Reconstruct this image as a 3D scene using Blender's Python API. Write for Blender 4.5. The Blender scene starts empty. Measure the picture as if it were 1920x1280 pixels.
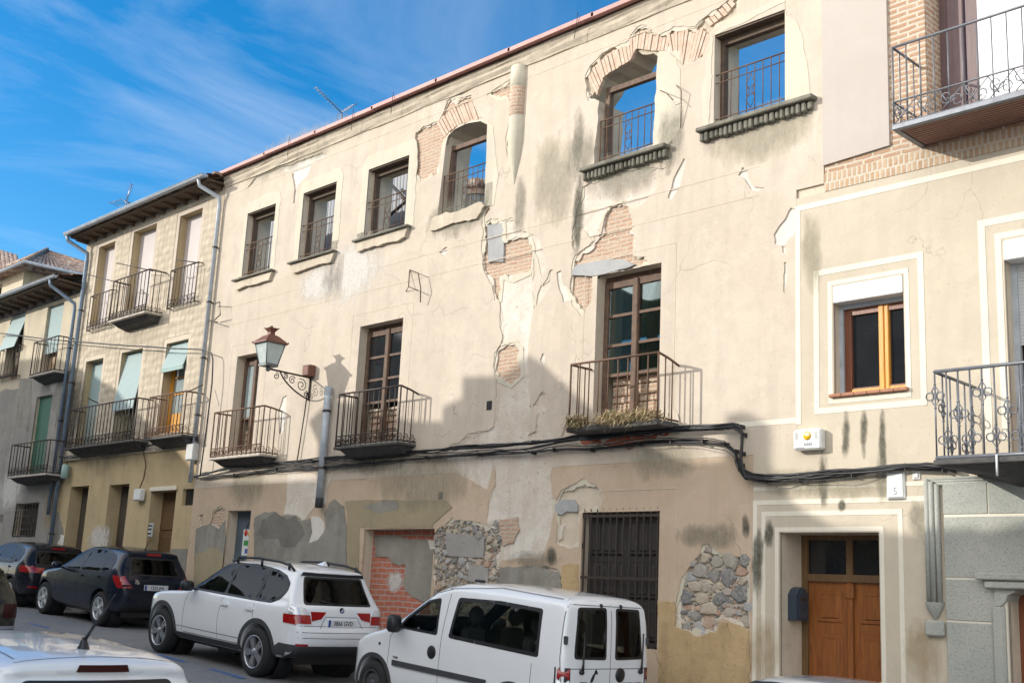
import bpy, bmesh, math, random
import numpy as np
from mathutils import Vector, Matrix, noise as mnoise
from mathutils.geometry import delaunay_2d_cdt
R_ = math.radians
C = bpy.context.scene.collection
scene = bpy.context.scene
random.seed(7)

# ------------------------------------------------------------------ camera
FPX = 2200.0                                   # focal length in pixels of a 1920 px wide frame
VLx, VLy, VVx = -1200.0 - 960.0, 1010.0 - 640.0, 500.0
VVy = (-FPX * FPX - VLx * VVx) / VLy
Zc = np.array([VVx, VVy, FPX]); Zc /= np.linalg.norm(Zc)
Xc = -np.array([VLx, VLy, FPX]); Xc /= np.linalg.norm(Xc)
Yc = np.cross(Zc, Xc)
CR = np.array([Xc, Yc, Zc])                    # rows: world axes in camera axes (right, down, forward)
cam = bpy.data.cameras.new('camera'); camo = bpy.data.objects.new('camera', cam); C.objects.link(camo)
cam.sensor_width = 36.0; cam.lens = FPX / 1920.0 * 36.0
cam.clip_start = 0.1; cam.clip_end = 2000.0
rw, dw, fw = CR[:, 0], CR[:, 1], CR[:, 2]
camo.matrix_world = Matrix(((rw[0], -dw[0], -fw[0], 0), (rw[1], -dw[1], -fw[1], 0), (rw[2], -dw[2], -fw[2], 0), (0, 0, 0, 1)))
scene.camera = camo

# ------------------------------------------------------------------ sun, sky, exposure
SUN_EL, SUN_AZ = 20.0, 222.0                   # azimuth clockwise from +Y
sd = Vector((math.sin(R_(SUN_AZ)) * math.cos(R_(SUN_EL)), math.cos(R_(SUN_AZ)) * math.cos(R_(SUN_EL)), math.sin(R_(SUN_EL))))
sl = bpy.data.lights.new('sun', 'SUN'); sl.energy = 3.2; sl.angle = R_(0.35); sl.color = (1.0, 0.95, 0.865)
so = bpy.data.objects.new('sun', sl); C.objects.link(so)
so.rotation_euler = sd.to_track_quat('Z', 'Y').to_euler()
scene.view_settings.view_transform = 'Standard'; scene.view_settings.look = 'None'
scene.view_settings.exposure = 0.33; scene.view_settings.gamma = 1.0

def nd(nt, typ, inp=None, **kw):
    n = nt.nodes.new(typ)
    for k, v in kw.items(): setattr(n, k, v)
    for k, v in (inp or {}).items():
        s = n.inputs[k]
        if isinstance(v, bpy.types.NodeSocket): nt.links.new(v, s)
        else:
            if isinstance(v, tuple) and len(v) == 3 and s.type == 'RGBA': v = v + (1.0,)
            s.default_value = v
    return n
def ramp(nt, fac, stops):
    n = nd(nt, 'ShaderNodeValToRGB', {'Fac': fac}); e = n.color_ramp.elements
    while len(e) < len(stops): e.new(0.5)
    for el, (p, c) in zip(e, stops):
        el.position = p; el.color = (c, c, c, 1) if not isinstance(c, tuple) else c + (1,)
    return n.outputs[0]
def mth(nt, op, a, b=0.0, clamp=False):
    n = nd(nt, 'ShaderNodeMath', {0: a, 1: b}, operation=op); n.use_clamp = clamp
    return n.outputs[0]
def mixc(nt, f, a, b, mode='MIX'):
    n = nt.nodes.new('ShaderNodeMix'); n.data_type = 'RGBA'; n.blend_type = mode
    for s, v in ((n.inputs[0], f), (n.inputs[6], a), (n.inputs[7], b)):
        if isinstance(v, bpy.types.NodeSocket): nt.links.new(v, s)
        else: s.default_value = v + (1.0,) if isinstance(v, tuple) else v
    return n.outputs[2]

world = bpy.data.worlds.new('World'); scene.world = world; world.use_nodes = True
wt = world.node_tree; wt.nodes.clear()
sky = nd(wt, 'ShaderNodeTexSky', sky_type='NISHITA', sun_disc=False, sun_elevation=R_(SUN_EL), sun_rotation=R_(SUN_AZ),
         air_density=1.0, dust_density=0.6, ozone_density=3.0)
hs = nd(wt, 'ShaderNodeHueSaturation', {'Hue': 0.498, 'Saturation': 1.42, 'Value': 1.15, 'Color': sky.outputs[0]})
tc = nd(wt, 'ShaderNodeTexCoord')
sx = nd(wt, 'ShaderNodeSeparateXYZ', {0: tc.outputs['Generated']})
zz = mth(wt, 'MAXIMUM', mth(wt, 'ADD', sx.outputs[2], 0.12), 0.02)
u_ = mth(wt, 'DIVIDE', sx.outputs[0], zz); v_ = mth(wt, 'DIVIDE', sx.outputs[1], zz)
cv = nd(wt, 'ShaderNodeCombineXYZ', {0: u_, 1: v_, 2: 0.0})
mp = nd(wt, 'ShaderNodeMapping', {'Vector': cv.outputs[0], 'Rotation': (0, 0, R_(20)), 'Scale': (1.1, 0.6, 1), 'Location': (0.35, 0.2, 0)})
n1 = nd(wt, 'ShaderNodeTexNoise', {'Vector': mp.outputs[0], 'Scale': 1.5, 'Detail': 9.0, 'Roughness': 0.62, 'Distortion': 0.7})
n2 = nd(wt, 'ShaderNodeTexNoise', {'Vector': cv.outputs[0], 'Scale': 0.55, 'Detail': 3.0, 'Roughness': 0.5})
cl = mth(wt, 'MULTIPLY', ramp(wt, n1.outputs[0], [(0.5, 0.0), (0.76, 1.0)]), ramp(wt, n2.outputs[0], [(0.40, 0.15), (0.62, 1.0)]))
cl = mth(wt, 'MULTIPLY', cl, 0.30)
skc = mixc(wt, cl, hs.outputs[0], (6.0, 6.3, 6.8))
# unseen bright cloud added to the sky behind the camera to lift the shade
fill_cloud = ramp(wt, mth(wt, 'MULTIPLY', sx.outputs[1], -1.0), [(0.02, 0.0), (0.55, 1.0)])
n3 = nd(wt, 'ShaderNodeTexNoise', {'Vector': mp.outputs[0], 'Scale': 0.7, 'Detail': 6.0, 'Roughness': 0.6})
fill_cloud = mth(wt, 'MULTIPLY', fill_cloud, ramp(wt, n3.outputs[0], [(0.3, 0.35), (0.6, 0.95)]))
skc = mixc(wt, fill_cloud, skc, (13.4, 13.0, 12.5))
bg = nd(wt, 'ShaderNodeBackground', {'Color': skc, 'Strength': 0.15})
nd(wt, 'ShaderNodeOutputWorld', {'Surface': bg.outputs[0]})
scene.cycles.use_denoising = True
scene.cycles.max_bounces = 8

# ------------------------------------------------------------------ pixels of the photograph -> points on real planes
Y0 = 13.0                                      # plane of the row of facades
def at(px, py, Y=Y0):
    r = CR @ np.array([px - 960.0, py - 640.0, FPX]); return Vector(r * (Y / r[1]))
def P(px, py, Y=Y0):
    p = at(px, py, Y); return (p[0], p[2])
def PP(pts, ox=0.0, oy=0.0, s=1.0, Y=Y0):      # points measured in an enlarged crop
    return [P(ox + x / s, oy + y / s, Y) for x, y in pts]
def rect(tl, tr, zb, Y=Y0):                    # x0, x1, z0, z1
    a, b = P(*tl, Y), P(*tr, Y); return (a[0], b[0], zb, (a[1] + b[1]) / 2)
GX = [-160, -60, -35, -26, -23.35, -18.65, -15.8, -13.26, -10.54, -5, 20, 80]
GZ = [1.0, 0.20, -0.45, -0.86, -0.985, -1.19, -1.355, -1.565, -1.727, -2.05, -3.7, -6.0]
def gz(x): return float(np.interp(x, GX, GZ))

# ------------------------------------------------------------------ objects
WO = {}                                        # world origin of every object (parents here are never rotated, cars excepted)
def thing(name, label, cat, loc=(0, 0, 0), group=None):
    o = bpy.data.objects.new(name, None); C.objects.link(o); o.location = loc; o.empty_display_size = 0.2
    o['label'] = label; o['category'] = cat
    if group: o['group'] = group
    WO[o.name] = Vector(loc); return o
def tag(o, label, cat, group=None):
    o['label'] = label; o['category'] = cat
    if group: o['group'] = group
    return o

class MB:
    def __init__(s): s.v = []; s.f = []; s.m = []; s.sm = []
    def add(s, vs, fs, mi=0, smooth=False):
        b = len(s.v); s.v += [tuple(v) for v in vs]
        for f in fs: s.f.append([b + i for i in f]); s.m.append(mi); s.sm.append(smooth)
        return s
    def box(s, x0, x1, y0, y1, z0, z1, mi=0):
        v = [(x, y, z) for z in (z0, z1) for y in (y0, y1) for x in (x0, x1)]
        return s.add(v, [(0, 2, 3, 1), (4, 5, 7, 6), (0, 1, 5, 4), (2, 6, 7, 3), (0, 4, 6, 2), (1, 3, 7, 5)], mi)
    def bbox(s, x0, x1, y0, y1, z0, z1, b=0.01, mi=0):       # chamfered box
        b = min(b, (x1 - x0) / 2.01, (y1 - y0) / 2.01, (z1 - z0) / 2.01)
        vs = []; 
        for (za, ins) in ((z0, b), (z0 + b, 0), (z1 - b, 0), (z1, b)):
            xa, xb, ya, yb = x0 + ins, x1 - ins, y0 + ins, y1 - ins
            vs += [(xa + b, ya, za), (xb - b, ya, za), (xb, ya + b, za), (xb, yb - b, za), (xb - b, yb, za), (xa + b, yb, za), (xa, yb - b, za), (xa, ya + b, za)]
        fs = [tuple(reversed(range(8))), tuple(range(24, 32))]
        for r in range(3):
            for i in range(8):
                j = (i + 1) % 8; fs.append((r * 8 + i, r * 8 + j, r * 8 + 8 + j, r * 8 + 8 + i))
        return s.add(vs, fs, mi)
    def hexa(s, c8, mi=0):                                   # 8 corners ordered as box
        return s.add(c8, [(0, 2, 3, 1), (4, 5, 7, 6), (0, 1, 5, 4), (2, 6, 7, 3), (0, 4, 6, 2), (1, 3, 7, 5)], mi)
    def tube(s, pts, r, n=6, mi=0, closed=False, smooth=True):
        pts = [Vector(p) for p in pts]; N = len(pts)
        if N < 2: return s
        rs = r if isinstance(r, (list, tuple)) else [r] * N
        vs = []; up = Vector((0.31, 0.17, 0.93)).normalized()
        for i, p in enumerate(pts):
            if closed: t = pts[(i + 1) % N] - pts[i - 1]
            else: t = pts[min(i + 1, N - 1)] - pts[max(i - 1, 0)]
            if t.length < 1e-9: t = Vector((0, 0, 1))
            t.normalize()
            a = t.cross(up)
            if a.length < 0.05: a = t.cross(Vector((1, 0, 0)))
            a.normalize(); b = t.cross(a)
            for k in range(n):
                w = 2 * math.pi * k / n
                vs.append(p + (a * math.cos(w) + b * math.sin(w)) * rs[i])
        fs = []
        for i in range(N if closed else N - 1):
            j = (i + 1) % N
            for k in range(n):
                l = (k + 1) % n; fs.append((i * n + k, i * n + l, j * n + l, j * n + k))
        if not closed:
            fs.append(tuple(reversed(range(n)))); fs.append(tuple((N - 1) * n + k for k in range(n)))
        return s.add(vs, fs, mi, smooth)
    def bar(s, a, b, w, mi=0):                               # square bar
        return s.tube([a, b], w * 0.7071, 4, mi, smooth=False)
    def lathe(s, prof, o=(0, 0, 0), ax='z', n=16, mi=0, a0=0.0, a1=2 * math.pi, smooth=True):
        vs = []; full = abs(a1 - a0 - 2 * math.pi) < 1e-6; M = n if full else n + 1
        for r, h in prof:
            for k in range(M):
                w = a0 + (a1 - a0) * k / n; c, d = r * math.cos(w), r * math.sin(w)
                q = {'z': (c, d, h), 'y': (c, h, d), 'x': (h, c, d)}[ax]
                vs.append((q[0] + o[0], q[1] + o[1], q[2] + o[2]))
        fs = []
        for i in range(len(prof) - 1):
            for k in range(n):
                l = (k + 1) % M; fs.append((i * M + k, i * M + l, (i + 1) * M + l, (i + 1) * M + k))
        return s.add(vs, fs, mi, smooth)
    def prism(s, pts, y0, y1, mi=0):                         # XZ polygon, extruded along Y
        n = len(pts); vs = [(x, y0, z) for x, z in pts] + [(x, y1, z) for x, z in pts]
        fs = [tuple(range(n)), tuple(reversed(range(n, 2 * n)))]
        for i in range(n):
            j = (i + 1) % n; fs.append((i, n + i, n + j, j))
        return s.add(vs, fs, mi)
    def sheet(s, outline, holes=(), y0=0.0, t=0.05, mi=0, mi_side=None, extra=()):
        V, T = cdt(outline, holes, extra); n = len(V)
        if not T: return s
        vs = [(x, y0, z) for x, z in V] + [(x, y0 + t, z) for x, z in V]
        s.add(vs, [f for f in T], mi); b = len(s.v) - 2 * n
        cnt = {}
        for f in T:
            for i in range(3):
                e = (f[i], f[(i + 1) % 3]); cnt[e] = cnt.get(e, 0) + 1
        ms = mi if mi_side is None else mi_side
        for f in T: s.f.append([b + n + i for i in reversed(f)]); s.m.append(mi); s.sm.append(False)
        for (a, c) in cnt:
            if (c, a) not in cnt:
                s.f.append([b + c, b + a, b + n + a, b + n + c]); s.m.append(ms); s.sm.append(False)
        return s
    def build(s, name, mats, parent=None, label=None, local=False):
        used = sorted({i for f in s.f for i in f})
        if len(used) < len(s.v):
            mp_ = {j: k for k, j in enumerate(used)}; s.v = [s.v[j] for j in used]; s.f = [[mp_[i] for i in f] for f in s.f]
        me = bpy.data.meshes.new(name)
        off = Vector((0, 0, 0))
        if parent is not None and not local: off = WO[parent.name]
        me.from_pydata([(v[0] - off[0], v[1] - off[1], v[2] - off[2]) for v in s.v], [], s.f)
        if not isinstance(mats, (list, tuple)): mats = [mats]
        for m in mats: me.materials.append(m)
        me.polygons.foreach_set('material_index', s.m); me.polygons.foreach_set('use_smooth', s.sm)
        bm = bmesh.new(); bm.from_mesh(me)
        if not local or True: bmesh.ops.recalc_face_normals(bm, faces=bm.faces)
        bm.to_mesh(me); bm.free(); me.update()
        o = bpy.data.objects.new(name, me); C.objects.link(o)
        if parent is not None: o.parent = parent
        WO[o.name] = off.copy()
        if label: o['label'] = label
        return o

def inpoly(px, pz, poly):
    c = np.zeros(len(px), bool); a = np.array(poly, float); b = np.roll(a, -1, 0)
    for (x0, z0), (x1, z1) in zip(a, b):
        if z0 == z1: continue
        k = (z0 > pz) != (z1 > pz)
        c ^= k & (px < (x1 - x0) * (pz - z0) / (z1 - z0) + x0)
    return c
def cdt(outline, holes=(), extra=()):
    vs = []; es = []
    for pl in [outline] + list(holes):
        b = len(vs); n = len(pl); vs += [Vector((p[0], p[1])) for p in pl]; es += [(b + i, b + (i + 1) % n) for i in range(n)]
    vs += [Vector((p[0], p[1])) for p in extra]
    r = delaunay_2d_cdt(vs, es, [], 0, 1e-5)
    V = [(v.x, v.y) for v in r[0]]; T = [tuple(f) for f in r[2]]
    if not T: return V, []
    a = np.array(V); t = np.array([f[:3] for f in T]); c = a[t].mean(1)
    k = inpoly(c[:, 0], c[:, 1], outline)
    for h in holes: k &= ~inpoly(c[:, 0], c[:, 1], h)
    T = [f for f, q in zip(T, k) if q]
    out = []
    for f in T:                                              # counter-clockwise in (x, z)
        (ax, az), (bx, bz), (cx, cz) = (V[i] for i in f[:3])
        out.append(tuple(f[:3]) if (bx - ax) * (cz - az) - (bz - az) * (cx - ax) > 0 else tuple(reversed(f[:3])))
    return V, out
def ragged(pts, amp=0.025, step=0.05, seed=0):
    out = []; n = len(pts)
    for i in range(n):
        (x0, z0), (x1, z1) = pts[i], pts[(i + 1) % n]; L = math.hypot(x1 - x0, z1 - z0); k = max(1, int(L / step))
        for j in range(k):
            t = j / k; x = x0 + (x1 - x0) * t; z = z0 + (z1 - z0) * t
            q = Vector((x * 9, z * 9, seed * 3.7)); q2 = Vector((x * 2.5, z * 2.5, seed * 1.3 + 9))
            x += amp * (mnoise.noise(q) * 1.1 + mnoise.noise(q2) * 1.6); z += amp * (mnoise.noise(q + Vector((50, 0, 0))) * 1.1 + mnoise.noise(q2 + Vector((40, 0, 0))) * 1.6)
            out.append((x, z))
    return out
def RP(r): x0, x1, z0, z1 = r; return [(x0, z0), (x1, z0), (x1, z1), (x0, z1)]
def grow(pts, d):
    cx = sum(p[0] for p in pts) / len(pts); cz = sum(p[1] for p in pts) / len(pts); o = []
    for x, z in pts:
        L = math.hypot(x - cx, z - cz) + 1e-6; o.append((x + (x - cx) / L * d, z + (z - cz) / L * d))
    return o
def spiral(cx, cz, r, y, turns=1.5, a0=0.0, sgn=1, n=14, plane='xz'):
    pts = []
    for i in range(n + 1):
        t = i / n; w = a0 + sgn * turns * 2 * math.pi * t; q = r * (1 - 0.8 * t)
        a, b = cx + q * math.cos(w), cz + q * math.sin(w)
        pts.append((a, y, b) if plane == 'xz' else (y, a, b))
    return pts
def ringpts(cx, cz, r, y, n=8, plane='xz'):
    o = []
    for k in range(n):
        a, b = cx + r * math.cos(2 * math.pi * k / n), cz + r * math.sin(2 * math.pi * k / n)
        o.append((a, y, b) if plane == 'xz' else (y, a, b))
    return o
def text_mesh(txt, name, mat, parent, size, M, depth=0.002, sx=1.0, bold=0.0, label=None, align='CENTER'):
    cu = bpy.data.curves.new('t', 'FONT'); cu.body = txt; cu.size = size; cu.extrude = depth; cu.offset = bold
    cu.align_x = align; cu.align_y = 'CENTER'; cu.resolution_u = 2
    t = bpy.data.objects.new('t', cu); C.objects.link(t)
    dg = bpy.context.evaluated_depsgraph_get(); me = bpy.data.meshes.new_from_object(t.evaluated_get(dg))
    bpy.data.objects.remove(t); bpy.data.curves.remove(cu)
    me.name = name; me.transform(Matrix.Diagonal((sx, 1, 1, 1))); me.transform(M); me.materials.clear(); me.materials.append(mat)
    o = bpy.data.objects.new(name, me); C.objects.link(o)
    if parent is not None:
        o.parent = parent; me.transform(Matrix.Translation(-WO[parent.name])); WO[o.name] = WO[parent.name].copy()
    if label: o['label'] = label
    return o

# ------------------------------------------------------------------ materials
M = {}
def mk(name):
    m = bpy.data.materials.new(name); m.use_nodes = True; nt = m.node_tree
    b = nt.nodes['Principled BSDF']; M[name] = m; return m, nt, b
def pos(nt, scale=(1, 1, 1), obj=False, rot=(0, 0, 0)):
    v = nd(nt, 'ShaderNodeTexCoord').outputs['Object'] if obj else nd(nt, 'ShaderNodeNewGeometry').outputs['Position']
    return nd(nt, 'ShaderNodeMapping', {'Vector': v, 'Scale': scale, 'Rotation': rot}).outputs[0]
def noise(nt, vec, sc, det=4.0, ro=0.55, dis=0.0):
    return nd(nt, 'ShaderNodeTexNoise', {'Vector': vec, 'Scale': sc, 'Detail': det, 'Roughness': ro, 'Distortion': dis}).outputs[0]
def bump(nt, b, h, s=0.3, d=0.02):
    n = nd(nt, 'ShaderNodeBump', {'Height': h, 'Strength': s, 'Distance': d}); nt.links.new(n.outputs[0], b.inputs['Normal'])
def plaster(name, c1, c2, c3, streak=0.35, bs=0.35, specks=0.5, rough=0.9, crack=0.0):
    m, nt, b = mk(name); p = pos(nt)
    big = noise(nt, p, 0.55, 5, 0.6, 0.4)
    col = mixc(nt, ramp(nt, big, [(0.35, 0.0), (0.66, 1.0)]), c1, c2)
    st = noise(nt, pos(nt, (2.2, 2.2, 0.22)), 1.6, 5, 0.65)
    col = mixc(nt, mth(nt, 'MULTIPLY', ramp(nt, st, [(0.50, 0.0), (0.75, 1.0)]), streak), col, c3)
    mid = noise(nt, p, 3.2, 6, 0.7, 0.3)
    col = mixc(nt, mth(nt, 'MULTIPLY', ramp(nt, mid, [(0.44, 0.0), (0.72, 1.0)]), streak * 0.8), col, c3)
    fl = noise(nt, p, 1.15, 11, 0.74, 0.25)                    # flaked limewash: sharp-edged paler and darker islands
    col = mixc(nt, mth(nt, 'MULTIPLY', ramp(nt, fl, [(0.555, 0.0), (0.575, 1.0)]), streak * 0.30), col, tuple(min(.8, x * 1.16 + .02) for x in c1))
    col = mixc(nt, mth(nt, 'MULTIPLY', ramp(nt, fl, [(0.40, 1.0), (0.43, 0.0)]), streak * 0.32), col, c3)
    fine = noise(nt, p, 34, 3, 0.6)
    sp = noise(nt, p, 17, 2, 0.5)
    col = mixc(nt, mth(nt, 'MULTIPLY', ramp(nt, sp, [(0.66, 0.0), (0.74, 1.0)]), specks * 0.45), col, tuple(x * 0.55 for x in c3))
    h = mth(nt, 'ADD', mth(nt, 'MULTIPLY', fine, 0.35), mid)
    if crack:
        vo = nd(nt, 'ShaderNodeTexVoronoi', {'Vector': nd(nt, 'ShaderNodeVectorMath', {0: p, 1: nd(nt, 'ShaderNodeTexNoise', {'Vector': p, 'Scale': 1.4, 'Detail': 4.0}).outputs[1]}).outputs[0], 'Scale': 0.9}, feature='DISTANCE_TO_EDGE')
        cr = ramp(nt, vo.outputs['Distance'], [(0.0, 1.0), (0.008, 0.0)])
        cr = mth(nt, 'MULTIPLY', cr, ramp(nt, noise(nt, p, 0.8, 2), [(0.54, 0.0), (0.66, 0.8)]))
        col = mixc(nt, mth(nt, 'MULTIPLY', cr, crack), col, tuple(x * 0.35 for x in c3)); h = mth(nt, 'SUBTRACT', h, mth(nt, 'MULTIPLY', cr, 0.6))
    nt.links.new(col, b.inputs['Base Color']); b.inputs['Roughness'].default_value = rough
    b.inputs['Specular IOR Level'].default_value = 0.25
    bump(nt, b, h, bs, 0.02); return m
plaster('cream_plaster', (0.585, 0.508, 0.418), (0.54, 0.462, 0.375), (0.44, 0.38, 0.31), 0.6, 0.45, 0.6, crack=0.45)
plaster('tan_plaster', (0.55, 0.43, 0.32), (0.50, 0.385, 0.28), (0.42, 0.325, 0.225), 0.6, 0.35, 0.7, crack=0.7)
plaster('ochre_base_plaster', (0.52, 0.38, 0.21), (0.43, 0.31, 0.165), (0.32, 0.22, 0.12), 0.8, 0.6, 0.8, crack=0.9)
plaster('house_plaster', (0.57, 0.50, 0.395), (0.52, 0.455, 0.355), (0.44, 0.39, 0.315), 0.5, 0.35, 0.5, crack=0.35)
plaster('band_white', (0.74, 0.69, 0.58), (0.70, 0.65, 0.54), (0.6, 0.55, 0.46), 0.4, 0.2, 0.3)
plaster('pink_panel', (0.50, 0.445, 0.40), (0.475, 0.42, 0.375), (0.43, 0.385, 0.345), 0.3, 0.25, 0.2)
plaster('pale_panel_edge', (0.70, 0.66, 0.60), (0.66, 0.62, 0.56), (0.55, 0.52, 0.47), 0.3, 0.2, 0.2)
plaster('reveal_plaster', (0.62, 0.54, 0.43), (0.56, 0.48, 0.375), (0.42, 0.35, 0.27), 0.6, 0.4, 0.5)
plaster('yellow_plaster', (0.53, 0.42, 0.25), (0.46, 0.36, 0.215), (0.37, 0.28, 0.17), 0.6, 0.3, 0.5)
plaster('undercoat', (0.70, 0.655, 0.59), (0.57, 0.49, 0.40), (0.50, 0.40, 0.31), 0.75, 1.0, 1.3)
plaster('white_gypsum', (0.68, 0.65, 0.59), (0.62, 0.585, 0.52), (0.52, 0.47, 0.40), 0.5, 0.7, 0.4)
plaster('cement_dark', (0.20, 0.19, 0.165), (0.165, 0.155, 0.14), (0.12, 0.115, 0.105), 0.8, 0.6, 0.8)
plaster('cement', (0.31, 0.295, 0.255), (0.22, 0.21, 0.185), (0.17, 0.15, 0.125), 0.8, 0.6, 0.8)
plaster('cement_pale', (0.31, 0.29, 0.25), (0.27, 0.255, 0.22), (0.2, 0.19, 0.165), 0.7, 0.6, 0.7)
plaster('patch_plaster', (0.60, 0.55, 0.44), (0.55, 0.51, 0.41), (0.46, 0.43, 0.35), 0.5, 0.5, 0.4)
plaster('olive_plaster', (0.37, 0.31, 0.20), (0.33, 0.275, 0.18), (0.25, 0.21, 0.14), 0.6, 0.4, 0.6)
plaster('far_plaster', (0.60, 0.52, 0.38), (0.52, 0.45, 0.34), (0.40, 0.36, 0.29), 0.7, 0.5, 0.6)
plaster('grey_roughcast', (0.33, 0.31, 0.28), (0.27, 0.255, 0.235), (0.2, 0.19, 0.175), 0.8, 0.9, 0.9)
plaster('ochre_house_plaster', (0.55, 0.42, 0.22), (0.50, 0.38, 0.2), (0.4, 0.31, 0.17), 0.4, 0.3, 0.4)
plaster('cornice_stone', (0.60, 0.52, 0.41), (0.53, 0.46, 0.36), (0.40, 0.345, 0.275), 0.8, 0.9, 0.9)
plaster('dark_stone', (0.25, 0.235, 0.19), (0.18, 0.17, 0.135), (0.08, 0.078, 0.065), 0.8, 0.9, 0.9)
plaster('stone_block', (0.36, 0.34, 0.315), (0.30, 0.29, 0.27), (0.22, 0.21, 0.2), 0.6, 1.0, 0.8)
plaster('blue_stone', (0.42, 0.42, 0.41), (0.35, 0.355, 0.355), (0.24, 0.245, 0.25), 0.6, 0.8, 0.6)
plaster('pavement_stone', (0.30, 0.285, 0.265), (0.25, 0.24, 0.225), (0.17, 0.165, 0.16), 0.6, 0.5, 0.6)

def esgrafiado():
    m, nt, b = mk('sgraffito_plaster'); p = pos(nt)
    vo = nd(nt, 'ShaderNodeTexVoronoi', {'Vector': pos(nt, (1, 1, 1)), 'Scale': 5.2, 'Randomness': 0.35}, feature='SMOOTH_F1')
    wv = nd(nt, 'ShaderNodeTexNoise', {'Vector': p, 'Scale': 9.0, 'Detail': 3.0}).outputs[0]
    big = noise(nt, p, 0.8, 5, 0.6)
    col = mixc(nt, ramp(nt, big, [(0.35, 0.0), (0.65, 1.0)]), (0.63, 0.545, 0.425), (0.55, 0.475, 0.365))
    d = ramp(nt, vo.outputs['Distance'], [(0.25, 0.0), (0.62, 1.0)])
    col = mixc(nt, mth(nt, 'MULTIPLY', d, 0.8), col, (0.37, 0.31, 0.235))
    nt.links.new(col, b.inputs['Base Color']); b.inputs['Roughness'].default_value = 0.95
    bump(nt, b, mth(nt, 'SUBTRACT', mth(nt, 'MULTIPLY', wv, 0.4), d), 1.0, 0.035)
esgrafiado()

def bricks(name, c1, c2, mo, bw=0.26, rh=0.062, ms=0.018, bs=0.8, obj=False, mottle=0.5, offx=0.0):
    m, nt, b = mk(name)
    s = nd(nt, 'ShaderNodeSeparateXYZ', {0: pos(nt)})
    wob = mth(nt, 'MULTIPLY', mth(nt, 'SUBTRACT', noise(nt, pos(nt), 2.5, 2), 0.5), 0.05)
    v = nd(nt, 'ShaderNodeCombineXYZ', {0: mth(nt, 'ADD', mth(nt, 'ADD', s.outputs[0], s.outputs[1]), offx), 1: mth(nt, 'ADD', s.outputs[2], wob), 2: 0.0}).outputs[0]
    br = nd(nt, 'ShaderNodeTexBrick', {'Vector': v, 'Color1': c1, 'Color2': c2, 'Mortar': mo, 'Scale': 1.0, 'Mortar Size': ms, 'Mortar Smooth': 0.25, 'Bias': 0.0, 'Brick Width': bw, 'Row Height': rh})
    n = noise(nt, pos(nt), 7, 6, 0.7)
    col = mixc(nt, mth(nt, 'MULTIPLY', ramp(nt, n, [(0.42, 0.0), (0.7, 1.0)]), mottle), br.outputs[0], mo)
    nt.links.new(col, b.inputs['Base Color']); b.inputs['Roughness'].default_value = 0.92
    h = mth(nt, 'ADD', mth(nt, 'MULTIPLY', br.outputs['Fac'], -0.8), mth(nt, 'MULTIPLY', noise(nt, pos(nt), 26, 4), 0.7))
    bump(nt, b, h, bs, 0.03)
bricks('old_brick', (0.56, 0.35, 0.24), (0.47, 0.275, 0.19), (0.55, 0.455, 0.35), 0.25, 0.066, 0.017, 1.0, mottle=0.75)
bricks('house_brick', (0.46, 0.275, 0.17), (0.39, 0.22, 0.13), (0.55, 0.47, 0.37), 0.26, 0.075, 0.019, 0.7, mottle=0.45)
bricks('house_brick_upright', (0.52, 0.36, 0.22), (0.43, 0.27, 0.16), (0.57, 0.50, 0.40), 0.072, 0.22, 0.016, 0.7, mottle=0.5)
bricks('red_brick', (0.48, 0.15, 0.085), (0.41, 0.115, 0.065), (0.40, 0.30, 0.26), 0.26, 0.095, 0.014, 0.6, mottle=0.22)

def simple(name, c, rough=0.6, metal=0.0, var=0.15, sc=6.0, bs=0.0, bsc=30.0, spec=0.5, obj=False, c2=None, coat=0.0):
    m, nt, b = mk(name); p = pos(nt, obj=obj)
    n = noise(nt, p, sc, 5, 0.65)
    col = mixc(nt, ramp(nt, n, [(0.35, 0.0), (0.68, 1.0)]), c, c2 if c2 else tuple(x * (1 - var) for x in c))
    nt.links.new(col, b.inputs['Base Color'])
    b.inputs['Roughness'].default_value = rough; b.inputs['Metallic'].default_value = metal; b.inputs['Specular IOR Level'].default_value = spec
    b.inputs['Coat Weight'].default_value = coat
    if bs: bump(nt, b, noise(nt, p, bsc, 4), bs, 0.01)
    return m
simple('iron', (0.035, 0.032, 0.03), 0.55, 0.3, c2=(0.075, 0.05, 0.035), sc=14)
simple('rusty_iron', (0.10, 0.06, 0.04), 0.75, 0.1, c2=(0.17, 0.095, 0.055), sc=18)
simple('grey_iron', (0.19, 0.20, 0.225), 0.45, 0.4, var=0.3, sc=10)
simple('dark_wood', (0.075, 0.05, 0.035), 0.8, c2=(0.12, 0.08, 0.05), sc=12, bs=0.3)
simple('weathered_wood', (0.16, 0.095, 0.06), 0.75, c2=(0.085, 0.055, 0.04), sc=9, bs=0.4)
simple('pale_wood', (0.42, 0.30, 0.19), 0.75, c2=(0.30, 0.20, 0.12), sc=9, bs=0.3)
simple('reddish_metal', (0.19, 0.075, 0.05), 0.6, 0.1, c2=(0.12, 0.05, 0.035), sc=8)
simple('zinc', (0.46, 0.50, 0.54), 0.5, 0.1, var=0.3, sc=5)
simple('zinc_blue', (0.20, 0.27, 0.36), 0.5, 0.2, var=0.3, sc=4)
simple('cable_black', (0.018, 0.018, 0.02), 0.5, var=0.3)
simple('white_plastic', (0.74, 0.74, 0.72), 0.45, var=0.1)
simple('box_grey', (0.55, 0.56, 0.55), 0.5, var=0.2)
simple('green_blind', (0.30, 0.43, 0.40), 0.7, var=0.2, sc=2)
simple('deep_green', (0.04, 0.15, 0.10), 0.6, var=0.3, sc=4)
simple('blue_door', (0.10, 0.135, 0.175), 0.6, var=0.35, sc=3)
simple('yellow_paint', (0.85, 0.50, 0.02), 0.4, var=0.05)
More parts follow.
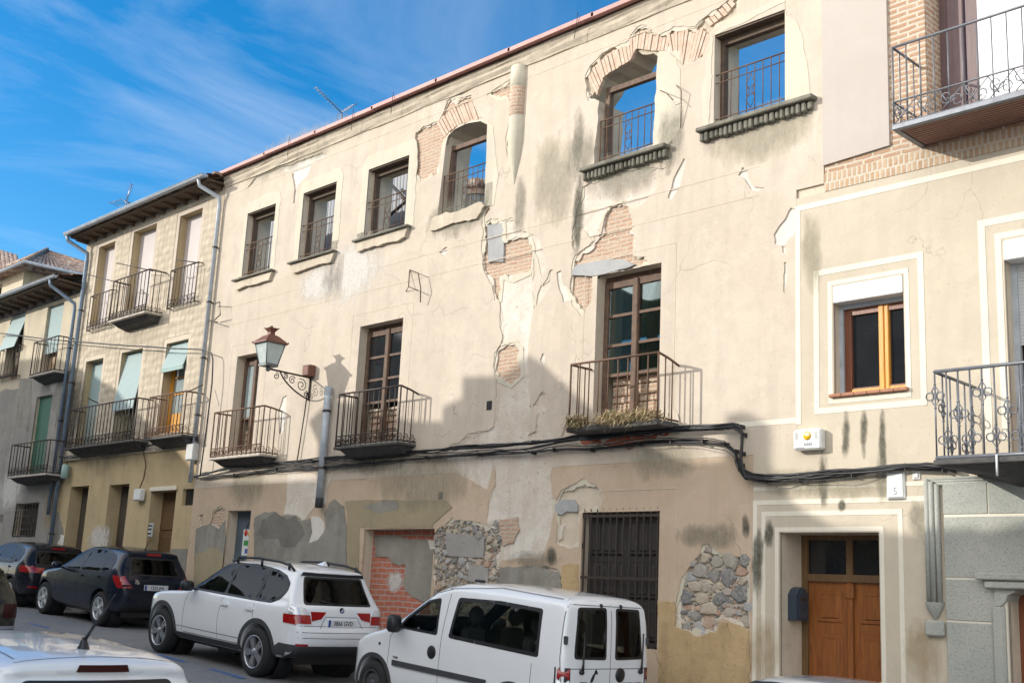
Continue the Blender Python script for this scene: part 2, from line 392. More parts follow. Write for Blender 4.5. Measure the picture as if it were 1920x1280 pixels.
simple('paper', (0.70, 0.72, 0.72), 0.8, var=0.15, sc=40)
simple('poster_red', (0.60, 0.05, 0.04), 0.7); simple('poster_green', (0.06, 0.30, 0.08), 0.7); simple('poster_blue', (0.06, 0.12, 0.35), 0.7)
simple('ink_black', (0.012, 0.012, 0.014), 0.6); simple('ink_brown', (0.10, 0.055, 0.045), 0.8); simple('ink_grey', (0.30, 0.30, 0.33), 0.7)
simple('terracotta', (0.42, 0.20, 0.12), 0.8, c2=(0.34, 0.16, 0.10), sc=9, bs=0.3)
simple('coping_red', (0.40, 0.17, 0.155), 0.55, c2=(0.46, 0.24, 0.21), sc=2.5)
simple('slab_paint', (0.55, 0.50, 0.43), 0.8, c2=(0.38, 0.33, 0.28), sc=7, bs=0.4)
simple('slab_dark', (0.10, 0.095, 0.09), 0.85, c2=(0.05, 0.05, 0.05), sc=7, bs=0.4)
simple('balcony_soffit', (0.30, 0.165, 0.125), 0.7, c2=(0.36, 0.20, 0.15), sc=3, bs=0.2)
simple('curtain_white', (0.90, 0.90, 0.92), 0.7, var=0.02)  # sun glare on the balcony door glass, put into the colour
simple('lamp_glass_frame', (0.17, 0.19, 0.19), 0.5, 0.4)
simple('dry_straw', (0.58, 0.47, 0.29), 0.9, c2=(0.44, 0.33, 0.19), sc=30); simple('weed_green', (0.15, 0.17, 0.05), 0.8, c2=(0.25, 0.24, 0.09), sc=30)
simple('mailbox_paint', (0.045, 0.065, 0.09), 0.35, 0.2, var=0.2)
simple('antenna_metal', (0.35, 0.36, 0.38), 0.4, 0.7)
simple('old_mortar', (0.54, 0.47, 0.37), 0.95, c2=(0.42, 0.35, 0.26), sc=11, bs=0.9, bsc=40)
simple('brick_plain', (0.52, 0.365, 0.27), 0.92, c2=(0.60, 0.50, 0.40), sc=9, bs=0.6)
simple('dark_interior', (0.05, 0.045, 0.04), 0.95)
simple('rear_wall_grey', (0.19, 0.19, 0.21), 0.9, c2=(0.13, 0.135, 0.15), sc=1.5, bs=0.3)
simple('interior_orange', (0.52, 0.25, 0.08), 0.8, c2=(0.4, 0.18, 0.06), sc=4)

def slats(name, c, per=0.045, axis=2, rough=0.6, depth=0.012, dark=0.6):
    m, nt, b = mk(name); s = nd(nt, 'ShaderNodeSeparateXYZ', {0: pos(nt)}).outputs[axis]
    w = mth(nt, 'FRACT', mth(nt, 'DIVIDE', s, per)); tri = mth(nt, 'ABSOLUTE', mth(nt, 'SUBTRACT', w, 0.5))
    h = ramp(nt, tri, [(0.0, 0.0), (0.09, 1.0), (0.5, 0.75)])
    col = mixc(nt, h, tuple(x * dark for x in c), c)
    col = mixc(nt, mth(nt, 'MULTIPLY', noise(nt, pos(nt), 2.5, 4), 0.35), col, tuple(x * 0.75 for x in c))
    nt.links.new(col, b.inputs['Base Color']); b.inputs['Roughness'].default_value = rough; bump(nt, b, h, 0.7, depth)
slats('pink_blind', (0.62, 0.56, 0.54), 0.05); slats('green_slats', (0.33, 0.44, 0.44), 0.05); slats('dark_green_slats', (0.03, 0.14, 0.09), 0.05)
slats('white_slats', (0.55, 0.56, 0.56), 0.04); slats('corrugated', (0.12, 0.13, 0.15), 0.14, 0, 0.5, 0.03, 0.7)
slats('boards_dark', (0.085, 0.065, 0.05), 0.16, 0, 0.85, 0.02, 0.5)

def woodgrain(name, c1, c2, rough=0.5, sc=(9, 9, 0.9)):
    m, nt, b = mk(name); n = noise(nt, pos(nt, sc), 3.0, 6, 0.65, 0.8)
    col = mixc(nt, ramp(nt, n, [(0.35, 0.0), (0.7, 1.0)]), c1, c2)
    nt.links.new(col, b.inputs['Base Color']); b.inputs['Roughness'].default_value = rough; bump(nt, b, n, 0.25, 0.01)
woodgrain('door_orange', (0.30, 0.105, 0.024), (0.17, 0.055, 0.015), 0.42)
woodgrain('window_orange', (0.66, 0.31, 0.035), (0.55, 0.235, 0.025), 0.4)
woodgrain('window_redbrown', (0.20, 0.062, 0.025), (0.14, 0.042, 0.018), 0.4)
woodgrain('door_brown', (0.16, 0.09, 0.035), (0.10, 0.055, 0.024), 0.6)
woodgrain('shutter_dark', (0.05, 0.042, 0.038), (0.025, 0.022, 0.02), 0.6)
woodgrain('frame_violet', (0.16, 0.10, 0.10), (0.11, 0.07, 0.07), 0.5)

def glassy(name, tint, refl=0.06, rough=0.02):
    m, nt, b = mk(name); nt.nodes.remove(b)
    fr = nd(nt, 'ShaderNodeFresnel', {'IOR': 1.5}); f = mth(nt, 'ADD', mth(nt, 'MULTIPLY', fr.outputs[0], 0.55), refl, True)
    t = nd(nt, 'ShaderNodeBsdfTransparent', {'Color': tint}); g = nd(nt, 'ShaderNodeBsdfGlossy', {'Color': (0.9, 0.95, 1.0), 'Roughness': rough})
    mx = nd(nt, 'ShaderNodeMixShader', {0: f, 1: t.outputs[0], 2: g.outputs[0]})
    nt.links.new(mx.outputs[0], nt.nodes['Material Output'].inputs['Surface'])
glassy('clear_glass', (0.66, 0.72, 0.69), 0.0); glassy('mid_glass', (0.36, 0.42, 0.41), 0.0); glassy('tinted_glass', (0.22, 0.26, 0.26), 0.0); glassy('privacy_glass', (0.07, 0.085, 0.085), 0.0)
simple('window_dark', (0.016, 0.018, 0.022), 0.06, var=0.3, sc=3, spec=0.6); simple('window_dusty', (0.30, 0.36, 0.36), 0.25, c2=(0.22, 0.27, 0.28), sc=2.5)
simple('lamp_glass', (0.58, 0.64, 0.64), 0.2, c2=(0.46, 0.53, 0.50), sc=6)

def stainmat(name, c, strength=0.8, sc=9.0):
    m, nt, b = mk(name)
    g = nd(nt, 'ShaderNodeTexCoord').outputs['Generated']
    s = nd(nt, 'ShaderNodeSeparateXYZ', {0: g})
    dx = mth(nt, 'MULTIPLY', mth(nt, 'SUBTRACT', s.outputs[0], 0.5), 2.0); dz = mth(nt, 'MULTIPLY', mth(nt, 'SUBTRACT', s.outputs[2], 0.5), 2.0)
    r = mth(nt, 'SQRT', mth(nt, 'ADD', mth(nt, 'MULTIPLY', dx, dx), mth(nt, 'MULTIPLY', dz, dz)))
    n = noise(nt, pos(nt, (1, 1, .35)), sc, 6, 0.7); n2 = noise(nt, pos(nt, (1, 1, .5)), sc * 4, 4, 0.6)
    a = mth(nt, 'SUBTRACT', mth(nt, 'ADD', 1.0, mth(nt, 'MULTIPLY', mth(nt, 'SUBTRACT', n, 0.5), 1.6)), r)
    a = mth(nt, 'MULTIPLY', mth(nt, 'MULTIPLY', a, 1.9, True), mth(nt, 'MULTIPLY', ramp(nt, n2, [(0.3, 0.6), (0.65, 1.0)]), strength), True)
    t = nd(nt, 'ShaderNodeBsdfTransparent'); b.inputs['Base Color'].default_value = c + (1,); b.inputs['Roughness'].default_value = 0.95
    b.inputs['Specular IOR Level'].default_value = 0.1
    mx = nd(nt, 'ShaderNodeMixShader', {0: a, 1: t.outputs[0], 2: b.outputs[0]})
    nt.links.new(mx.outputs[0], nt.nodes['Material Output'].inputs['Surface'])
stainmat('stain_black', (0.075, 0.078, 0.06), 0.72); stainmat('stain_grey', (0.22, 0.215, 0.17), 0.5, 5.0); stainmat('stain_faint', (0.36, 0.33, 0.25), 0.55, 3.0)
stainmat('stain_white', (0.72, 0.70, 0.66), 0.8, 7.0); stainmat('stain_ochre', (0.42, 0.31, 0.17), 0.45, 3.0)

def granite():
    m, nt, b = mk('granite'); p = pos(nt)
    col = mixc(nt, ramp(nt, noise(nt, p, 1.1, 5, 0.6), [(0.36, 0.0), (0.66, 1.0)]), (0.345, 0.36, 0.33), (0.44, 0.435, 0.385))
    col = mixc(nt, ramp(nt, noise(nt, p, 60, 3, 0.7), [(0.5, 0.0), (0.68, 0.7)]), col, (0.19, 0.215, 0.20))
    col = mixc(nt, ramp(nt, noise(nt, pos(nt, (1, 1, 0.4)), 2.4, 5, 0.7), [(0.52, 0.0), (0.78, 0.5)]), col, (0.40, 0.39, 0.31))
    nt.links.new(col, b.inputs['Base Color']); b.inputs['Roughness'].default_value = 0.85; bump(nt, b, noise(nt, p, 38, 5, 0.7), 0.5, 0.02)
granite()
def tiles(name):
    m, nt, b = mk(name); p = pos(nt)
    vo = nd(nt, 'ShaderNodeTexVoronoi', {'Vector': p, 'Scale': 4.5}); n = noise(nt, p, 3.0, 6, 0.75)
    col = ramp(nt, mth(nt, 'MULTIPLY', mth(nt, 'ADD', nd(nt, 'ShaderNodeSeparateColor', {0: vo.outputs['Color']}).outputs[0], n), 0.5),
               [(0.28, (0.10, 0.07, 0.06)), (0.45, (0.24, 0.14, 0.10)), (0.58, (0.33, 0.23, 0.17)), (0.75, (0.38, 0.33, 0.27))])
    nt.links.new(col, b.inputs['Base Color']); b.inputs['Roughness'].default_value = 0.9; bump(nt, b, n, 0.5, 0.02)
tiles('roof_tiles')
def stones():
    m, nt, b = mk('rubble_stone'); p = pos(nt)
    at_ = nd(nt, 'ShaderNodeAttribute', attribute_name='tone').outputs['Fac']
    col = ramp(nt, at_, [(0.0, (0.16, 0.165, 0.17)), (0.3, (0.30, 0.28, 0.25)), (0.55, (0.44, 0.37, 0.28)), (0.75, (0.36, 0.37, 0.38)), (0.9, (0.46, 0.32, 0.23)), (1.0, (0.42, 0.25, 0.18))])
    n = noise(nt, p, 24, 5, 0.7); col = mixc(nt, mth(nt, 'MULTIPLY', ramp(nt, n, [(0.45, 0.0), (0.7, 1.0)]), 0.5), col, (0.58, 0.52, 0.43))
    nt.links.new(col, b.inputs['Base Color']); b.inputs['Roughness'].default_value = 0.95; bump(nt, b, n, 0.7, 0.02)
stones()
def asphalt():
    m, nt, b = mk('asphalt'); p = pos(nt)
    col = mixc(nt, ramp(nt, noise(nt, p, 0.5, 6, 0.7), [(0.35, 0.0), (0.68, 1.0)]), (0.19, 0.192, 0.198), (0.26, 0.258, 0.255))
    col = mixc(nt, ramp(nt, noise(nt, p, 45, 3, 0.7), [(0.48, 0.0), (0.66, 1.0)]), col, (0.07, 0.07, 0.072))
    col = mixc(nt, mth(nt, 'MULTIPLY', ramp(nt, noise(nt, pos(nt, (0.5, 1.5, 1)), 2.1, 6, 0.7), [(0.55, 0.0), (0.75, 1.0)]), 0.6), col, (0.09, 0.09, 0.092))
    nt.links.new(col, b.inputs['Base Color']); b.inputs['Roughness'].default_value = 0.8; bump(nt, b, noise(nt, p, 70, 3), 0.5, 0.01)
asphalt()
def worn_blue():
    m, nt, b = mk('blue_road_paint'); p = pos(nt)
    col = mixc(nt, ramp(nt, noise(nt, p, 16, 5, 0.7), [(0.44, 0.0), (0.60, 1.0)]), (0.03, 0.13, 0.40), (0.14, 0.145, 0.15))
    nt.links.new(col, b.inputs['Base Color']); b.inputs['Roughness'].default_value = 0.7
worn_blue()

def carpaint(name, c, rough=0.3, metal=0.0, inner=(0.03, 0.03, 0.032)):
    m, nt, b = mk(name); p = pos(nt, obj=True)
    dirt = ramp(nt, noise(nt, p, 2.6, 6, 0.7), [(0.4, 0.0), (0.75, 1.0)])
    s = nd(nt, 'ShaderNodeSeparateXYZ', {0: p}).outputs[2]
    low = ramp(nt, s, [(0.25, 0.55), (0.62, 0.0)])
    f = mth(nt, 'MULTIPLY', mth(nt, 'ADD', mth(nt, 'MULTIPLY', dirt, 0.10), mth(nt, 'MULTIPLY', low, noise(nt, p, 5, 4))), 0.9, True)
    col = mixc(nt, f, c, tuple(x * 0.5 + 0.10 for x in c))
    col = mixc(nt, nd(nt, 'ShaderNodeNewGeometry').outputs['Backfacing'], col, inner)
    nt.links.new(col, b.inputs['Base Color']); b.inputs['Roughness'].default_value = rough; b.inputs['Metallic'].default_value = metal
    b.inputs['Coat Weight'].default_value = 1.0 if c[0] > .3 else 0.45; b.inputs['Specular IOR Level'].default_value = 0.5 if c[0] > .3 else 0.2; b.inputs['Coat Roughness'].default_value = 0.04
carpaint('paint_white', (0.80, 0.82, 0.84)); carpaint('paint_white_van', (0.81, 0.83, 0.85)); carpaint('paint_navy', (0.004, 0.008, 0.019), 0.25)
carpaint('paint_black', (0.008, 0.010, 0.016), 0.25); carpaint('paint_olive', (0.016, 0.018, 0.012), 0.25); carpaint('paint_pearl', (0.78, 0.80, 0.82)); carpaint('paint_silver', (0.50, 0.56, 0.62), 0.3, 0.3)
simple('tyre', (0.018, 0.018, 0.019), 0.85, obj=True); simple('alloy', (0.42, 0.43, 0.45), 0.32, 0.75, obj=True); simple('alloy_light', (0.58, 0.60, 0.62), 0.35, 0.6, obj=True)
simple('black_trim', (0.016, 0.016, 0.018), 0.45, obj=True); simple('grey_trim', (0.05, 0.052, 0.056), 0.6, obj=True); simple('gap_black', (0.10, 0.105, 0.11), 0.7, obj=True)
simple('red_lens', (0.36, 0.008, 0.010), 0.12, obj=True, coat=1.0); simple('dark_red_lens', (0.035, 0.003, 0.004), 0.35, obj=True, spec=0.2); simple('clear_lens', (0.8, 0.82, 0.84), 0.12, 0.2, obj=True, coat=1.0)
simple('plate_white', (0.70, 0.71, 0.72), 0.4, obj=True); simple('plate_blue', (0.01, 0.05, 0.30), 0.4, obj=True); simple('seat_cloth', (0.055, 0.057, 0.06), 0.9, obj=True); simple('chrome', (0.62, 0.63, 0.65), 0.12, 1.0, obj=True)
simple('pale_line', (0.26, 0.28, 0.31), 0.5, obj=True)

# ------------------------------------------------------------------ street
def gsheet(name, mat, x0, x1, ya, yb, dz, step=1.0, kind='structure', ny=1):
    g = MB(); n = max(2, int((x1 - x0) / step)); xs = [x0 + (x1 - x0) * i / n for i in range(n + 1)]
    ys = [ya + (yb - ya) * j / ny for j in range(ny + 1)]
    vs = [(x, y, gz(x) + dz) for x in xs for y in ys]; k = ny + 1
    g.add(vs, [(i * k + j, (i + 1) * k + j, (i + 1) * k + j + 1, i * k + j + 1) for i in range(n) for j in range(ny)], 0, True)
    o = g.build(name, mat); o['kind'] = kind; return o
gsheet('street', M['asphalt'], -150, 80, -60, 120, 0.0, 2.0, ny=4)
def slope_box(name, mat, x0, x1, ya, yb, z0, z1, step=1.0):
    g = MB(); n = max(1, int((x1 - x0) / step))
    for i in range(n):
        a, b = x0 + (x1 - x0) * i / n, x0 + (x1 - x0) * (i + 1) / n
        g.hexa([(a, ya, gz(a) + z0), (b, ya, gz(b) + z0), (a, yb, gz(a) + z0), (b, yb, gz(b) + z0),
                (a, ya, gz(a) + z1), (b, ya, gz(b) + z1), (a, yb, gz(a) + z1), (b, yb, gz(b) + z1)])
    o = g.build(name, mat); o['kind'] = 'structure'; return o
slope_box('pavement', M['pavement_stone'], -80, 40, 12.22, 13.02, -0.3, 0.115)
slope_box('kerb', M['stone_block'], -80, 40, 12.07, 12.215, -0.3, 0.12, 1.0)
mk_ = MB()                                                     # blue dashes of the parking bays
yl = 9.62
for x0 in np.arange(-34, 4, 1.75):
    a, b = x0, x0 + 0.95
    mk_.add([(a, yl, gz(a) + .005), (b, yl, gz(b) + .005), (b, yl + .12, gz(b) + .005), (a, yl + .12, gz(a) + .005)], [(0, 1, 2, 3)])
o = mk_.build('parking_line', M['blue_road_paint']); o['kind'] = 'structure'

# ------------------------------------------------------------------ the abandoned building
def ironwork(mb, x0, x1, y, z0, z1, n, rail=0.018, bar=0.008, midrail=None, botrail=0.06, mi=0):
    """straight run of railing in a plane parallel to the facade"""
    mb.tube([(x0, y, z1), (x1, y, z1)], rail, 5, mi); mb.tube([(x0, y, z0 + botrail), (x1, y, z0 + botrail)], rail * 0.8, 5, mi)
    if midrail: mb.tube([(x0, y, midrail), (x1, y, midrail)], rail * 0.7, 5, mi)
    for i in range(n + 1):
        x = x0 + (x1 - x0) * i / n; r = bar * (1.5 if i in (0, n) else 1)
        mb.tube([(x, y, z0), (x, y, z1)], r, 5, mi)
def ironside(mb, x, y0, y1, z0, z1, n, rail=0.018, bar=0.008, botrail=0.06, sag=0.0):
    mb.tube([(x, y0, z1), (x, (y0 + y1) / 2, z1 - sag * .4), (x, y1, z1 - sag)], rail, 5); mb.tube([(x, y0, z0 + botrail), (x, y1, z0 + botrail)], rail * .8, 5)
    for i in range(n + 1):
        y = y0 + (y1 - y0) * i / n; mb.tube([(x, y, z0), (x, y, z1 - sag * i / n)], bar, 5)
def scrollband(mb, x0, x1, y, z0, z1, r=0.006):
    h = z1 - z0; n = max(1, int(round((x1 - x0) / h / 1.05))); w = (x1 - x0) / n
    for i in range(n):
        cx = x0 + w * (i + .5); s = 1 if i % 2 else -1
        mb.tube(spiral(cx - w * .2, z0 + h * .62, h * .36, y, 1.3, 0, s, 11), r, 4); mb.tube(spiral(cx + w * .2, z0 + h * .36, h * .34, y, 1.3, math.pi, s, 11), r, 4)
        mb.tube([(cx - w * .5, y, z0), (cx, y, z0 + h * .5), (cx + w * .5, y, z1)], r, 4)
        mb.tube([(cx - w * .5, y, z1), (cx - w * .1, y, z0 + h * .2)], r, 4)
def scrollside(mb, x, y0, y1, z0, z1, r=0.006):
    h = z1 - z0; n = max(1, int(round((y1 - y0) / h))); w = (y1 - y0) / n
    for i in range(n):
        cy = y0 + w * (i + .5)
        mb.tube(spiral(cy - w * .2, z0 + h * .6, h * .36, x, 1.3, 0, 1, 11, 'yz'), r, 4); mb.tube(spiral(cy + w * .2, z0 + h * .36, h * .34, x, 1.3, math.pi, 1, 11, 'yz'), r, 4)
def lozenge(mb, cx, y, z0, z1, w=0.075, r=0.006):
    zm = (z0 + z1) / 2
    for s in (-1, 1):
        mb.tube([(cx, y, z1), (cx + s * w, y, zm + (z1 - zm) * .45), (cx + s * w * .25, y, zm), (cx + s * w, y, zm - (zm - z0) * .45), (cx, y, z0)], r, 4)
        for t in (.22, -.22): mb.tube(spiral(cx + s * w * .45, zm + t * (z1 - z0) * .5, w * .38, y, 1.2, 0, s, 9), r * .8, 4)

RX0, RX1 = -23.62, -8.28
RXL, RXT, Z_TOP = -8.95, -7.86, P(1540, 345)[1]      # the party line steps back from floor to floor
Z_LOW = 1.97
ruin = thing('abandoned_building', 'crumbling cream plastered facade with empty top windows open to the sky', 'building', (RX0, Y0, gz(RX0)))
c1 = lambda pts: PP(pts, 400, 0, 3.0483)
c2_ = lambda pts: PP(pts, 760, 140, 2.3704)
c3 = lambda pts: PP(pts, 1040, 0, 3.0481)
c5 = lambda pts: PP(pts, 1000, 380, 2.4615)
c7 = lambda pts: PP(pts, 350, 820, 3.3686)
c8 = lambda pts: PP(pts, 840, 600, 3.2)
g8 = lambda pts: PP(pts, 800, 820, 2.9095)

ZS = 6.66                                       # level of the top window sills
W = [rect((465, 401), (518, 381), P(460, 519)[1]), rect((570, 362), (632, 341), P(563, 487)[1]), rect((692, 318), (768, 291), P(683, 446)[1])]
w4 = rect((834, 272), (914, 243), P(820, 405)[1]); w5 = rect((1126, 163), (1231, 122), P(1113, 311)[1]); w6 = rect((1340, 73), (1472, 11), P(1328, 238)[1])
arch4 = PP([(820, 405), (836, 270), (840, 255), (852, 243), (876, 231), (900, 227), (914, 234), (908, 384)])
W += [w4, w5, w6]
arch5 = ragged(PP([(1113, 312), (1124, 190), (1103, 182), (1108, 172), (1128, 140), (1150, 128), (1178, 112), (1186, 96), (1192, 90), (1201, 101), (1222, 100), (1234, 108), (1231, 125), (1224, 272)]), .018, .07, 5)
zf2 = 2.62                                      # first-floor level (balcony doors)
D1 = rect((445, 670), (489, 658), 2.72); D2 = rect((675.5, 613), (756.5, 594.5), 2.62); D3 = rect((1120, 520), (1240, 489), 2.50)
D3 = (D3[0], P(1238, 600)[0], 2.50, D3[3])
BD = rect((428, 958), (471, 955), gz(-22) + .15); GA = rect((683, 992), (815, 990), gz(-16.5) + .12)
GR = (P(1087, 1100)[0], P(1236, 1000)[0], P(1215, 1216)[1], P(1150, 959)[1])
openings = [RP(W[0]), RP(W[1]), RP(W[2]), arch4, arch5, RP(w6), RP(D1), RP(D2), RP(D3), RP(BD), RP(GA), RP(GR)]

# bare patches where the plaster has come away: (outline, fill kind, recess)
under_main = c8([(310, -420), (330, -500), (300, -560), (320, -600), (390, -610), (420, -560), (560, -480), (590, -330), (520, -160), (500, 0), (480, 220), (490, 560), (480, 690), (520, 660), (535, 560), (500, 515), (560, 430), (590, 450), (588, 520), (610, 620), (630, 700), (640, 830),
                 (620, 900), (605, 950), (622, 1058), (650, 1075), (640, 1160), (600, 1280), (560, 1420), (300, 1440), (230, 1300), (235, 1200), (250, 1040), (285, 980), (268, 850), (235, 1010), (130, 950), (60, 915), (0, 852), (-40, 800), (40, 745), (80, 725), (110, 690), (240, 655), (270, 640), (290, 520), (275, 330), (280, 200), (318, 130), (310, 0), (300, -140)])
holes_up = []
fills = []                                      # (kind, outline, recess)
def hole(pts, kind, rec, amp=.022, step=.055, seed=1):
    r = ragged(pts, amp, step, seed); holes_up.append(r); fills.append((kind, pts, rec))
hole(under_main, 'undercoat', .022, .03, .07, 1)
hole(c1([(1330, 600), (1350, 570), (1470, 545), (1490, 610), (1520, 670), (1560, 690), (1500, 700), (1400, 720), (1340, 770), (1310, 850), (1290, 990), (1180, 1040), (1130, 980), (1130, 870), (1150, 760), (1200, 720), (1290, 690), (1310, 650)]), 'old_brick', .04, .03, .06, 2)
hole(c1([(1560, 540), (1620, 500), (1700, 450), (1710, 620), (1690, 850), (1676, 900), (1672, 780), (1700, 640), (1690, 560), (1640, 575)]), 'old_brick', .035, .02, .06, 3)
hole(c3([(170, 440), (190, 375), (280, 300), (420, 220), (470, 160), (510, 150), (560, 180), (590, 200), (700, 150), (800, 150), (850, 105), (930, 50), (1000, -20), (1060, -25), (1040, 90), (960, 130), (900, 180), (880, 250), (840, 330), (730, 385), (700, 330), (650, 290), (600, 300), (580, 420), (260, 560), (190, 580)]), 'old_mortar', .05, .03, .06, 4)
hole(c5([(330, 60), (350, 20), (410, 0), (440, 20), (460, 100), (475, 180), (460, 235), (520, 245), (535, 275), (470, 295), (340, 330), (275, 340), (270, 450), (230, 515), (185, 470), (165, 400), (170, 300), (185, 245), (255, 200), (300, 150)]), 'old_brick', .045, .03, .06, 5)
hole(c2_([(790, 490), (900, 440), (1000, 420), (1160, 415), (1130, 500), (1080, 545), (1010, 600), (960, 570), (910, 590), (870, 660), (850, 745), (800, 690), (765, 670), (748, 780), (738, 760), (752, 640), (775, 560)]), 'undercoat', .02, .03, .06, 6)
hole(c2_([(360, 660), (380, 640), (435, 650), (440, 740), (550, 712), (565, 780), (550, 880), (480, 910), (430, 900), (420, 1000), (395, 1000), (385, 930), (345, 860), (335, 770), (345, 700), (340, 600), (375, 560), (378, 600), (352, 640)]), 'old_brick', .05, .025, .05, 7)
hole(c8([(300, 160), (400, 135), (435, 170), (440, 330), (375, 388), (290, 350), (272, 280), (285, 200)]), 'old_brick', .045, .015, .05, 8)
hole(c1([(190, 1080), (240, 1010), (370, 960), (440, 940), (620, 870), (645, 880), (640, 900), (560, 940), (540, 1000), (480, 1060), (470, 1160), (455, 1160), (462, 1080), (450, 990), (380, 970), (260, 1020), (205, 1065)]), 'white_gypsum', .03, .02, .05, 9)
hole(c2_([(560, 780), (575, 820), (590, 900), (610, 930), (630, 905), (640, 870), (655, 865), (645, 940), (600, 1010), (570, 1040)]), 'undercoat', .02, .012, .05, 10)
hole(c2_([(670, 880), (690, 870), (700, 930), (730, 950), (740, 1000), (700, 1010), (680, 950)]), 'white_gypsum', .015, .012, .05, 11)
hole(c5([(1105, 150), (1150, 80), (1190, 20), (1215, 30), (1205, 150), (1160, 200), (1115, 195)]), 'white_gypsum', .015, .02, .05, 12)
hole(c5([(1145, 200), (1160, 200), (1168, 235), (1150, 230)]), 'white_gypsum', .012, .012, .05, 13)
hole(c5([(1155, 280), (1165, 275), (1172, 340), (1158, 420), (1152, 410)]), 'white_gypsum', .012, .014, .05, 14)
hole(c2_([(1165, 545), (1195, 460), (1240, 365), (1252, 380), (1225, 490), (1180, 555)]), 'white_gypsum', .015, .015, .05, 15)
hole(c3([(1050, 1000), (1075, 955), (1100, 965), (1115, 1030), (1140, 1065), (1200, 1070), (1160, 1095), (1120, 1080), (1090, 1020)]), 'white_gypsum', .015, .012, .04, 16)
hole(c8([(550, 240), (565, 195), (582, 205), (580, 260), (568, 275)]), 'white_gypsum', .012, .008, .04, 17)
hole(PP([(523, 812), (522, 770), (530, 745), (538, 740), (535, 790), (528, 815)]), 'white_gypsum', .012, .008, .04, 18)
hole(c2_([(150, 790), (180, 765), (195, 770), (170, 810)]), 'white_gypsum', .015, .008, .04, 19)
hole(c8([(680, 700), (715, 590), (780, 560), (830, 700), (1390, 640), (1375, 560), (1330, 480), (1395, 590), (1400, 640), (1370, 690), (1200, 745), (1050, 790), (800, 760), (740, 700), (690, 705)]), 'red_rough', .03, .02, .05, 20)
hole(c1([(1480, 480), (1620, 410), (1700, 350), (1700, 380), (1640, 430), (1490, 500), (1340, 590), (1330, 575), (1380, 545)]), 'white_gypsum', .02, .012, .05, 21)
n_up = len(holes_up)
# lower storey
hole(g8([(1490, 620), (1500, 590), (1545, 575), (1570, 612), (1640, 650), (1720, 645), (1762, 690), (1765, 1060), (1700, 1030), (1600, 985), (1570, 1060), (1470, 1078), (1350, 1030), (1360, 880), (1385, 780), (1430, 690)]), 'rubble', .07, .025, .05, 30)
hole(g8([(35, 520), (60, 500), (140, 440), (250, 455), (330, 475), (395, 455), (420, 540), (400, 640), (390, 700), (480, 720), (600, 690), (720, 720), (740, 800), (760, 1100), (30, 1100)]), 'rubble', .06, .03, .05, 31)
hole(g8([(690, 370), (730, 280), (860, 225), (940, 270), (965, 315), (935, 400), (835, 410), (832, 590), (770, 605), (705, 585), (712, 480), (695, 420)]), 'old_brick', .05, .02, .05, 32)
hole(c7([(75, 490), (105, 480), (110, 560), (150, 540), (165, 470), (215, 430), (240, 450), (245, 520), (200, 580), (150, 565), (80, 580)]), 'old_brick', .03, .015, .05, 33)

out_up = [(RX0, Z_LOW), (RX1, Z_LOW), (RX1, Z_TOP), (RXT, Z_TOP), (RXT, 9.15), (RX0, 9.15)]
out_low = [(RX0, -2.4), (RXL, -2.4), (RXL, Z_LOW - .002), (RX0, Z_LOW - .002)]
core = MB().sheet([(RX0, -2.4), (RXL, -2.4), (RXL, Z_LOW), (RX1, Z_LOW), (RX1, Z_TOP), (RXT, Z_TOP), (RXT, 9.2), (RX0, 9.2)], [RP(W[0]), RP(W[1]), RP(W[2]), arch4, arch5, RP(w6), RP(D1), RP(D2), RP(D3), RP(BD), RP(GA), RP(GR)], Y0 + .055, .56)
wall = core.build('wall', M['reveal_plaster'], ruin)
grid = [(x, z) for x in np.arange(RX0 + .5, RX1, .8) for z in np.arange(-2, 9, .8)]
MB().sheet(out_up, openings + holes_up, Y0, .052).build('plaster_coat', M['cream_plaster'], wall)
MB().sheet(out_low, openings + holes_up, Y0 + .003, .049).build('plaster_coat', M['tan_plaster'], wall)

def voussoirs(mb, inner, outer, y0, y1, w=0.062, gap=.014, seed=0):
    """thin bricks standing on edge between two polylines"""
    rnd = random.Random(seed)
    def res(pl, n):
        d = [0]
        for a, b in zip(pl, pl[1:]): d.append(d[-1] + math.hypot(b[0] - a[0], b[1] - a[1]))
        return [(float(np.interp(t, d, [p[0] for p in pl])), float(np.interp(t, d, [p[1] for p in pl]))) for t in np.linspace(0, d[-1], n)]
    L = sum(math.hypot(b[0] - a[0], b[1] - a[1]) for a, b in zip(outer, outer[1:])); n = max(2, int(L / (w + gap)))
    I, O = res(inner, n + 1), res(outer, n + 1); f = gap / (w + gap)
    for i in range(n):
        l = lambda a, b, t: (a[0] + (b[0] - a[0]) * t, a[1] + (b[1] - a[1]) * t)
        q = [l(I[i], I[i + 1], f * .5), l(I[i], I[i + 1], 1 - f * .5), l(O[i], O[i + 1], 1 - f * .5), l(O[i], O[i + 1], f * .5)]
        cut = rnd.uniform(0, .16); q[2] = l(q[2], q[1], cut); q[3] = l(q[3], q[0], cut)
        mb.prism(q, y0 + rnd.uniform(-.01, .012), y1)
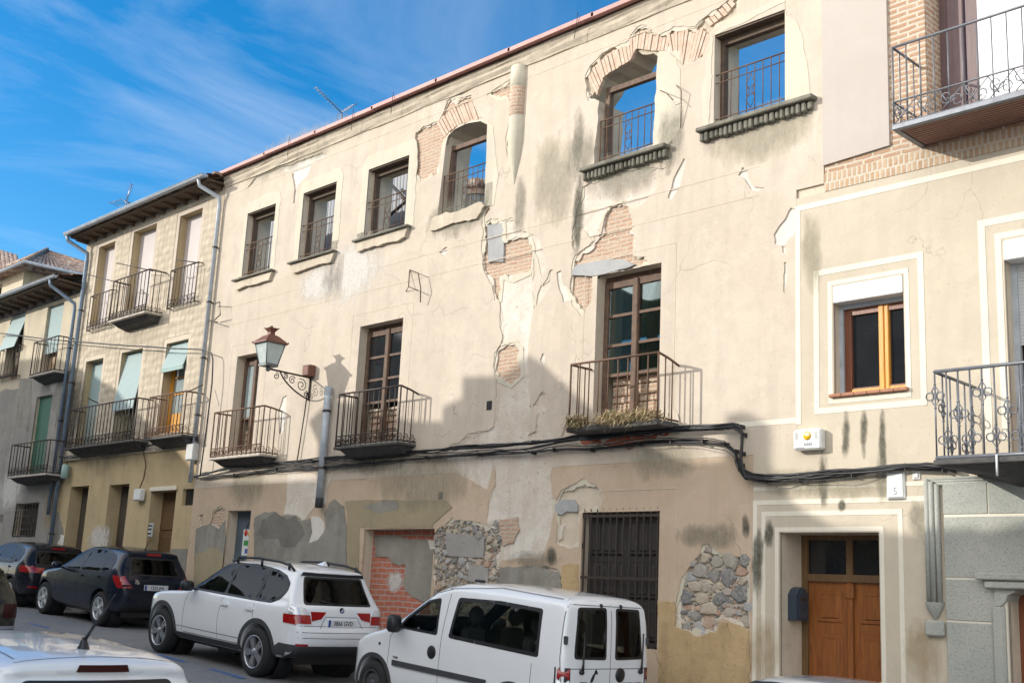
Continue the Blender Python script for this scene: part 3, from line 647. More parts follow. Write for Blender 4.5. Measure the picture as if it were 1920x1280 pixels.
def rubble(mb, poly, y, size=.16, seed=0, avoid=()):
    """irregular stones bedded in the wall"""
    rnd = random.Random(seed); xs = [p[0] for p in poly]; zs = [p[1] for p in poly]; pts = []
    for it in range(9000):
        s = size * max(.34, 1.55 * (1 - it / 2000.0) ** 1.5 if it < 2000 else .34 if it < 5000 else .2) * rnd.uniform(.75, 1.1); x, z = rnd.uniform(min(xs), max(xs)), rnd.uniform(min(zs), max(zs))
        if all((x - a) ** 2 + ((z - b) * 1.25) ** 2 > ((s + c) * .335) ** 2 for a, b, c in pts) and inpoly(np.array([x]), np.array([z]), poly)[0] and not any(inpoly(np.array([x]), np.array([z]), a)[0] for a in avoid):
            pts.append((x, z, s))
    tone = []
    yb = y
    for x, z, s in pts:
        y = yb + rnd.uniform(-.02, .022); n = rnd.randint(5, 8); a0 = rnd.uniform(0, 6.28); vs = []; el = rnd.uniform(.55, .95); t = rnd.random(); ro = rnd.uniform(-.4, .4)
        rr = [rnd.uniform(.68, 1.2) for _ in range(n)]
        for k, (q, dy) in enumerate(((1.0, .05), (.96, -.012), (.74, -.030))):
            for i in range(n):
                w = a0 + 6.283 * i / n; u, v = s * .5 * q * rr[i] * math.cos(w), s * .5 * q * rr[i] * el * math.sin(w)
                vs.append((x + u * math.cos(ro) - v * math.sin(ro), y + dy * (s / .16) ** .5 + rnd.uniform(-.006, .006), z + u * math.sin(ro) + v * math.cos(ro)))
        vs.append((x + rnd.uniform(-.02, .02), y - .034 * (s / .16) ** .5, z))
        fs = [(r * n + i, r * n + (i + 1) % n, (r + 1) * n + (i + 1) % n, (r + 1) * n + i) for r in range(2) for i in range(n)] + [(2 * n + i, 2 * n + (i + 1) % n, 3 * n) for i in range(n)]
        mb.add(vs, fs, 0, False); tone += [t] * len(vs)
    return tone
def set_tone(o, tone):
    a = o.data.attributes.new('tone', 'FLOAT', 'POINT'); a.data.foreach_set('value', tone)

names = {'undercoat': 'undercoat_patch', 'old_brick': 'brick_patch', 'white_gypsum': 'gypsum_patch', 'rubble': 'rubble_patch', 'red_rough': 'brick_patch', 'old_mortar': 'mortar_bed'}
for i, (kind, pts, rec) in enumerate(fills):
    mname = {'rubble': 'old_mortar', 'red_rough': 'red_brick'}.get(kind, kind)
    big = grow(pts, .0); big = ragged(big, .002, .3, i)
    # a plate behind the hole, wider than it on every side
    cx = [p[0] for p in pts]; cz = [p[1] for p in pts]
    plate = [(min(cx) - .06, min(cz) - .06), (max(cx) + .06, min(cz) - .06), (max(cx) + .06, max(cz) + .06), (min(cx) - .06, max(cz) + .06)]
    hol = [o_ for o_ in openings]
    # plates of neighbouring holes stay within their own outline grown by 6 cm
    g = []
    n = len(pts); area = sum(pts[k][0] * pts[(k + 1) % n][1] - pts[(k + 1) % n][0] * pts[k][1] for k in range(n)); sg = 1 if area > 0 else -1
    for k in range(n):
        a, b, c = pts[k - 1], pts[k], pts[(k + 1) % n]
        e1 = Vector((b[0] - a[0], b[1] - a[1])).normalized(); e2 = Vector((c[0] - b[0], c[1] - b[1])).normalized()
        nn = Vector((e1.y + e2.y, -(e1.x + e2.x))); L = nn.length
        if L < .2: g.append(b); continue
        nn = nn / L * sg; g.append((b[0] + nn.x * .055, b[1] + nn.y * .055))
    if kind in ('undercoat', 'white_gypsum'): hol = hol + [p for k2, p, r2 in fills if k2 in ('old_brick', 'rubble')]
    MB().sheet(g, hol, Y0 + rec + i * .0004, .054 - rec + .004).build(names[kind], M[mname], wall)
    if kind in ('old_brick', 'old_mortar', 'rubble', 'undercoat', 'red_rough'):   # crumbling lime layers left round the edge of the hole
        w_ = .05 if kind != 'undercoat' else .035
        for lay, (fac, dep, mt) in enumerate(((1.0, .010, 'patch_plaster'), (2.0, .020 if kind != 'undercoat' else .0175, 'undercoat'))):
            inn = []
            for k in range(n):
                a, b, c = pts[k - 1], pts[k], pts[(k + 1) % n]
                e1 = Vector((b[0] - a[0], b[1] - a[1])).normalized(); e2 = Vector((c[0] - b[0], c[1] - b[1])).normalized()
                nn = Vector((e1.y + e2.y, -(e1.x + e2.x))); L = nn.length
                if L < .2: inn.append(b); continue
                nn = nn / L * sg; inn.append((b[0] - nn.x * w_ * (fac - .75) * .55, b[1] - nn.y * w_ * (fac - .75) * .55))
            inn = ragged(inn, w_ * 1.35, .03, 200 + i * 3 + lay)
            MB().sheet(g, hol + [inn], Y0 + dep + i * .0003, .03).build('lime_edge', M[mt], wall)
    if kind == 'rubble':
        r = MB()
        blocks = []
        if i == n_up + 1:
            blocks = [g8([(100, 522), (205, 530), (312, 542), (305, 655), (200, 650), (105, 640)]), g8([(222, 690), (330, 695), (330, 792), (225, 785)]), g8([(395, 725), (480, 728), (480, 800), (395, 800)])]
            for q, b in enumerate(blocks): MB().sheet(ragged(b, .012, .06, 60 + q), [], Y0 + .015, .06).build('ashlar_block', M['stone_block'], wall)
        tone = rubble(r, pts, Y0 + rec - .012, .15 if i == n_up + 1 else .21, 40 + i, blocks)
        set_tone(r.build('rubble_stones', M['rubble_stone'], wall), tone)
vb = MB()
voussoirs(vb, c3([(235, 545), (275, 440), (340, 395), (430, 345), (460, 275), (520, 285), (575, 290), (640, 285)]), c3([(183, 440), (215, 370), (290, 305), (420, 225), (490, 170), (560, 185), (600, 205), (660, 190)]), Y0 + .012, Y0 + .08, seed=1)
voussoirs(vb, c3([(650, 285), (700, 325), (735, 378), (800, 345), (850, 300)]), c3([(610, 205), (700, 155), (800, 155), (860, 160), (888, 210)]), Y0 + .016, Y0 + .08, seed=2)
voussoirs(vb, c3([(880, 150), (930, 115), (985, 75), (1030, 20)]), c3([(850, 115), (910, 70), (960, 25), (1000, -15)]), Y0 + .014, Y0 + .08, seed=3)
vb.build('brick_arch', M['brick_plain'], wall)
vb = MB(); voussoirs(vb, c1([(1320, 790), (1345, 750), (1400, 710), (1470, 690), (1530, 680)]), c1([(1270, 700), (1310, 660), (1350, 610), (1420, 575), (1490, 560)]), Y0 + .012, Y0 + .08, seed=4)
vb.build('brick_arch', M['brick_plain'], wall)
MB().sheet(ragged(c5([(180, 335), (185, 305), (205, 288), (290, 268), (410, 258), (470, 285), (440, 300), (340, 325), (275, 338)]), .01, .05, 71), [RP(D3)], Y0 - .012, .06).build('stone_lintel', M['blue_stone'], wall)
MB().sheet(ragged(c2_([(362, 668), (430, 655), (432, 830), (362, 832)]), .01, .05, 72), [], Y0 + .02, .04).build('ashlar_block', M['blue_stone'], wall)
MB().sheet(ragged(g8([(695, 365), (740, 335), (800, 335), (820, 370), (815, 405), (760, 400), (730, 420), (700, 400)]), .01, .05, 73), [], Y0 + .015, .04).build('ashlar_block', M['blue_stone'], wall)

# later repairs laid over the plaster
def over(pts, mat, name, t=.008, amp=.03, step=.07, seed=0, dy=0.0):
    MB().sheet(ragged(pts, amp, step, seed), openings, Y0 - t + dy, t + .012).build(name, M[mat], wall)
over(c7([(425, 505), (500, 475), (560, 468), (610, 488), (690, 488), (730, 522), (780, 512), (792, 570), (785, 640), (870, 640), (880, 560), (870, 470), (900, 410), (945, 393), (990, 440), (1005, 520), (1015, 760), (1015, 1100), (425, 1100)]), 'cement', 'cement_patch', .010, seed=81)
over(c7([(455, 600), (480, 520), (560, 475), (640, 520), (690, 495), (735, 560), (745, 605), (690, 690), (600, 690), (585, 640), (500, 640)]), 'cement_dark', 'cement_patch', .0125, .02, .06, 181)
over(c7([(880, 580), (935, 600), (1000, 640), (1008, 1000), (800, 1000), (790, 680)]), 'cement_pale', 'cement_patch', .0122, .02, .06, 182)
over(c7([(55, 745), (180, 690), (245, 740), (245, 1000), (45, 1000)]), 'olive_plaster', 'cement_patch', .0115, .02, .06, 183)
over(g8([(395, 450), (490, 432), (500, 500), (470, 560), (410, 590)]), 'old_brick', 'brick_patch', .004, .02, .05, 184)
over(c7([(790, 505), (835, 500), (870, 545), (868, 600), (830, 640), (775, 665), (795, 600)]), 'white_gypsum', 'gypsum_patch', .013, .015, .05, 82)
over(c7([(640, 230), (660, 225), (900, 225), (930, 225), (885, 330), (880, 420), (825, 420), (740, 525), (690, 488), (610, 480), (630, 400)]), 'undercoat', 'undercoat_patch', .006, .02, .06, 83)
over(c7([(60, 570), (150, 545), (200, 580), (245, 520), (250, 620), (250, 1000), (40, 1000)]), 'cement', 'cement_patch', .009, .02, .06, 84)
over(c7([(1000, 405), (1060, 395), (1640, 395), (1680, 440), (1560, 540), (1555, 565), (1090, 570), (1085, 1000), (1018, 1000), (1010, 480)]), 'olive_plaster', 'cement_patch', .007, .012, .08, 85)
over(c7([(1110, 440), (1250, 395), (1340, 400), (1330, 450), (1200, 480)]), 'cement_pale', 'cement_patch', .010, .02, .06, 86)
over(g8([(1265, 880), (1350, 900), (1355, 1035), (1480, 1080), (1580, 1050), (1600, 990), (1700, 1035), (1760, 1065), (1760, 1420), (1265, 1420)]), 'ochre_base_plaster', 'base_plaster', .012, .03, .07, 87)
over(g8([(735, 700), (830, 690), (830, 1100), (735, 1100)]), 'ochre_base_plaster', 'base_plaster', .010, .02, .07, 88)
over(g8([(395, 712), (560, 700), (720, 735), (735, 800), (730, 900), (395, 900)]), 'cement', 'cement_patch', .010, .02, .06, 89)
# smoother grey-white collars round the top windows
def collar(r, l, t, rr, b, seed, mat='patch_plaster'):
    x0, x1, z0, z1 = r
    over([(x0 - l, z0 - b), (x0 - l, z1 + t * .4), (x0 - l * .4, z1 + t), (x1 + rr * .5, z1 + t), (x1 + rr, z1 + t * .3), (x1 + rr, z0 - b)], mat, 'patch_plaster', .006, .03, .09, seed)
collar(W[0], .16, .30, .16, 0, 91); collar(W[1], .18, .28, .2, 0, 92); collar(W[2], .22, .3, .26, .1, 93)
over(PP([(914, 228), (925, 240), (935, 330), (925, 385), (908, 388)]), 'patch_plaster', 'patch_plaster', .006, .02, .07, 94)
over(c3([(588, 300), (640, 290), (700, 330), (722, 390), (720, 700), (690, 800), (620, 850), (555, 845)]), 'patch_plaster', 'patch_plaster', .006, .03, .07, 95)
over(c3([(1315, 20), (1330, 90), (1380, 110), (1420, 200), (1455, 420), (1460, 540), (1310, 590)]), 'patch_plaster', 'patch_plaster', .006, .02, .07, 96)
over(c3([(905, 200), (870, 330), (860, 430), (835, 520), (850, 640), (850, 740), (880, 735)]), 'patch_plaster', 'patch_plaster', .006, .02, .07, 97)
over(c3([(1030, 90), (1150, 60), (1315, -10), (1315, 20), (920, 200), (905, 190)]), 'patch_plaster', 'patch_plaster', .006, .02, .07, 98)
# faint grooves that divide the plaster
gr_ = MB()
def groove(a, b, r=.007): gr_.box(min(a[0], b[0]), max(a[0], b[0]) + (.012 if a[0] == b[0] else 0), Y0 - .0035, Y0 + .002, min(a[1], b[1]), max(a[1], b[1]) + (.012 if a[1] == b[1] else 0))
for z in (5.56, 5.98): groove((RX0, z), (RX1 - .6, z))
groove((RX0, 8.72), (RXT, 8.72))
for r in (D1, D2, D3):
    x0, x1, z0, z1 = r
    for x in (x0 - .26, x1 + .26): groove((x, z0 + .2), (x, z1 + .25))
    groove((x0 - .26, z1 + .25), (x1 + .26, z1 + .25))
x0, x1, z0, z1 = GR
groove((x1 + .3, z0 + .4), (x1 + .3, z1 + .3)); groove((x0 + .3, z1 + .3), (x1 + .3, z1 + .3))
gr_.build('plaster_groove', M['reveal_plaster'], wall)
# stains
def stain(pts, mat='stain_black', dy=.006, par=None):
    a = [p[0] for p in pts]; b = [p[1] for p in pts]
    g = MB(); g.add([(min(a), Y0 - dy, min(b)), (max(a), Y0 - dy, min(b)), (max(a), Y0 - dy, max(b)), (min(a), Y0 - dy, max(b))], [(0, 1, 2, 3)])
    g.build('stain', M[mat], par or wall)
stain(PP([(1262, 980), (1400, 1030)]), 'stain_grey', .014)
stain(PP([(965, 330), (985, 450)]), 'stain_grey'); stain(PP([(1000, 260), (1080, 420)]), 'stain_faint'); stain(PP([(1075, 200), (1095, 320)]), 'stain_grey')
stain(PP([(1075, 330), (1092, 480)]), 'stain_black'); stain(PP([(1230, 200), (1285, 320)]), 'stain_grey'); stain(PP([(1060, 250), (1120, 330)]), 'stain_grey', .012)
stain(PP([(945, 1030), (1060, 1068)]), 'stain_grey', .018); stain(PP([(1025, 1020), (1045, 1062)]), 'stain_black', .019)
stain(PP([(1390, 960), (1408, 1010)]), 'stain_black'); stain(PP([(1320, 225), (1545, 275)]), 'stain_faint', .007); stain(PP([(1095, 300), (1260, 350)]), 'stain_grey', .008)
stain(PP([(800, 380), (920, 430)]), 'stain_grey'); stain(PP([(1180, 830), (1330, 900)]), 'stain_faint'); stain(PP([(640, 850), (760, 890)]), 'stain_grey'); stain(PP([(430, 300), (700, 260)]), 'stain_faint')
stain(PP([(430, 870), (500, 950)]), 'stain_faint', .01); stain(PP([(700, 860), (900, 960)]), 'stain_faint', .01)
stain(PP([(600, 460), (720, 560)]), 'stain_white'); stain(PP([(560, 500), (640, 560)]), 'stain_white'); 
 
stain(PP([(913, 752), (922, 768)]), 'ink_black', .004); stain(PP([(823, 922), (830, 936)]), 'ink_black', .004)

# cornice and coping
cn = MB()
rnd = random.Random(3); xs = list(np.arange(RX0, RXT, .45)) + [RXT]
def strip(mb, prof_fn, jag, seed):
    rr = random.Random(seed); sec = []
    for x in xs: sec.append([(x, y + rr.uniform(-jag, jag), z + rr.uniform(-jag, jag)) for y, z in prof_fn])
    k = len(prof_fn)
    for a, b in zip(sec, sec[1:]):
        mb.add(a + b, [(i, (i + 1) % k, k + (i + 1) % k, k + i) for i in range(k)], 0)
    mb.add(sec[0], [tuple(range(k))]); mb.add(sec[-1], [tuple(reversed(range(k)))])
strip(cn, [(Y0 + .05, 8.95), (Y0 - .02, 8.95), (Y0 - .03, 8.99), (Y0 - .06, 9.05), (Y0 - .065, 9.11), (Y0 - .09, 9.15), (Y0 - .09, 9.20), (Y0 + .05, 9.2)], .011, 5)
cn.build('cornice', M['cornice_stone'], ruin)
cp = MB()
for i, x in enumerate(np.arange(RX0 - .05, RXT, 1.95)):
    xe = min(x + 2.0, RXT); dz = rnd.uniform(-.012, .012) + .006 * (i % 2)
    cp.hexa([(x, Y0 - .22, 9.225 + dz), (xe, Y0 - .22, 9.225 + dz), (x, Y0 + .75, 9.33 + dz), (xe, Y0 + .75, 9.33 + dz), (x, Y0 - .22, 9.30 + dz), (xe, Y0 - .22, 9.30 + dz), (x, Y0 + .75, 9.36 + dz), (xe, Y0 + .75, 9.36 + dz)])
cp.build('coping', M['coping_red'], ruin)
MB().box(RX0, RXT, Y0 - .10, Y0 + .6, 9.2005, 9.226).build('coping_bed', M['dark_wood'], ruin)
hk = MB()
for px, py in ((755, 178), (680, 212), (560, 262), (1100, 45)):
    x, z = P(px, py); MB().tube([(x - .12, Y0 - .16, 9.0), (x, Y0 - .24, 9.2), (x + .03, Y0 - .25, 9.38)], .006, 5).build('iron_hook', M['iron'], ruin)
# the round flue stump with its tapering foot
fx, fz = P(976, 105); fl = MB()
prof = [(.13, 9.0), (.16, 8.98), (.165, 8.6), (.15, 8.59), (.15, 8.0), (.155, 7.95), (.15, 7.6), (.12, 7.35), (.07, 7.1), (.02, 6.85)]
fl.lathe([(r, z) for r, z in prof], (fx, Y0 + .01, 0), 'z', 12, 0, math.pi, 2 * math.pi)
fl.build('flue_stump', M['patch_plaster'], ruin)
MB().lathe([(.152, 8.585), (.158, 8.58), (.158, 8.1), (.152, 8.06)], (fx, Y0 + .01, 0), 'z', 12, 0, math.pi, 2 * math.pi).build('flue_brickwork', M['old_brick'], ruin)

# top windows: sills, old frames, railings
for i, r in enumerate(W):
    x0, x1, z0, z1 = r
    fr = MB(); yj = Y0 + .15
    fr.box(x0 - .01, x0 + .07, yj, yj + .10, z0, z1 + .02)
    if i < 3 or i == 5: fr.box(x0 + .072, x1 + .01, yj + .002, yj + .098, z1 - .13, z1 + .03); fr.box(x0, x1, yj - .13, yj - .003, z1 - .03, z1 + .03)
    else: fr.box(x0 + .072, x1 + .01, yj - .01, yj + .08, z1 - .09, z1 - .005)
    fr.build('window_frame', M['dark_wood'] if i < 3 or i == 5 else M['weathered_wood'], ruin)
    ra = MB(); zr = z0 + (z1 - z0) * (.52 if i < 3 else .56)
    if i == 5: zr = z0 + (z1 - z0) * .56
    n = 7 if i < 3 else 9; ironwork(ra, x0 - .01, x1 + .01, Y0 + .05, z0 + .02, zr, n, .012, .0075, zr - .13, .08)
    lozenge(ra, x0 + (x1 - x0) * .5, Y0 + .047, z0 + .12, zr - .15)
    ra.build('railing', M['rusty_iron'], ruin)
for i, r in enumerate(W[:3]):
    x0, x1, z0, z1 = r; s = MB()
    s.bbox(x0 - .22, x1 + .22, Y0 - .13, Y0 + .0, z0 - .075, z0 - .035, .008)
    s.build('window_sill', M['dark_stone'], ruin); s = MB()
    s.sheet(ragged([(x0 - .17, z0 - .08), (x0 - .10, z0 - .27), (x1 + .1, z0 - .27), (x1 + .18, z0 - .08)], .02, .08, 100 + i), [], Y0 - .07, .07); s.build('sill_course', M['cornice_stone'], ruin)
x0, x1, z0, z1 = w4; MB().sheet(ragged([(x0 - .22, z0 - .02), (x0 - .2, z0 - .28), (x1 - .1, z0 - .26), (x1 + .1, z0 - .08), (x1, z0 - .02)], .03, .06, 104), [], Y0 - .05, .05).build('window_sill', M['cornice_stone'], ruin)
for r, ea, eb in ((w5, .28, .30), (w6, .22, .50)):
    x0, x1, z0, z1 = r; s = MB(); s.bbox(x0 - ea, x1 + eb, Y0 - .15, Y0 + .03, z0 - .10, z0 - .035, .012)
    for k, x in enumerate(np.arange(x0 - ea + .03, x1 + eb - .05, .085)):
        j = random.uniform(-.012, .012); s.bbox(x, x + random.uniform(.055, .075), Y0 - .085 + j, Y0 + .0, z0 - .235 + j * 1.5, z0 - .102, .014)
    s.build('window_sill', M['dark_stone'], ruin)
    g = MB()
    for k in range(7):
        x = random.uniform(x0, x1); w = random.uniform(.08, .22); h = random.uniform(.02, .06)
        g.lathe([(.001, h), (w * .3, h * .8), (w * .5, 0)], (x, Y0 + random.uniform(.05, .3), z0), 'z', 7)
    g.build('sill_rubble', M['dark_stone'], ruin)
# inside: floor, inner walls, floor beams, back wall
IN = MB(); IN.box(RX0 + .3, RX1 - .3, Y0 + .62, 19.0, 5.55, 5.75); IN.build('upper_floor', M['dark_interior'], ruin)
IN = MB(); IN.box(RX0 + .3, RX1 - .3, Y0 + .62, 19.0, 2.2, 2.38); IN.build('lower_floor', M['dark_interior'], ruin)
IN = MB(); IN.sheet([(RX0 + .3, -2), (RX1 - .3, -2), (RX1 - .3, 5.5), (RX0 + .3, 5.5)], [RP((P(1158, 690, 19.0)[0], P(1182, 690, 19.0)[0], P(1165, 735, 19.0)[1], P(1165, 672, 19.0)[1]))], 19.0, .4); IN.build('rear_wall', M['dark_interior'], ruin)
IN = MB(); IN.box(RX0 + .02, RX0 + .3, Y0 + .63, 19.0, -2, 6.2); IN.build('side_wall', M['reveal_plaster'], ruin); IN = MB(); IN.box(RX1 - .3, RX1 - .02, Y0 + .63, 19.0, -2, 6.2); IN.build('side_wall', M['reveal_plaster'], ruin)
IN = MB()
for x in (-12.9, -11.4, -10.6): MB().box(x, x + .14, 15.5, 15.64, 2.4, 5.5).build('roof_prop', M['interior_orange'], ruin)
MB().box(-13.5, -9, 15.2, 15.34, 4.1, 4.22).build('roof_prop', M['interior_orange'], ruin); IN.box(-13.5, -9, 15.2, 15.3, 3.55, 3.7); IN.build('roof_prop', M['interior_orange'], ruin)

# first-floor french doors and balconies
def french(r, leafw, mat, rows=3, mull=True, glass='window_dark', low=None, y=.20, name='french_door'):
    x0, x1, z0, z1 = r; yj = Y0 + y; f = MB()
    xs_ = [x0 + .02, (x0 + x1) / 2 - .05, (x0 + x1) / 2 + .05, x1 - .0]
    f.bbox(x0 + .0, x0 + .08, yj, yj + .08, z0, z1 - .08, .008); f.bbox(x1 - .04, x1 + .02, yj, yj + .08, z0, z1 - .08, .008)
    f.bbox((x0 + x1) / 2 - .055, (x0 + x1) / 2 + .055, yj - .02, yj + .07, z0, z1 - .09, .012)
    f.box(x0 + .081, x1 - .041, yj + .01, yj + .075, z1 - .19, z1 - .085); f.box(x0 + .001, x1 - .001, yj + .03, yj + .06, z1 - .084, z1 + .03)
    zb = z0 + (z1 - z0) * .34
    for k in range(rows):
        z = zb + (z1 - .19 - zb) * k / rows
        f.box(x0 + .081, (x0 + x1) / 2 - .056, yj + .012, yj + .06, z, z + .045); f.box((x0 + x1) / 2 + .056, x1 - .041, yj + .012, yj + .06, z, z + .045)
    fo = f.build(name, M[mat], ruin)
    g = MB(); g.box(x0 + .09, x1 - .05, yj + .035, yj + .043, zb, z1 - .19); g.build('pane', M[glass], fo)
    return fo
f3 = french(D3, 0, 'weathered_wood', 3, glass='clear_glass', y=.18)
f2 = french(D2, 0, 'weathered_wood', 3, glass='window_dark', y=.18)
f1 = french(D1, 0, 'weathered_wood', 1, glass='window_dusty', y=.20)
def blocks(r, ztop, seed, mat='pale_wood'):            # loose bricks walled up behind the glass
    x0, x1, z0, z1 = r; g = MB(); rn = random.Random(seed); z = z0
    while z < ztop:
        h = rn.uniform(.11, .17); x = x0 + .10
        while x < x1 - .05:
            w = rn.uniform(.16, .3); g.bbox(x, min(x + w - .015, x1 - .01), Y0 + .30 + rn.uniform(0, .03), Y0 + .44, z, min(z + h - .015, ztop), .012); x += w
        z += h
    g.build('walled_up_bricks', M['old_brick'], ruin)
blocks(D3, 3.32, 1); blocks(D2, 3.25, 2); blocks(D1, 3.2, 3)
x0, x1, z0, z1 = D3; MB().bbox(x0 + .09, x1 - .02, Y0 + .27, Y0 + .47, 3.325, 3.40, .02).build('lintel_stone', M['cornice_stone'], ruin)
x0, x1, z0, z1 = D2; MB().bbox(x0 + .09, x1 - .02, Y0 + .27, Y0 + .47, 3.255, 3.31, .02).build('lintel_stone', M['cornice_stone'], ruin)

def balcony(parent, x0, x1, yf, zs, zt, n, mslab, band=.17, ns=3, iron='iron', slab_t=.05, sag=0.0, consoles=True, yw=Y0, rail=.019, bar=.0108, lab=None):
    s = MB(); s.bbox(x0 - .03, x1 + .03, yf - .03, yw - .001, zs - slab_t, zs, .01); so_ = s.build('balcony_slab', M[mslab], parent)
    if consoles:
        c = MB(); c.hexa([(x0 + .12, yf + .2, zs - slab_t - .10), (x1 - .12, yf + .2, zs - slab_t - .10), (x0 + .12, yw - .002, zs - slab_t - .16), (x1 - .12, yw - .002, zs - slab_t - .16),
                          (x0 + .05, yf + .06, zs - slab_t - .003), (x1 - .05, yf + .06, zs - slab_t - .003), (x0 + .05, yw - .002, zs - slab_t - .003), (x1 - .05, yw - .002, zs - slab_t - .003)])
        c.build('balcony_console', M['slab_dark'], so_)
    r = MB(); ironwork(r, x0, x1, yf, zs, zt, n, rail, bar, zs + band + .02 if band else None, .03)
    for x, sg in ((x0, 0), (x1, sag)): ironside(r, x, yf, yw + .02, zs, zt, ns, rail, bar, .03, sg)
    if band:
        scrollband(r, x0 + .01, x1 - .01, yf, zs + .035, zs + band)
        for x in (x0, x1): scrollside(r, x, yf, yw, zs + .035, zs + band)
    return r.build('balcony_railing', M[iron], parent, lab)
YB = 12.58
def bal_px(pl, pr, pb, yf): a, b, c = P(*pl, yf), P(*pr, yf), P(*pb, yf); return a[0], b[0], c[1], (a[1] + b[1]) / 2
a = bal_px((403, 772), (496, 762), (398, 858), 12.6); balcony(ruin, a[0], a[1], 12.6, a[2], a[3], 11, 'slab_paint', iron='rusty_iron', sag=.06)
a = bal_px((637, 736), (752, 726), (628, 838), 12.6); balcony(ruin, a[0], a[1], 12.6, a[2], a[3], 12, 'slab_dark', iron='iron', sag=.1)
a = bal_px((1071, 683), (1235, 661), (1072, 800), 12.55); B3 = a; balcony(ruin, a[0], a[1], 12.55, a[2], a[3], 9, 'slab_dark', band=0, iron='rusty_iron', sag=.12, ns=3, consoles=False, slab_t=.08)
# ground floor: blue door, bricked-up garage door, barred window
x0, x1, z0, z1 = BD
d = MB(); d.box(x0 + .0, x1 + .01, Y0 + .24, Y0 + .29, z0, z1 + .01); door = d.build('metal_door', M['blue_door'], ruin)
po = MB(); cols = [('poster_red', 0, 2), ('poster_green', 0, 1), ('poster_blue', 0, 0)]
pz = P(470, 990)[1]; px0, px1 = x0 + (x1 - x0) * .33, x1 - .02; pzz = P(455, 1040)[1]
MB().box(px0, px1, Y0 + .233, Y0 + .2395, pzz, pz).build('poster', M['paper'], door)
for j in range(2):
    xa = px0 + (px1 - px0) * (.04 + .5 * j); xb = xa + (px1 - px0) * .44; hh = (pz - pzz)
    MB().lathe([(.001, 0), (.07, 0), (.07, .001)], (xa + .08, Y0 + .2315, pz - hh * .14), 'y', 10).build('poster_print', M['poster_red'], door)
    MB().lathe([(.001, 0), (.05, 0), (.05, .001)], (xa + .2, Y0 + .2315, pz - hh * .17), 'y', 10).build('poster_print', M['yellow_paint'], door)
    MB().box(xa + .03, xb - .02, Y0 + .230, Y0 + .2325, pz - hh * .62, pz - hh * .42).build('poster_print', M['poster_green'], door)
    MB().box(xa + .1, xb, Y0 + .230, Y0 + .2325, pz - hh * .92, pz - hh * .74).build('poster_print', M['poster_blue'], door)
gf = MB()
for k in range(4):
    cx = x0 + .16 + k * (x1 - x0) * .2; cz = pzz - .13
    gf.tube([(cx - .05, Y0 + .236, cz - .08), (cx + .02, Y0 + .236, cz + .08), (cx + .05, Y0 + .236, cz - .05), (cx + .09, Y0 + .236, cz + .04)], .011, 5)
gf.tube([(x0 + .42, Y0 + .236, pz + .04), (x0 + .48, Y0 + .236, pz + .14)], .01, 5)
gf.build('graffiti', M['ink_black'], door)
x0, x1, z0, z1 = GA
gi = MB(); gi.box(x0 - .01, x1 + .01, Y0 + .22, Y0 + .4, z0 - .3, z1 + .01); inf = gi.build('bricked_up_doorway', M['red_brick'], ruin)
MB().sheet(ragged(c7([(1130, 615), (1470, 640), (1500, 700), (1505, 780), (1540, 850), (1550, 960), (1460, 1060), (1380, 1010), (1310, 930), (1325, 800), (1240, 790), (1215, 750), (1130, 755)]), .03, .06, 110), [], Y0 + .205, .02).build('mortar_smear', M['cement_pale'], inf)
MB().sheet(ragged(c7([(1465, 640), (1515, 640), (1515, 690), (1480, 700)]), .02, .05, 111), [], Y0 + .2, .02).build('mortar_smear', M['white_gypsum'], inf)
stain(c7([(1200, 830), (1320, 980)]), 'stain_white', -.215, inf)
x0, x1, z0, z1 = GR
sh = MB(); sh.box(x0, x1, Y0 + .16, Y0 + .22, z0, z1); mid = (x0 + x1) / 2
for (xa, xb) in ((x0 + .06, mid - .05), (mid + .05, x1 - .06)):
    w = (xb - xa)
    for (za, zb) in ((z0 + .1, z0 + (z1 - z0) * .30), (z0 + (z1 - z0) * .36, z0 + (z1 - z0) * .62), (z0 + (z1 - z0) * .68, z1 - .1)):
        sh.bbox(xa, xb, Y0 + .135, Y0 + .161, za, zb, .012)
        for q in range(3): sh.bbox(xa + .06 + q * (w - .1) / 3, xa + .02 + (q + 1) * (w - .1) / 3, Y0 + .115, Y0 + .137, za + .05, zb - .05, .012)
sh.build('wooden_shutter', M['shutter_dark'], ruin)
gb = MB()
for k in range(12): x = x0 + .04 + (x1 - x0 - .08) * k / 11; gb.bar((x, Y0 + .02, z0), (x, Y0 + .02, z1 + .02), .02)
for t in (.03, .5, .97): gb.box(x0, x1, Y0 + .005, Y0 + .012, z0 + (z1 - z0) * t - .02, z0 + (z1 - z0) * t + .02)
for k in range(12): x = x0 + .04 + (x1 - x0 - .08) * k / 11; gb.tube([(x, Y0 + .0, z1 + .05), (x, Y0 + .02, z1)], .007, 4)
gb.build('window_grille', M['iron'], ruin)

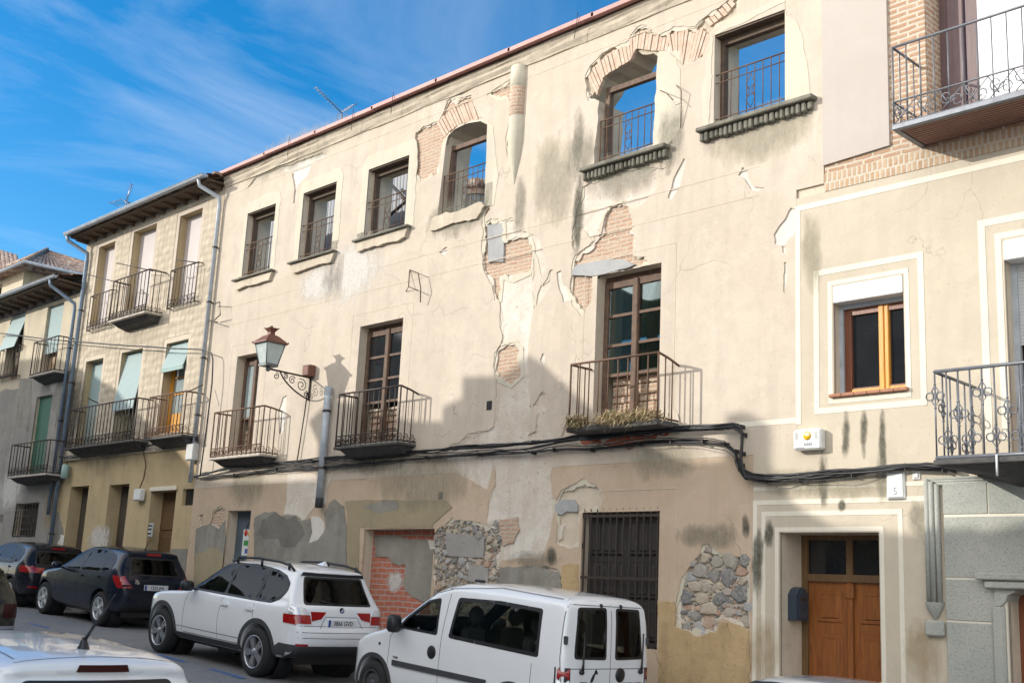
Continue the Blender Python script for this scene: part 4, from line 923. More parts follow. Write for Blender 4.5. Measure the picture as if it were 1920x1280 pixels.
# dry weeds on the middle balcony
wd = MB(); rnd = random.Random(11); mi = []
a = B3
for k in range(2000):
    cx, sg_ = rnd.choice(((a[0] + .14, .07), (a[0] + .22, .05), (a[0] + .78, .12), (a[0] + 1.0, .16), (a[0] + 1.02, .07), (a[0] + 1.22, .06), (a[1] - .16, .10))); x = min(max(rnd.gauss(cx, sg_), a[0] - .05), a[1] + .06); y = rnd.uniform(12.46, 12.72); L = rnd.uniform(.05, .14) * (1 + .9 * abs(math.sin(cx * 7.3))); z = a[2] + rnd.uniform(-.04, .10)
    dx, dy = rnd.gauss(0, .9), rnd.gauss(-.35, .7); d = Vector((dx, dy, rnd.uniform(.1, 1.0))).normalized(); w = rnd.uniform(.005, .011)
    p0 = Vector((x, y, z)); p1 = p0 + d * L * .55; p2 = p0 + d * L + Vector((rnd.gauss(0, .03), -.02, -.5 * L * rnd.random() * 1.6)); sd_ = Vector((d.y, -d.x, .2)).normalized() * w
    wd.add([p0 - sd_, p0 + sd_, p1 + sd_ * .8, p1 - sd_ * .8, p2], [(0, 1, 2, 3), (3, 2, 4)], 1 if rnd.random() < .22 else 0)
o = wd.build('dry_weeds', [M['dry_straw'], M['weed_green']]); tag(o, 'tuft of dry straw coloured weeds growing along a rusty balcony floor', 'weeds')

# ------------------------------------------------------------------ roofs
def tile_roof(parent, x0, x1, ye, ze, yr, zr, name='roof', per=.21, amp=.05):
    """pantile slope from an eave line up to a ridge line, both along X"""
    g = MB(); nx = int((x1 - x0) / (per / 8)); ny = max(2, int(math.hypot(yr - ye, zr - ze) / .38)); rnd = random.Random(int(abs(x0 * 10)))
    rows = []
    jit = [rnd.uniform(-.035, .035) for _ in range(int((x1 - x0) / per) + 2)]; jz = [rnd.uniform(-.02, .03) for _ in jit]
    for j in range(ny):
        for e in (0, 1):
            t = (j + e) / ny; row = []
            for i in range(nx + 1):
                x = x0 + (x1 - x0) * i / nx; q = (x - x0) / per; k = int(q); h = abs(math.sin(math.pi * q)) ** .7 * amp + (.028 if e == 0 else 0) + (jz[k] if e == 0 and j == 0 else 0)
                row.append((x, ye + (yr - ye) * t + (jit[k] if t == 0 else 0), ze + (zr - ze) * t + h))
            rows.append(row)
    vs = [p for r in rows for p in r]; k = nx + 1
    g.add(vs, [(r * k + i, r * k + i + 1, (r + 1) * k + i + 1, (r + 1) * k + i) for r in range(len(rows) - 1) for i in range(nx)], 0, False)
    g.add([(x0, ye, ze - .03), (x1, ye, ze - .03), (x1, yr, zr - .03), (x0, yr, zr - .03)] , [(0, 1, 2, 3)])
    g.add([(x, ye, ze - .03) for x in (x0, x1)] + [(x0, ye, ze + .03), (x1, ye, ze + .03)], [(0, 1, 3, 2)])
    return g.build(name, M['roof_tiles'], parent)
def eaves(parent, x0, x1, y_out, z_out, y_wall, z_wall, n):
    g = MB()
    g.hexa([(x0, y_out, z_out - .05), (x1, y_out, z_out - .05), (x0, y_wall, z_wall - .05), (x1, y_wall, z_wall - .05), (x0, y_out, z_out), (x1, y_out, z_out), (x0, y_wall, z_wall), (x1, y_wall, z_wall)])
    for i in range(n):
        x = x0 + .15 + (x1 - x0 - .3) * i / (n - 1); g.hexa([(x - .04, y_out + .12, z_out - .12), (x + .04, y_out + .12, z_out - .12), (x - .04, y_wall, z_wall - .15), (x + .04, y_wall, z_wall - .15),
            (x - .04, y_out + .08, z_out - .052), (x + .04, y_out + .08, z_out - .052), (x - .04, y_wall, z_wall - .052), (x + .04, y_wall, z_wall - .052)])
    return g.build('eaves', M['dark_wood'], parent)
def gutter(parent, x0, x1, y, z, r=.075):
    g = MB(); g.lathe([(r, x0), (r, x1)], (0, y, z), 'x', 10, 0, math.pi, 2 * math.pi)
    g.lathe([(r * .93, x0), (r * .93, x1)], (0, y, z), 'x', 10, 0, math.pi, 2 * math.pi)
    g.tube([(x0, y - r, z), (x1, y - r, z)], .012, 6)
    for x in (x0, x1): g.lathe([(.001, x), (r, x)], (0, y, z), 'x', 10, 0, math.pi, 2 * math.pi)
    # the lathe's half turn is on the y<0/z<0 side: rotate it below
    g.v = [(vx, y + (vy - y), vz) for vx, vy, vz in g.v]
    return g.build('gutter', M['zinc'], parent)
def shutter(parent, r, mat, y=.2, name='roller_blind', top=None, bot=None, tilt=0.0):
    x0, x1, z0, z1 = r; z0 = bot if bot is not None else z0; g = MB()
    g.hexa([(x0 + .005, Y0 + y - tilt, z0), (x1 - .005, Y0 + y - tilt, z0), (x0 + .005, Y0 + y + .02 - tilt, z0), (x1 - .005, Y0 + y + .02 - tilt, z0),
            (x0 + .005, Y0 + y, z1 - .005), (x1 - .005, Y0 + y, z1 - .005), (x0 + .005, Y0 + y + .02, z1 - .005), (x1 - .005, Y0 + y + .02, z1 - .005)])
    return g.build(name, M[mat], parent)
def jamb(parent, r, mat, y=.12, w=.07, d=.06, name='window_frame', top=True):
    x0, x1, z0, z1 = r; g = MB(); g.box(x0, x0 + w, Y0 + y, Y0 + y + d, z0, z1); g.box(x1 - w, x1, Y0 + y, Y0 + y + d, z0, z1)
    if top: g.box(x0 + w + .001, x1 - w - .001, Y0 + y + .002, Y0 + y + d - .002, z1 - w, z1)
    return g.build(name, M[mat], parent)
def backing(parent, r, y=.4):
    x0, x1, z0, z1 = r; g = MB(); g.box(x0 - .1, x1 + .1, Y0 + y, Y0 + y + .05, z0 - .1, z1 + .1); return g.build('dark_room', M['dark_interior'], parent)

# ------------------------------------------------------------------ house with relief plaster, left of the ruin
HX0, HX1 = -30.98, -23.64
hb = thing('plaster_relief_house', 'three storey house with knobbly relief plaster above a flat yellow ground floor', 'building', (HX0, Y0, gz(HX0)))
def rz(tl, tr, pb): return rect(tl, tr, P(*pb)[1])
T3 = [rz((186, 462), (216, 453), (163, 615)), rz((251, 433), (294, 419.5), (247, 580)), rz((337.5, 406), (380, 388.5), (316, 577))]
T2 = [rz((161, 678), (193.6, 670.5), (128, 838)), rz((228, 661), (267.5, 652.5), (210, 828)), rz((312, 643), (353, 636), (285, 815))]
T1 = [rz((131, 912), (165, 910), (120, 1060)), rz((203.5, 909), (241, 906), (180, 1060)), rz((282, 920.5), (329, 919), (270, 1060)), rz((341, 916), (363, 915.5), (342, 947))]
zm = P(240, 852)[1]
for r in T1[:3]: pass
T1 = [(r[0], r[1], gz(r[0]) + .2, r[3]) if i < 3 else r for i, r in enumerate(T1)]
ops = [RP(r) for r in T3 + T2 + T1]
hw = MB().sheet([(HX0, -2), (HX1, -2), (HX1, 9.06), (HX0, 9.06)], ops, Y0 + .03, .5).build('wall', M['yellow_plaster'], hb)
def band(r, w=.13): x0, x1, z0, z1 = r; return [(x0 - w, z0), (x1 + w, z0), (x1 + w, z1 + w), (x0 - w, z1 + w)]
MB().sheet([(HX0, zm), (HX1, zm), (HX1, 9.03), (HX0, 9.03)], [band(r) for r in T3 + T2], Y0, .04).build('relief_plaster', M['sgraffito_plaster'], hw)
for r in T3 + T2: MB().sheet(band(r, .128), [RP(r)], Y0 + .008, .03).build('window_surround', M['cream_plaster'] if r in T3 else M['reveal_plaster'], hw)
MB().sheet([(HX1 - 1.55, gz(-24.2) - .2), (HX1 - .02, gz(-24.2) - .2), (HX1 - .02, P(330, 1028)[1]), (HX1 - .75, P(330, 1028)[1]), (HX1 - .75, P(330, 1028)[1])], [], Y0 + .012, .03).build('plinth', M['cement'], hw)
MB().sheet(ragged([(HX0 + .02, -1.5), (HX0 + .75, -1.5), (HX0 + .7, .3), (HX0 + .8, 1.0), (HX0 + .45, 1.5), (HX0 + .02, 1.7)], .04, .1, 5), [RP(T1[0])], Y0 + .014, .03).build('cement_patch', M['cement'], hw)
MB().sheet(ragged([(HX0 + .3, .2), (HX0 + .8, .25), (HX0 + .95, .9), (HX0 + .7, 1.0)], .05, .1, 6), [RP(T1[0])], Y0 + .01, .03).build('gypsum_patch', M['white_gypsum'], hw)
stain(PP([(165, 980), (205, 1040)]), 'stain_white', -.02, hw); stain(PP([(150, 740), (260, 890)]), 'stain_faint', -.02, hw); stain(PP([(115, 700), (150, 850)]), 'stain_black', .004, hw)
for i, r in enumerate(T3):
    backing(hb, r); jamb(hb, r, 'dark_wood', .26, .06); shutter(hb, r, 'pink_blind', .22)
for i, r in enumerate(T2[:2]):
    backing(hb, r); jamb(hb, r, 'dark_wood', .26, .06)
    if i == 0: shutter(hb, r, 'green_slats', .2)
    else: shutter(hb, r, 'green_slats', .15, tilt=.24, bot=r[2] + .75)
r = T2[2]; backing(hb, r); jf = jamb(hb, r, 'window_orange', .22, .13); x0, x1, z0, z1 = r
g = MB(); g.box(x0 + .14, x1 - .14, Y0 + .26, Y0 + .268, z0 + .5, z1 - .08); g.build('pane', M['window_dusty'], jf)
g = MB(); g.box(x0 + .131, x1 - .131, Y0 + .24, Y0 + .29, z0, z0 + .5); g.build('door_panel', M['window_orange'], jf)
for z in (z0 + .95, z0 + 1.35): MB().box(x0 + .131, x1 - .131, Y0 + .235, Y0 + .258, z, z + .03).build('glazing_bar', M['window_orange'], jf)
sh_ = shutter(hb, r, 'green_slats', .12, 'roller_blind', bot=z1 - .62, tilt=.18)
g = MB(); g.box(x0 + .02, x1 - .02, Y0 - .065, Y0 - .03, z1 - .72, z1 - .61); g.build('blind_valance', M['green_blind'], sh_)
for i, r in enumerate(T1[:2]):
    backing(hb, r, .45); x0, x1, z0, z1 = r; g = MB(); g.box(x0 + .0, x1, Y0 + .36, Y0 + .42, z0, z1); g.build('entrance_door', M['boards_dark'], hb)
r = T1[2]; x0, x1, z0, z1 = r; g = MB(); g.box(x0, x1, Y0 + .34, Y0 + .40, z0, z1)
for (za, zb) in ((.12, .33), (.38, .62), (.67, .93)): g.bbox(x0 + .14, x1 - .12, Y0 + .315, Y0 + .342, z0 + (z1 - z0) * za, z0 + (z1 - z0) * zb, .02)
dr = g.build('entrance_door', M['door_brown'], hb)
g = MB(); g.bbox(x0 - .02, x1 + .03, Y0 - .02, Y0 + .025, z1 + .0, z1 + .10, .01); g.build('door_lintel', M['band_white'], hb)
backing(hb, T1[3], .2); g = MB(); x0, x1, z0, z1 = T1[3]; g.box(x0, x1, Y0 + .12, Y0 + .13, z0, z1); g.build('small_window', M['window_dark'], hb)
# roof, eaves, gutter
ze = 9.06; YE = 12.5
eaves(hb, HX0 - .1, HX1, YE + .05, ze + .02, Y0 + .02, ze + .02, 14)
tile_roof(hb, HX0 - .15, HX1 + .02, YE + .02, ze + .05, Y0 + 4.5, ze + 1.35)
gutter(hb, HX0 - .2, HX1 + .0, YE - .05, ze + .09)
rb = MB(); rnd = random.Random(2)
for k in range(26):
    x = rnd.choice((rnd.uniform(HX0, HX0 + .3), rnd.uniform(-28.6, -28.0), rnd.uniform(HX1 - .8, HX1 + .1), rnd.uniform(HX0, HX1), rnd.uniform(-26.3, -25.9))); s = rnd.uniform(.05, .13)
    rb.lathe([(.001, s), (s * .9, s * .7), (s, 0)], (x, YE + rnd.uniform(.1, .35), ze + .12), 'z', 6, smooth=False)
rb.build('loose_tiles', M['roof_tiles'], hb)
# balconies
def front(pl, pr, pb, yf): a, b, c = P(*pl, yf), P(*pr, yf), P(*pb, yf); return a[0], b[0], c[1], (a[1] + b[1]) / 2
def juliet(par, pl, pr, pb, yf, n, band, iron='iron'):
    a = front(pl, pr, pb, yf); r = MB(); ironwork(r, a[0], a[1], yf, a[2], a[3], n, .016, .008, a[2] + band + .02, .03); scrollband(r, a[0], a[1], yf, a[2] + .03, a[2] + band)
    for x in (a[0], a[1]): r.tube([(x, yf, a[3]), (x, Y0 + .02, a[3])], .014, 5); r.tube([(x, yf, a[2] + .03), (x, Y0 + .02, a[2] + .03)], .014, 5)
    return r.build('balcony_railing', M[iron], par)
juliet(hb, (170, 558), (211, 541), (164, 621), 12.88, 7, .2); juliet(hb, (321, 507), (372, 492), (315, 580), 12.88, 8, .2)
a = front((214, 527), (281, 505), (209, 601), 12.56); balcony(hb, a[0], a[1], 12.56, a[2], a[3], 10, 'slab_paint', band=.15)
a = front((132, 768), (259, 746), (124, 840), 12.62); balcony(hb, a[0], a[1], 12.62, a[2], a[3], 20, 'slab_dark', band=.2)
a = front((282, 744), (350, 734), (274, 822), 12.6); balcony(hb, a[0], a[1], 12.6, a[2], a[3], 11, 'slab_dark', band=.2, iron='rusty_iron')
g = MB()
for pa, pb in (((162, 514), (241, 535)), ((218, 493), (287, 508)), ((331, 487), (374, 493)), ((350, 735), (381, 721)), ((165, 746), (185, 756))):
    A, B = at(*pa, 12.45), at(*pb, 12.8); MB().tube([A, B], .013, 5).build('clothesline_arm', M['iron'], hb)

# ------------------------------------------------------------------ grey roughcast house further along
GX0, GX1 = -44.0, -31.05
gh = thing('roughcast_house', 'grey mottled house with green shutters and a barred window, farthest along the row', 'building', (GX0, Y0, gz(GX0)))
q = lambda tl, tr, pb: rz(tl, tr, pb)
G = [q((20, 590), (47.6, 585), (4, 715)), q((89, 574), (119.5, 566), (72, 702)), q((69, 745), (98.5, 738), (52, 890)), q((31, 945), (73, 942), (28, 1004))]
ops = [RP(r) for r in G]
ztop = 7.28
gw = MB().sheet([(GX0, -2), (GX1, -2), (GX1, ztop + .3), (GX0, ztop + .3)], ops, Y0 + .02, .5).build('wall', M['far_plaster'], gh)
zs_ = P(60, 705)[1]
MB().sheet(ragged([(GX0, -2), (GX1 - .02, -2), (GX1 - .02, zs_ - .1), (-33.2, zs_ + .1), (-34.2, zs_ - .3), (GX0, zs_ + .2)], .05, .2, 3), [RP(r) for r in G[1:]], Y0 + .005, .03).build('roughcast_coat', M['grey_roughcast'], gw)
MB().sheet(ragged(PP([(37, 710), (60, 706), (58, 760), (52, 810), (33, 800), (32, 760)]), .03, .1, 4), [], Y0 - .004, .02).build('cement_patch', M['cement'], gw)
stain(PP([(85, 900), (105, 1000)]), 'stain_ochre', .004, gw); stain(PP([(0, 880), (40, 960)]), 'stain_white', .004, gw); stain(PP([(95, 690), (110, 740)]), 'stain_white', .004, gw)
for i, r in enumerate(G[:3]):
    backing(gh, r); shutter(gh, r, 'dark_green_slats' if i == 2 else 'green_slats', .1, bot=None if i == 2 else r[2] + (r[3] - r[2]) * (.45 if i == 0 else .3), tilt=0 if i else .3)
for i, r in enumerate(G[:2]):
    x0, x1, z0, z1 = r; g = MB(); g.box(x0 + .05, x1 - .05, Y0 + .25, Y0 + .3, z0, z0 + (z1 - z0) * .45); g.build('door_panel', M['pale_wood'] if i else M['dark_wood'], gh)
backing(gh, G[3], .2); x0, x1, z0, z1 = G[3]; g = MB()
for k in range(9): x = x0 + (x1 - x0) * k / 8; g.tube([(x, Y0 + .0, z0 - .03), (x, Y0 + .0, z1 + .03)], .012, 5)
for k in range(6): z = z0 + (z1 - z0) * k / 5; g.tube([(x0, Y0 - .01, z), (x1, Y0 - .01, z)], .012, 5)
g.build('window_grille', M['iron'], gh)
a = front((65, 640), (110, 632), (56, 705), 12.6); balcony(gh, a[0], a[1], 12.6, a[2], a[3], 7, 'slab_paint', band=0)
a = front((23, 833), (95, 825), (19, 893), 12.5); balcony(gh, a[0], a[1], 12.5, a[2], a[3], 12, 'slab_paint', band=.2)
a = front((-8, 660), (24, 652), (-8, 715), 12.85); juliet(gh, (2, 655), (38, 648), (2, 712), 12.9, 6, .12)
ze2 = 7.85
eaves(gh, GX0, GX1 + .05, 12.35, ze2, Y0 + .04, ze2 - .05, 22)
tile_roof(gh, GX0, GX1 + .05, 12.32, ze2 + .05, Y0 + 4.0, ze2 + 1.1)
gutter(gh, GX0, GX1 - .0, 12.28, ze2 + .07)
t = P(7, 972); text_mesh('DEPOSITO', 'painted_lettering', M['ink_brown'], gw, .30, Matrix.Translation((t[0] - .62, Y0 - .0, t[1])) @ Matrix.Rotation(R_(90), 4, 'X') @ Matrix.Diagonal((.8, 1, 1, 1)), .004, 1, .006)

# ------------------------------------------------------------------ hip-roofed house behind the row
bp = thing('hip_roofed_house', 'pale house with a dark tiled hip roof rising behind the row', 'building', (-52, 22, gz(-50)))
YB2 = 22.0
xr = P(44, 520, YB2)[0]; zt = P(46, 507, YB2)[1]; xl = -75
bw_ = MB(); bw_.sheet([(xl, 0), (xr, 0), (xr, zt), (xl, zt)], [RP((P(-20, 530, YB2)[0], P(5, 530, YB2)[0], P(2, 565, YB2)[1], P(2, 532, YB2)[1]))], YB2, .4)
bw_.box(xr - .4, xr, YB2 + .41, YB2 + 12, 0, zt); bw_.build('wall', M['far_plaster'], bp)
g = MB(); pk = at(88, 470, YB2 + 4.6); e = .7
k1 = at(47, 491, YB2 - e); zt = k1.z; xr = k1.x - e
c_ = [Vector((xl, YB2 - e, zt)), Vector((xr + e, YB2 - e, zt)), Vector((xr + e, YB2 + 12 + e, zt))]; pl = Vector((xl, YB2 + 4.6, pk.z))
def slope(mb, a, b, c, d, nu, nv, amp=.06):
    vs = []
    for j in range(nv + 1):
        for i in range(nu + 1):
            u, v = i / nu, j / nv; p = (a * (1 - u) + b * u) * (1 - v) + (d * (1 - u) + c * u) * v; vs.append((p.x, p.y, p.z + (abs(math.sin(i * math.pi / 4))) * amp + random.uniform(0, .02)))
    k = nu + 1; mb.add(vs, [(j * k + i, j * k + i + 1, (j + 1) * k + i + 1, (j + 1) * k + i) for j in range(nv) for i in range(nu)])
slope(g, c_[0], c_[1], pk, pl, 400, 12); slope(g, c_[1], c_[2], pk, pk, 200, 12)
g.tube([c_[1] + Vector((0, 0, .05)), pk + Vector((0, 0, .1))], .12, 6); g.tube([pk + Vector((0, 0, .08)), pl + Vector((0, 0, .08))], .12, 6)
g.add([c_[0], c_[1], c_[2], Vector((xl, YB2 + 12.7, zt))], [(0, 1, 2, 3)]); g.build('roof', M['roof_tiles'], bp)
g = MB(); g.tube([c_[0] + Vector((0, -.05, 0)), c_[1] + Vector((.05, -.05, 0)), c_[2] + Vector((.05, 0, 0))], .09, 8); g.build('gutter', M['zinc'], bp)
nb = thing('tiled_roof_house', 'dark tiled roof peeking in at the left edge above the hip roofed house', 'building', (-70, 30, gz(-60)))
a = P(0, 470, 32); g = MB(); b = P(34, 480, 32); A_, B_, C_, D_ = at(-80, 545, 29), at(40, 512, 29), at(33, 479, 33.5), at(-80, 444, 33.5)
slope(g, A_, B_, C_, D_, 60, 8); g.build('roof', M['roof_tiles'], nb)
MB().box(A_.x - 4, B_.x - .4, 29.5, 36, 0, B_.z - .1).build('wall', M['far_plaster'], nb)

# grey shed seen through the empty windows
rs = thing('rear_shed', 'grey metal clad building seen through the empty top windows', 'building', (-28, 18.5, 0))
xr = P(784, 340, 18.5)[0]; zt = P(745, 318, 18.5)[1]
MB().box(-36, xr, 18.5, 24, 0, zt).build('wall', M['corrugated'], rs)
g = MB(); g.tube([at(712, 420, 18.3), at(770, 370, 18.3)], .05, 6); g.tube([at(735, 348, 18.3), at(770, 385, 18.3)], .05, 6); g.build('roof_strut', M['iron'], rs)
ct = thing('round_turret', 'grey round turret with a tiled rim seen through the arched top window', 'turret', (at(882, 400, 20)[0], 20.0, 6))
a = at(862, 352, 20); b = at(899, 340, 20); rr = (b[0] - a[0]) / 2 * .75; cx = (a[0] + b[0]) / 2; zt = a[2]
g = MB(); g.lathe([(rr, 6), (rr, zt - .3), (rr * .98, zt - .28)], (cx, 20.3, 0), 'z', 20); g.build('drum', M['corrugated'], ct)
g = MB(); g.lathe([(rr * 1.12, zt - .28), (rr * 1.15, zt - .1), (rr * .7, zt + .12), (.01, zt + .3)], (cx, 20.3, 0), 'z', 20)
for k in range(18): w = 2 * math.pi * k / 18; g.tube([(cx + rr * 1.18 * math.cos(w), 20.3 + rr * 1.18 * math.sin(w), zt - .12), (cx + rr * .7 * math.cos(w), 20.3 + rr * .7 * math.sin(w), zt + .16)], .07, 6)
g.build('rim', M['roof_tiles'], ct)

# ------------------------------------------------------------------ painted house on the right
PX0, PX1 = RXL + .004, 4.0
PXM, PXT = RX1 + .004, RXT + .004
ph = thing('painted_house', 'tidy cream house with white painted bands, brick top floor and a wooden double door', 'building', (PX0, Y0, gz(-6)))
WT = .62
xa, zdt = P(1462, 998); xb = P(1648, 997)[0]; DR = (xa, xb, gz(-7.5) + .15, zdt)
WR = (P(1562, 545)[0], P(1694, 545)[0], P(1625, 733)[1], P(1628, 526)[1])
FR = (P(1883, 500)[0], P(1883, 500)[0] + 1.35, P(1850, 862, 12.6)[1] - .02, P(1893, 449)[1])
xo = P(1735, 100)[0]; UR = (xo, xo + 2.5, P(1735, 205)[1] - .25, 9.6)
SX = P(1772, 1000)[0]
SD = (P(1892, 1150)[0], P(1892, 1150)[0] + 1.3, gz(-4) + .1, P(1895, 1098)[1])
zbr = P(1540, 362)[1]                                     # bottom of the brickwork
ops = [RP(r) for r in (DR, WR, FR, UR, SD)]
pw = MB().sheet([(PX0, -3.2), (PX1, -3.2), (PX1, 10.2), (PXT, 10.2), (PXT, Z_TOP), (PXM, Z_TOP), (PXM, Z_LOW), (PX0, Z_LOW)], ops, Y0 + .03, WT).build('wall', M['reveal_plaster'], ph)
MB().sheet([(PX0 + .002, -3.2), (PX1, -3.2), (PX1, zbr), (PXM + .002, zbr), (PXM + .002, Z_LOW), (PX0 + .002, Z_LOW)], ops, Y0 - .004, .045).build('plaster_coat', M['house_plaster'], pw)
zs0 = P(1540, 345)[1]
MB().sheet([(PXT + .01, zs0 + .12), (PX1, zs0 + .12), (PX1, 10.2), (PXT + .01, 10.2)], ops, Y0 + .004, .03).build('brickwork', M['house_brick'], pw)
MB().sheet([(PXT + .01, zbr + .003), (PX1, zbr + .003), (PX1, zs0 + .118), (PXT + .01, zs0 + .118)], [], Y0 - .012, .045).build('brick_course', M['house_brick_upright'], pw)
zp = P(1540, 313)[1]; zp2 = P(1664, 275)[1]; pr = P(1667, 150)[0]
MB().sheet([(PXT + .003, zp), (pr, zp2), (pr, 10.2), (PXT + .003, 10.2)], [], Y0 - .03, .06).build('plaster_panel', M['pink_panel'], pw)
# painted bands
bd = MB()
def line(a, b, w): 
    (ax, az), (bx, bz) = a, b
    if abs(ax - bx) < abs(az - bz): bd.box(min(ax, bx) - w / 2, min(ax, bx) + w / 2, Y0 - .009, Y0 - .004, min(az, bz) - w / 2, max(az, bz) + w / 2)
    else: bd.box(min(ax, bx) - w / 2, max(ax, bx) + w / 2, Y0 - .0085, Y0 - .0035, (az + bz) / 2 - w / 2, (az + bz) / 2 + w / 2)
def frame(r, w, sides='lrtb'):
    x0, x1, z0, z1 = r
    if 'l' in sides: line((x0, z0), (x0, z1), w)
    if 'r' in sides: line((x1, z0), (x1, z1), w)
    if 't' in sides: line((x0, z1), (x1, z1), w)
    if 'b' in sides: line((x0, z0), (x1, z0), w)
frame((P(1531, 600)[0], P(1729, 600)[0], P(1625, 763)[1], P(1630, 495)[1]), .075)
x0, x1, z0, z1 = WR; frame((x0 - .045, x1 + .045, z0 - .09, z1 + .045), .06)
frame((P(1843, 500)[0], P(1843, 500)[0] + 2.6, 2.0, P(1880, 412)[1]), .085, 'lt')
x0, x1, z0, z1 = FR; frame((x0 - .06, x1 + .06, 2.0, z1 + .06), .075, 'lrt')
frame((P(1499, 600)[0], 4.0, 0, P(1700, 345)[1]), .075, 't'); line((P(1497, 600)[0], P(1497, 790)[1]), (P(1497, 600)[0], P(1700, 345)[1]), .075)
x0, x1, z0, z1 = DR; frame((x0 - .04, x1 + .04, z0, z1 + .04), .055, 'lrt'); frame((P(1432, 1000)[0], P(1689, 1000)[0], z0, P(1560, 961)[1]), .06, 'lrt')
frame((P(1416, 1000)[0], P(1745, 1000)[0], z0, P(1550, 939)[1]), .06, 'lt'); frame((P(1416, 1000)[0], P(1745, 1000)[0], z0, P(1550, 912)[1]), .05, 't')
bd.build('painted_band', M['band_white'], pw)
bd = MB(); zc = P(1440, 792)[1]; bd.box(P(1362, 790)[0], P(1493, 790)[0], Y0 - .004, Y0 + .001, zc - .035, zc + .035); bd.build('painted_band', M['band_white'], wall)
for px in (1586, 1620, 1655): stain(PP([(px - 9, 768), (px + 9, 905 if px > 1650 else 860)]), 'stain_black', .012, pw)
stain(PP([(1532, 845), (1556, 960)]), 'stain_black', .013, pw); stain(PP([(1640, 840), (1670, 950)]), 'stain_grey', .013, pw); stain(PP([(1410, 985), (1434, 1130)]), 'stain_black', .013, pw); stain(PP([(1434, 970), (1452, 1030)]), 'stain_black', .014, pw)
stain(PP([(1570, 935), (1590, 960)]), 'stain_black', .013, pw); stain(PP([(1700, 930), (1745, 1010)]), 'stain_grey', .013, pw); stain(PP([(1400, 1150), (1470, 1290)]), 'stain_ochre', .013, pw); stain(PP([(1690, 1150), (1770, 1290)]), 'stain_ochre', .013, pw)
stain(PP([(1500, 400), (1545, 560)]), 'stain_faint', .012, pw); stain(PP([(1420, 880), (1560, 930)]), 'stain_faint', .012, pw);  stain(PP([(1500, 880), (1700, 940)]), 'stain_faint', .015, pw)
# window with shutter box
x0, x1, z0, z1 = WR
zb = P(1628, 559)[1]; g = MB(); g.bbox(x0 + .003, x1 - .003, Y0 - .02, Y0 + .16, zb, z1 - .003, .01); wbx = g.build('shutter_box', M['white_plastic'], ph)
yq = Y0 + .17; w_ = (x1 - x0)
g = MB(); g.box(x0, x0 + .055, yq - .03, yq + .03, z0, zb); g.box(x0 + .05, x1, yq - .035, yq + .02, zb - .06, zb); g.build('shutter_guide', M['zinc'], wbx)
g = MB(); g.bbox(x0 + .056, x0 + .15, yq, yq + .07, z0, zb - .06, .008); g.bbox(x1 - .05, x1, yq, yq + .07, z0, zb - .06, .008); g.box(x0 + .151, x1 - .051, yq + .01, yq + .06, zb - .14, zb - .061); g.box(x0 + .151, x1 - .051, yq + .01, yq + .06, z0, z0 + .09); wf = g.build('window_frame', M['window_redbrown'], ph)
g = MB(); xm = x0 + w_ * .63; g.bbox(xm - .075, xm - .002, yq - .012, yq + .055, z0 + .02, zb - .062, .01); g.bbox(xm + .002, xm + .06, yq - .006, yq + .06, z0 + .02, zb - .062, .01); g.box(x0 + .152, xm - .076, yq + .0, yq + .05, z0 + .01, z0 + .07); g.box(xm + .061, x1 - .052, yq + .0, yq + .05, z0 + .01, z0 + .07); g.build('window_sash', M['window_orange'], wf)
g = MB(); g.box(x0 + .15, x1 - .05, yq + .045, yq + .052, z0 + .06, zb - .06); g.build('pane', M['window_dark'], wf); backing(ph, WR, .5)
g = MB(); n = 6
for k in range(n): a_ = x0 - .05 + (w_ + .1) * k / n; g.bbox(a_ + .002, a_ + (w_ + .1) / n - .002, Y0 - .06, Y0 + .18, z0 - .045, z0 - .002, .008)
g.build('window_sill', M['terracotta'], ph)
# double door in its deep recess
x0, x1, z0, z1 = DR; yd = Y0 + .50; zt_ = P(1590, 1056)[1]; zt_ = z0 + (z1 - z0) * .80
x0d = x0
g = MB(); g.box(x0, x0 + .09, yd, yd + .09, z0, z1); g.box(x1 - .08, x1, yd, yd + .09, z0, z1); g.box(x0 + .091, x1 - .081, yd + .002, yd + .088, z1 - .06, z1); g.box(x0 + .091, x1 - .081, yd - .02, yd + .085, zt_ - .04, zt_ + .05); xm = (x0 + x1) / 2
g.box(xm - .045, xm + .045, yd + .004, yd + .08, zt_ + .051, z1 - .061); df = g.build('door_frame', M['door_brown'], ph)
g = MB(); g.box(x0 + .091, x1 - .081, yd + .04, yd + .048, zt_ + .05, z1 - .06); g.build('pane', M['window_dark'], df)
for s, (a_, b_) in enumerate(((x0 + .092, xm - .004), (xm + .004, x1 - .082))):
    g = MB(); g.box(a_, b_, yd + .03, yd + .075, z0 + .02, zt_ - .042); H = zt_ - z0
    for (f0, f1) in ((.08, .30), (.35, .68), (.75, .93)):
        for (ya, ins) in ((yd + .018, .0), (yd + .008, .05)): g.bbox(a_ + .13 + ins, b_ - .11 - ins, ya, yd + .032, z0 + H * f0 + ins, z0 + H * f1 - ins, .01)
    lf = g.build('door_leaf', M['door_orange'], ph)
    if s == 1:
        zc = P(1630, 1227)[1]; zc = z0 + H * .335; k = MB(); k.bbox(a_ + .17, b_ - .12, yd + .005, yd + .02, zc - .035, zc + .03, .008); k.tube([(a_ + .2, yd, zc), ((a_ + b_) / 2, yd - .02, zc + .02), (b_ - .15, yd, zc)], .015, 6); k.build('letter_plate', M['iron'], lf)
    else:
        k = MB(); k.bbox(b_ - .03, b_ + .05, yd - .02, yd + .03, z0 + .03, zt_ - .05, .012); k.bbox(b_ - .05, b_ + .07, yd - .035, yd + .03, zt_ - .25, zt_ - .06, .015); k.build('door_astragal', M['door_orange'], lf)
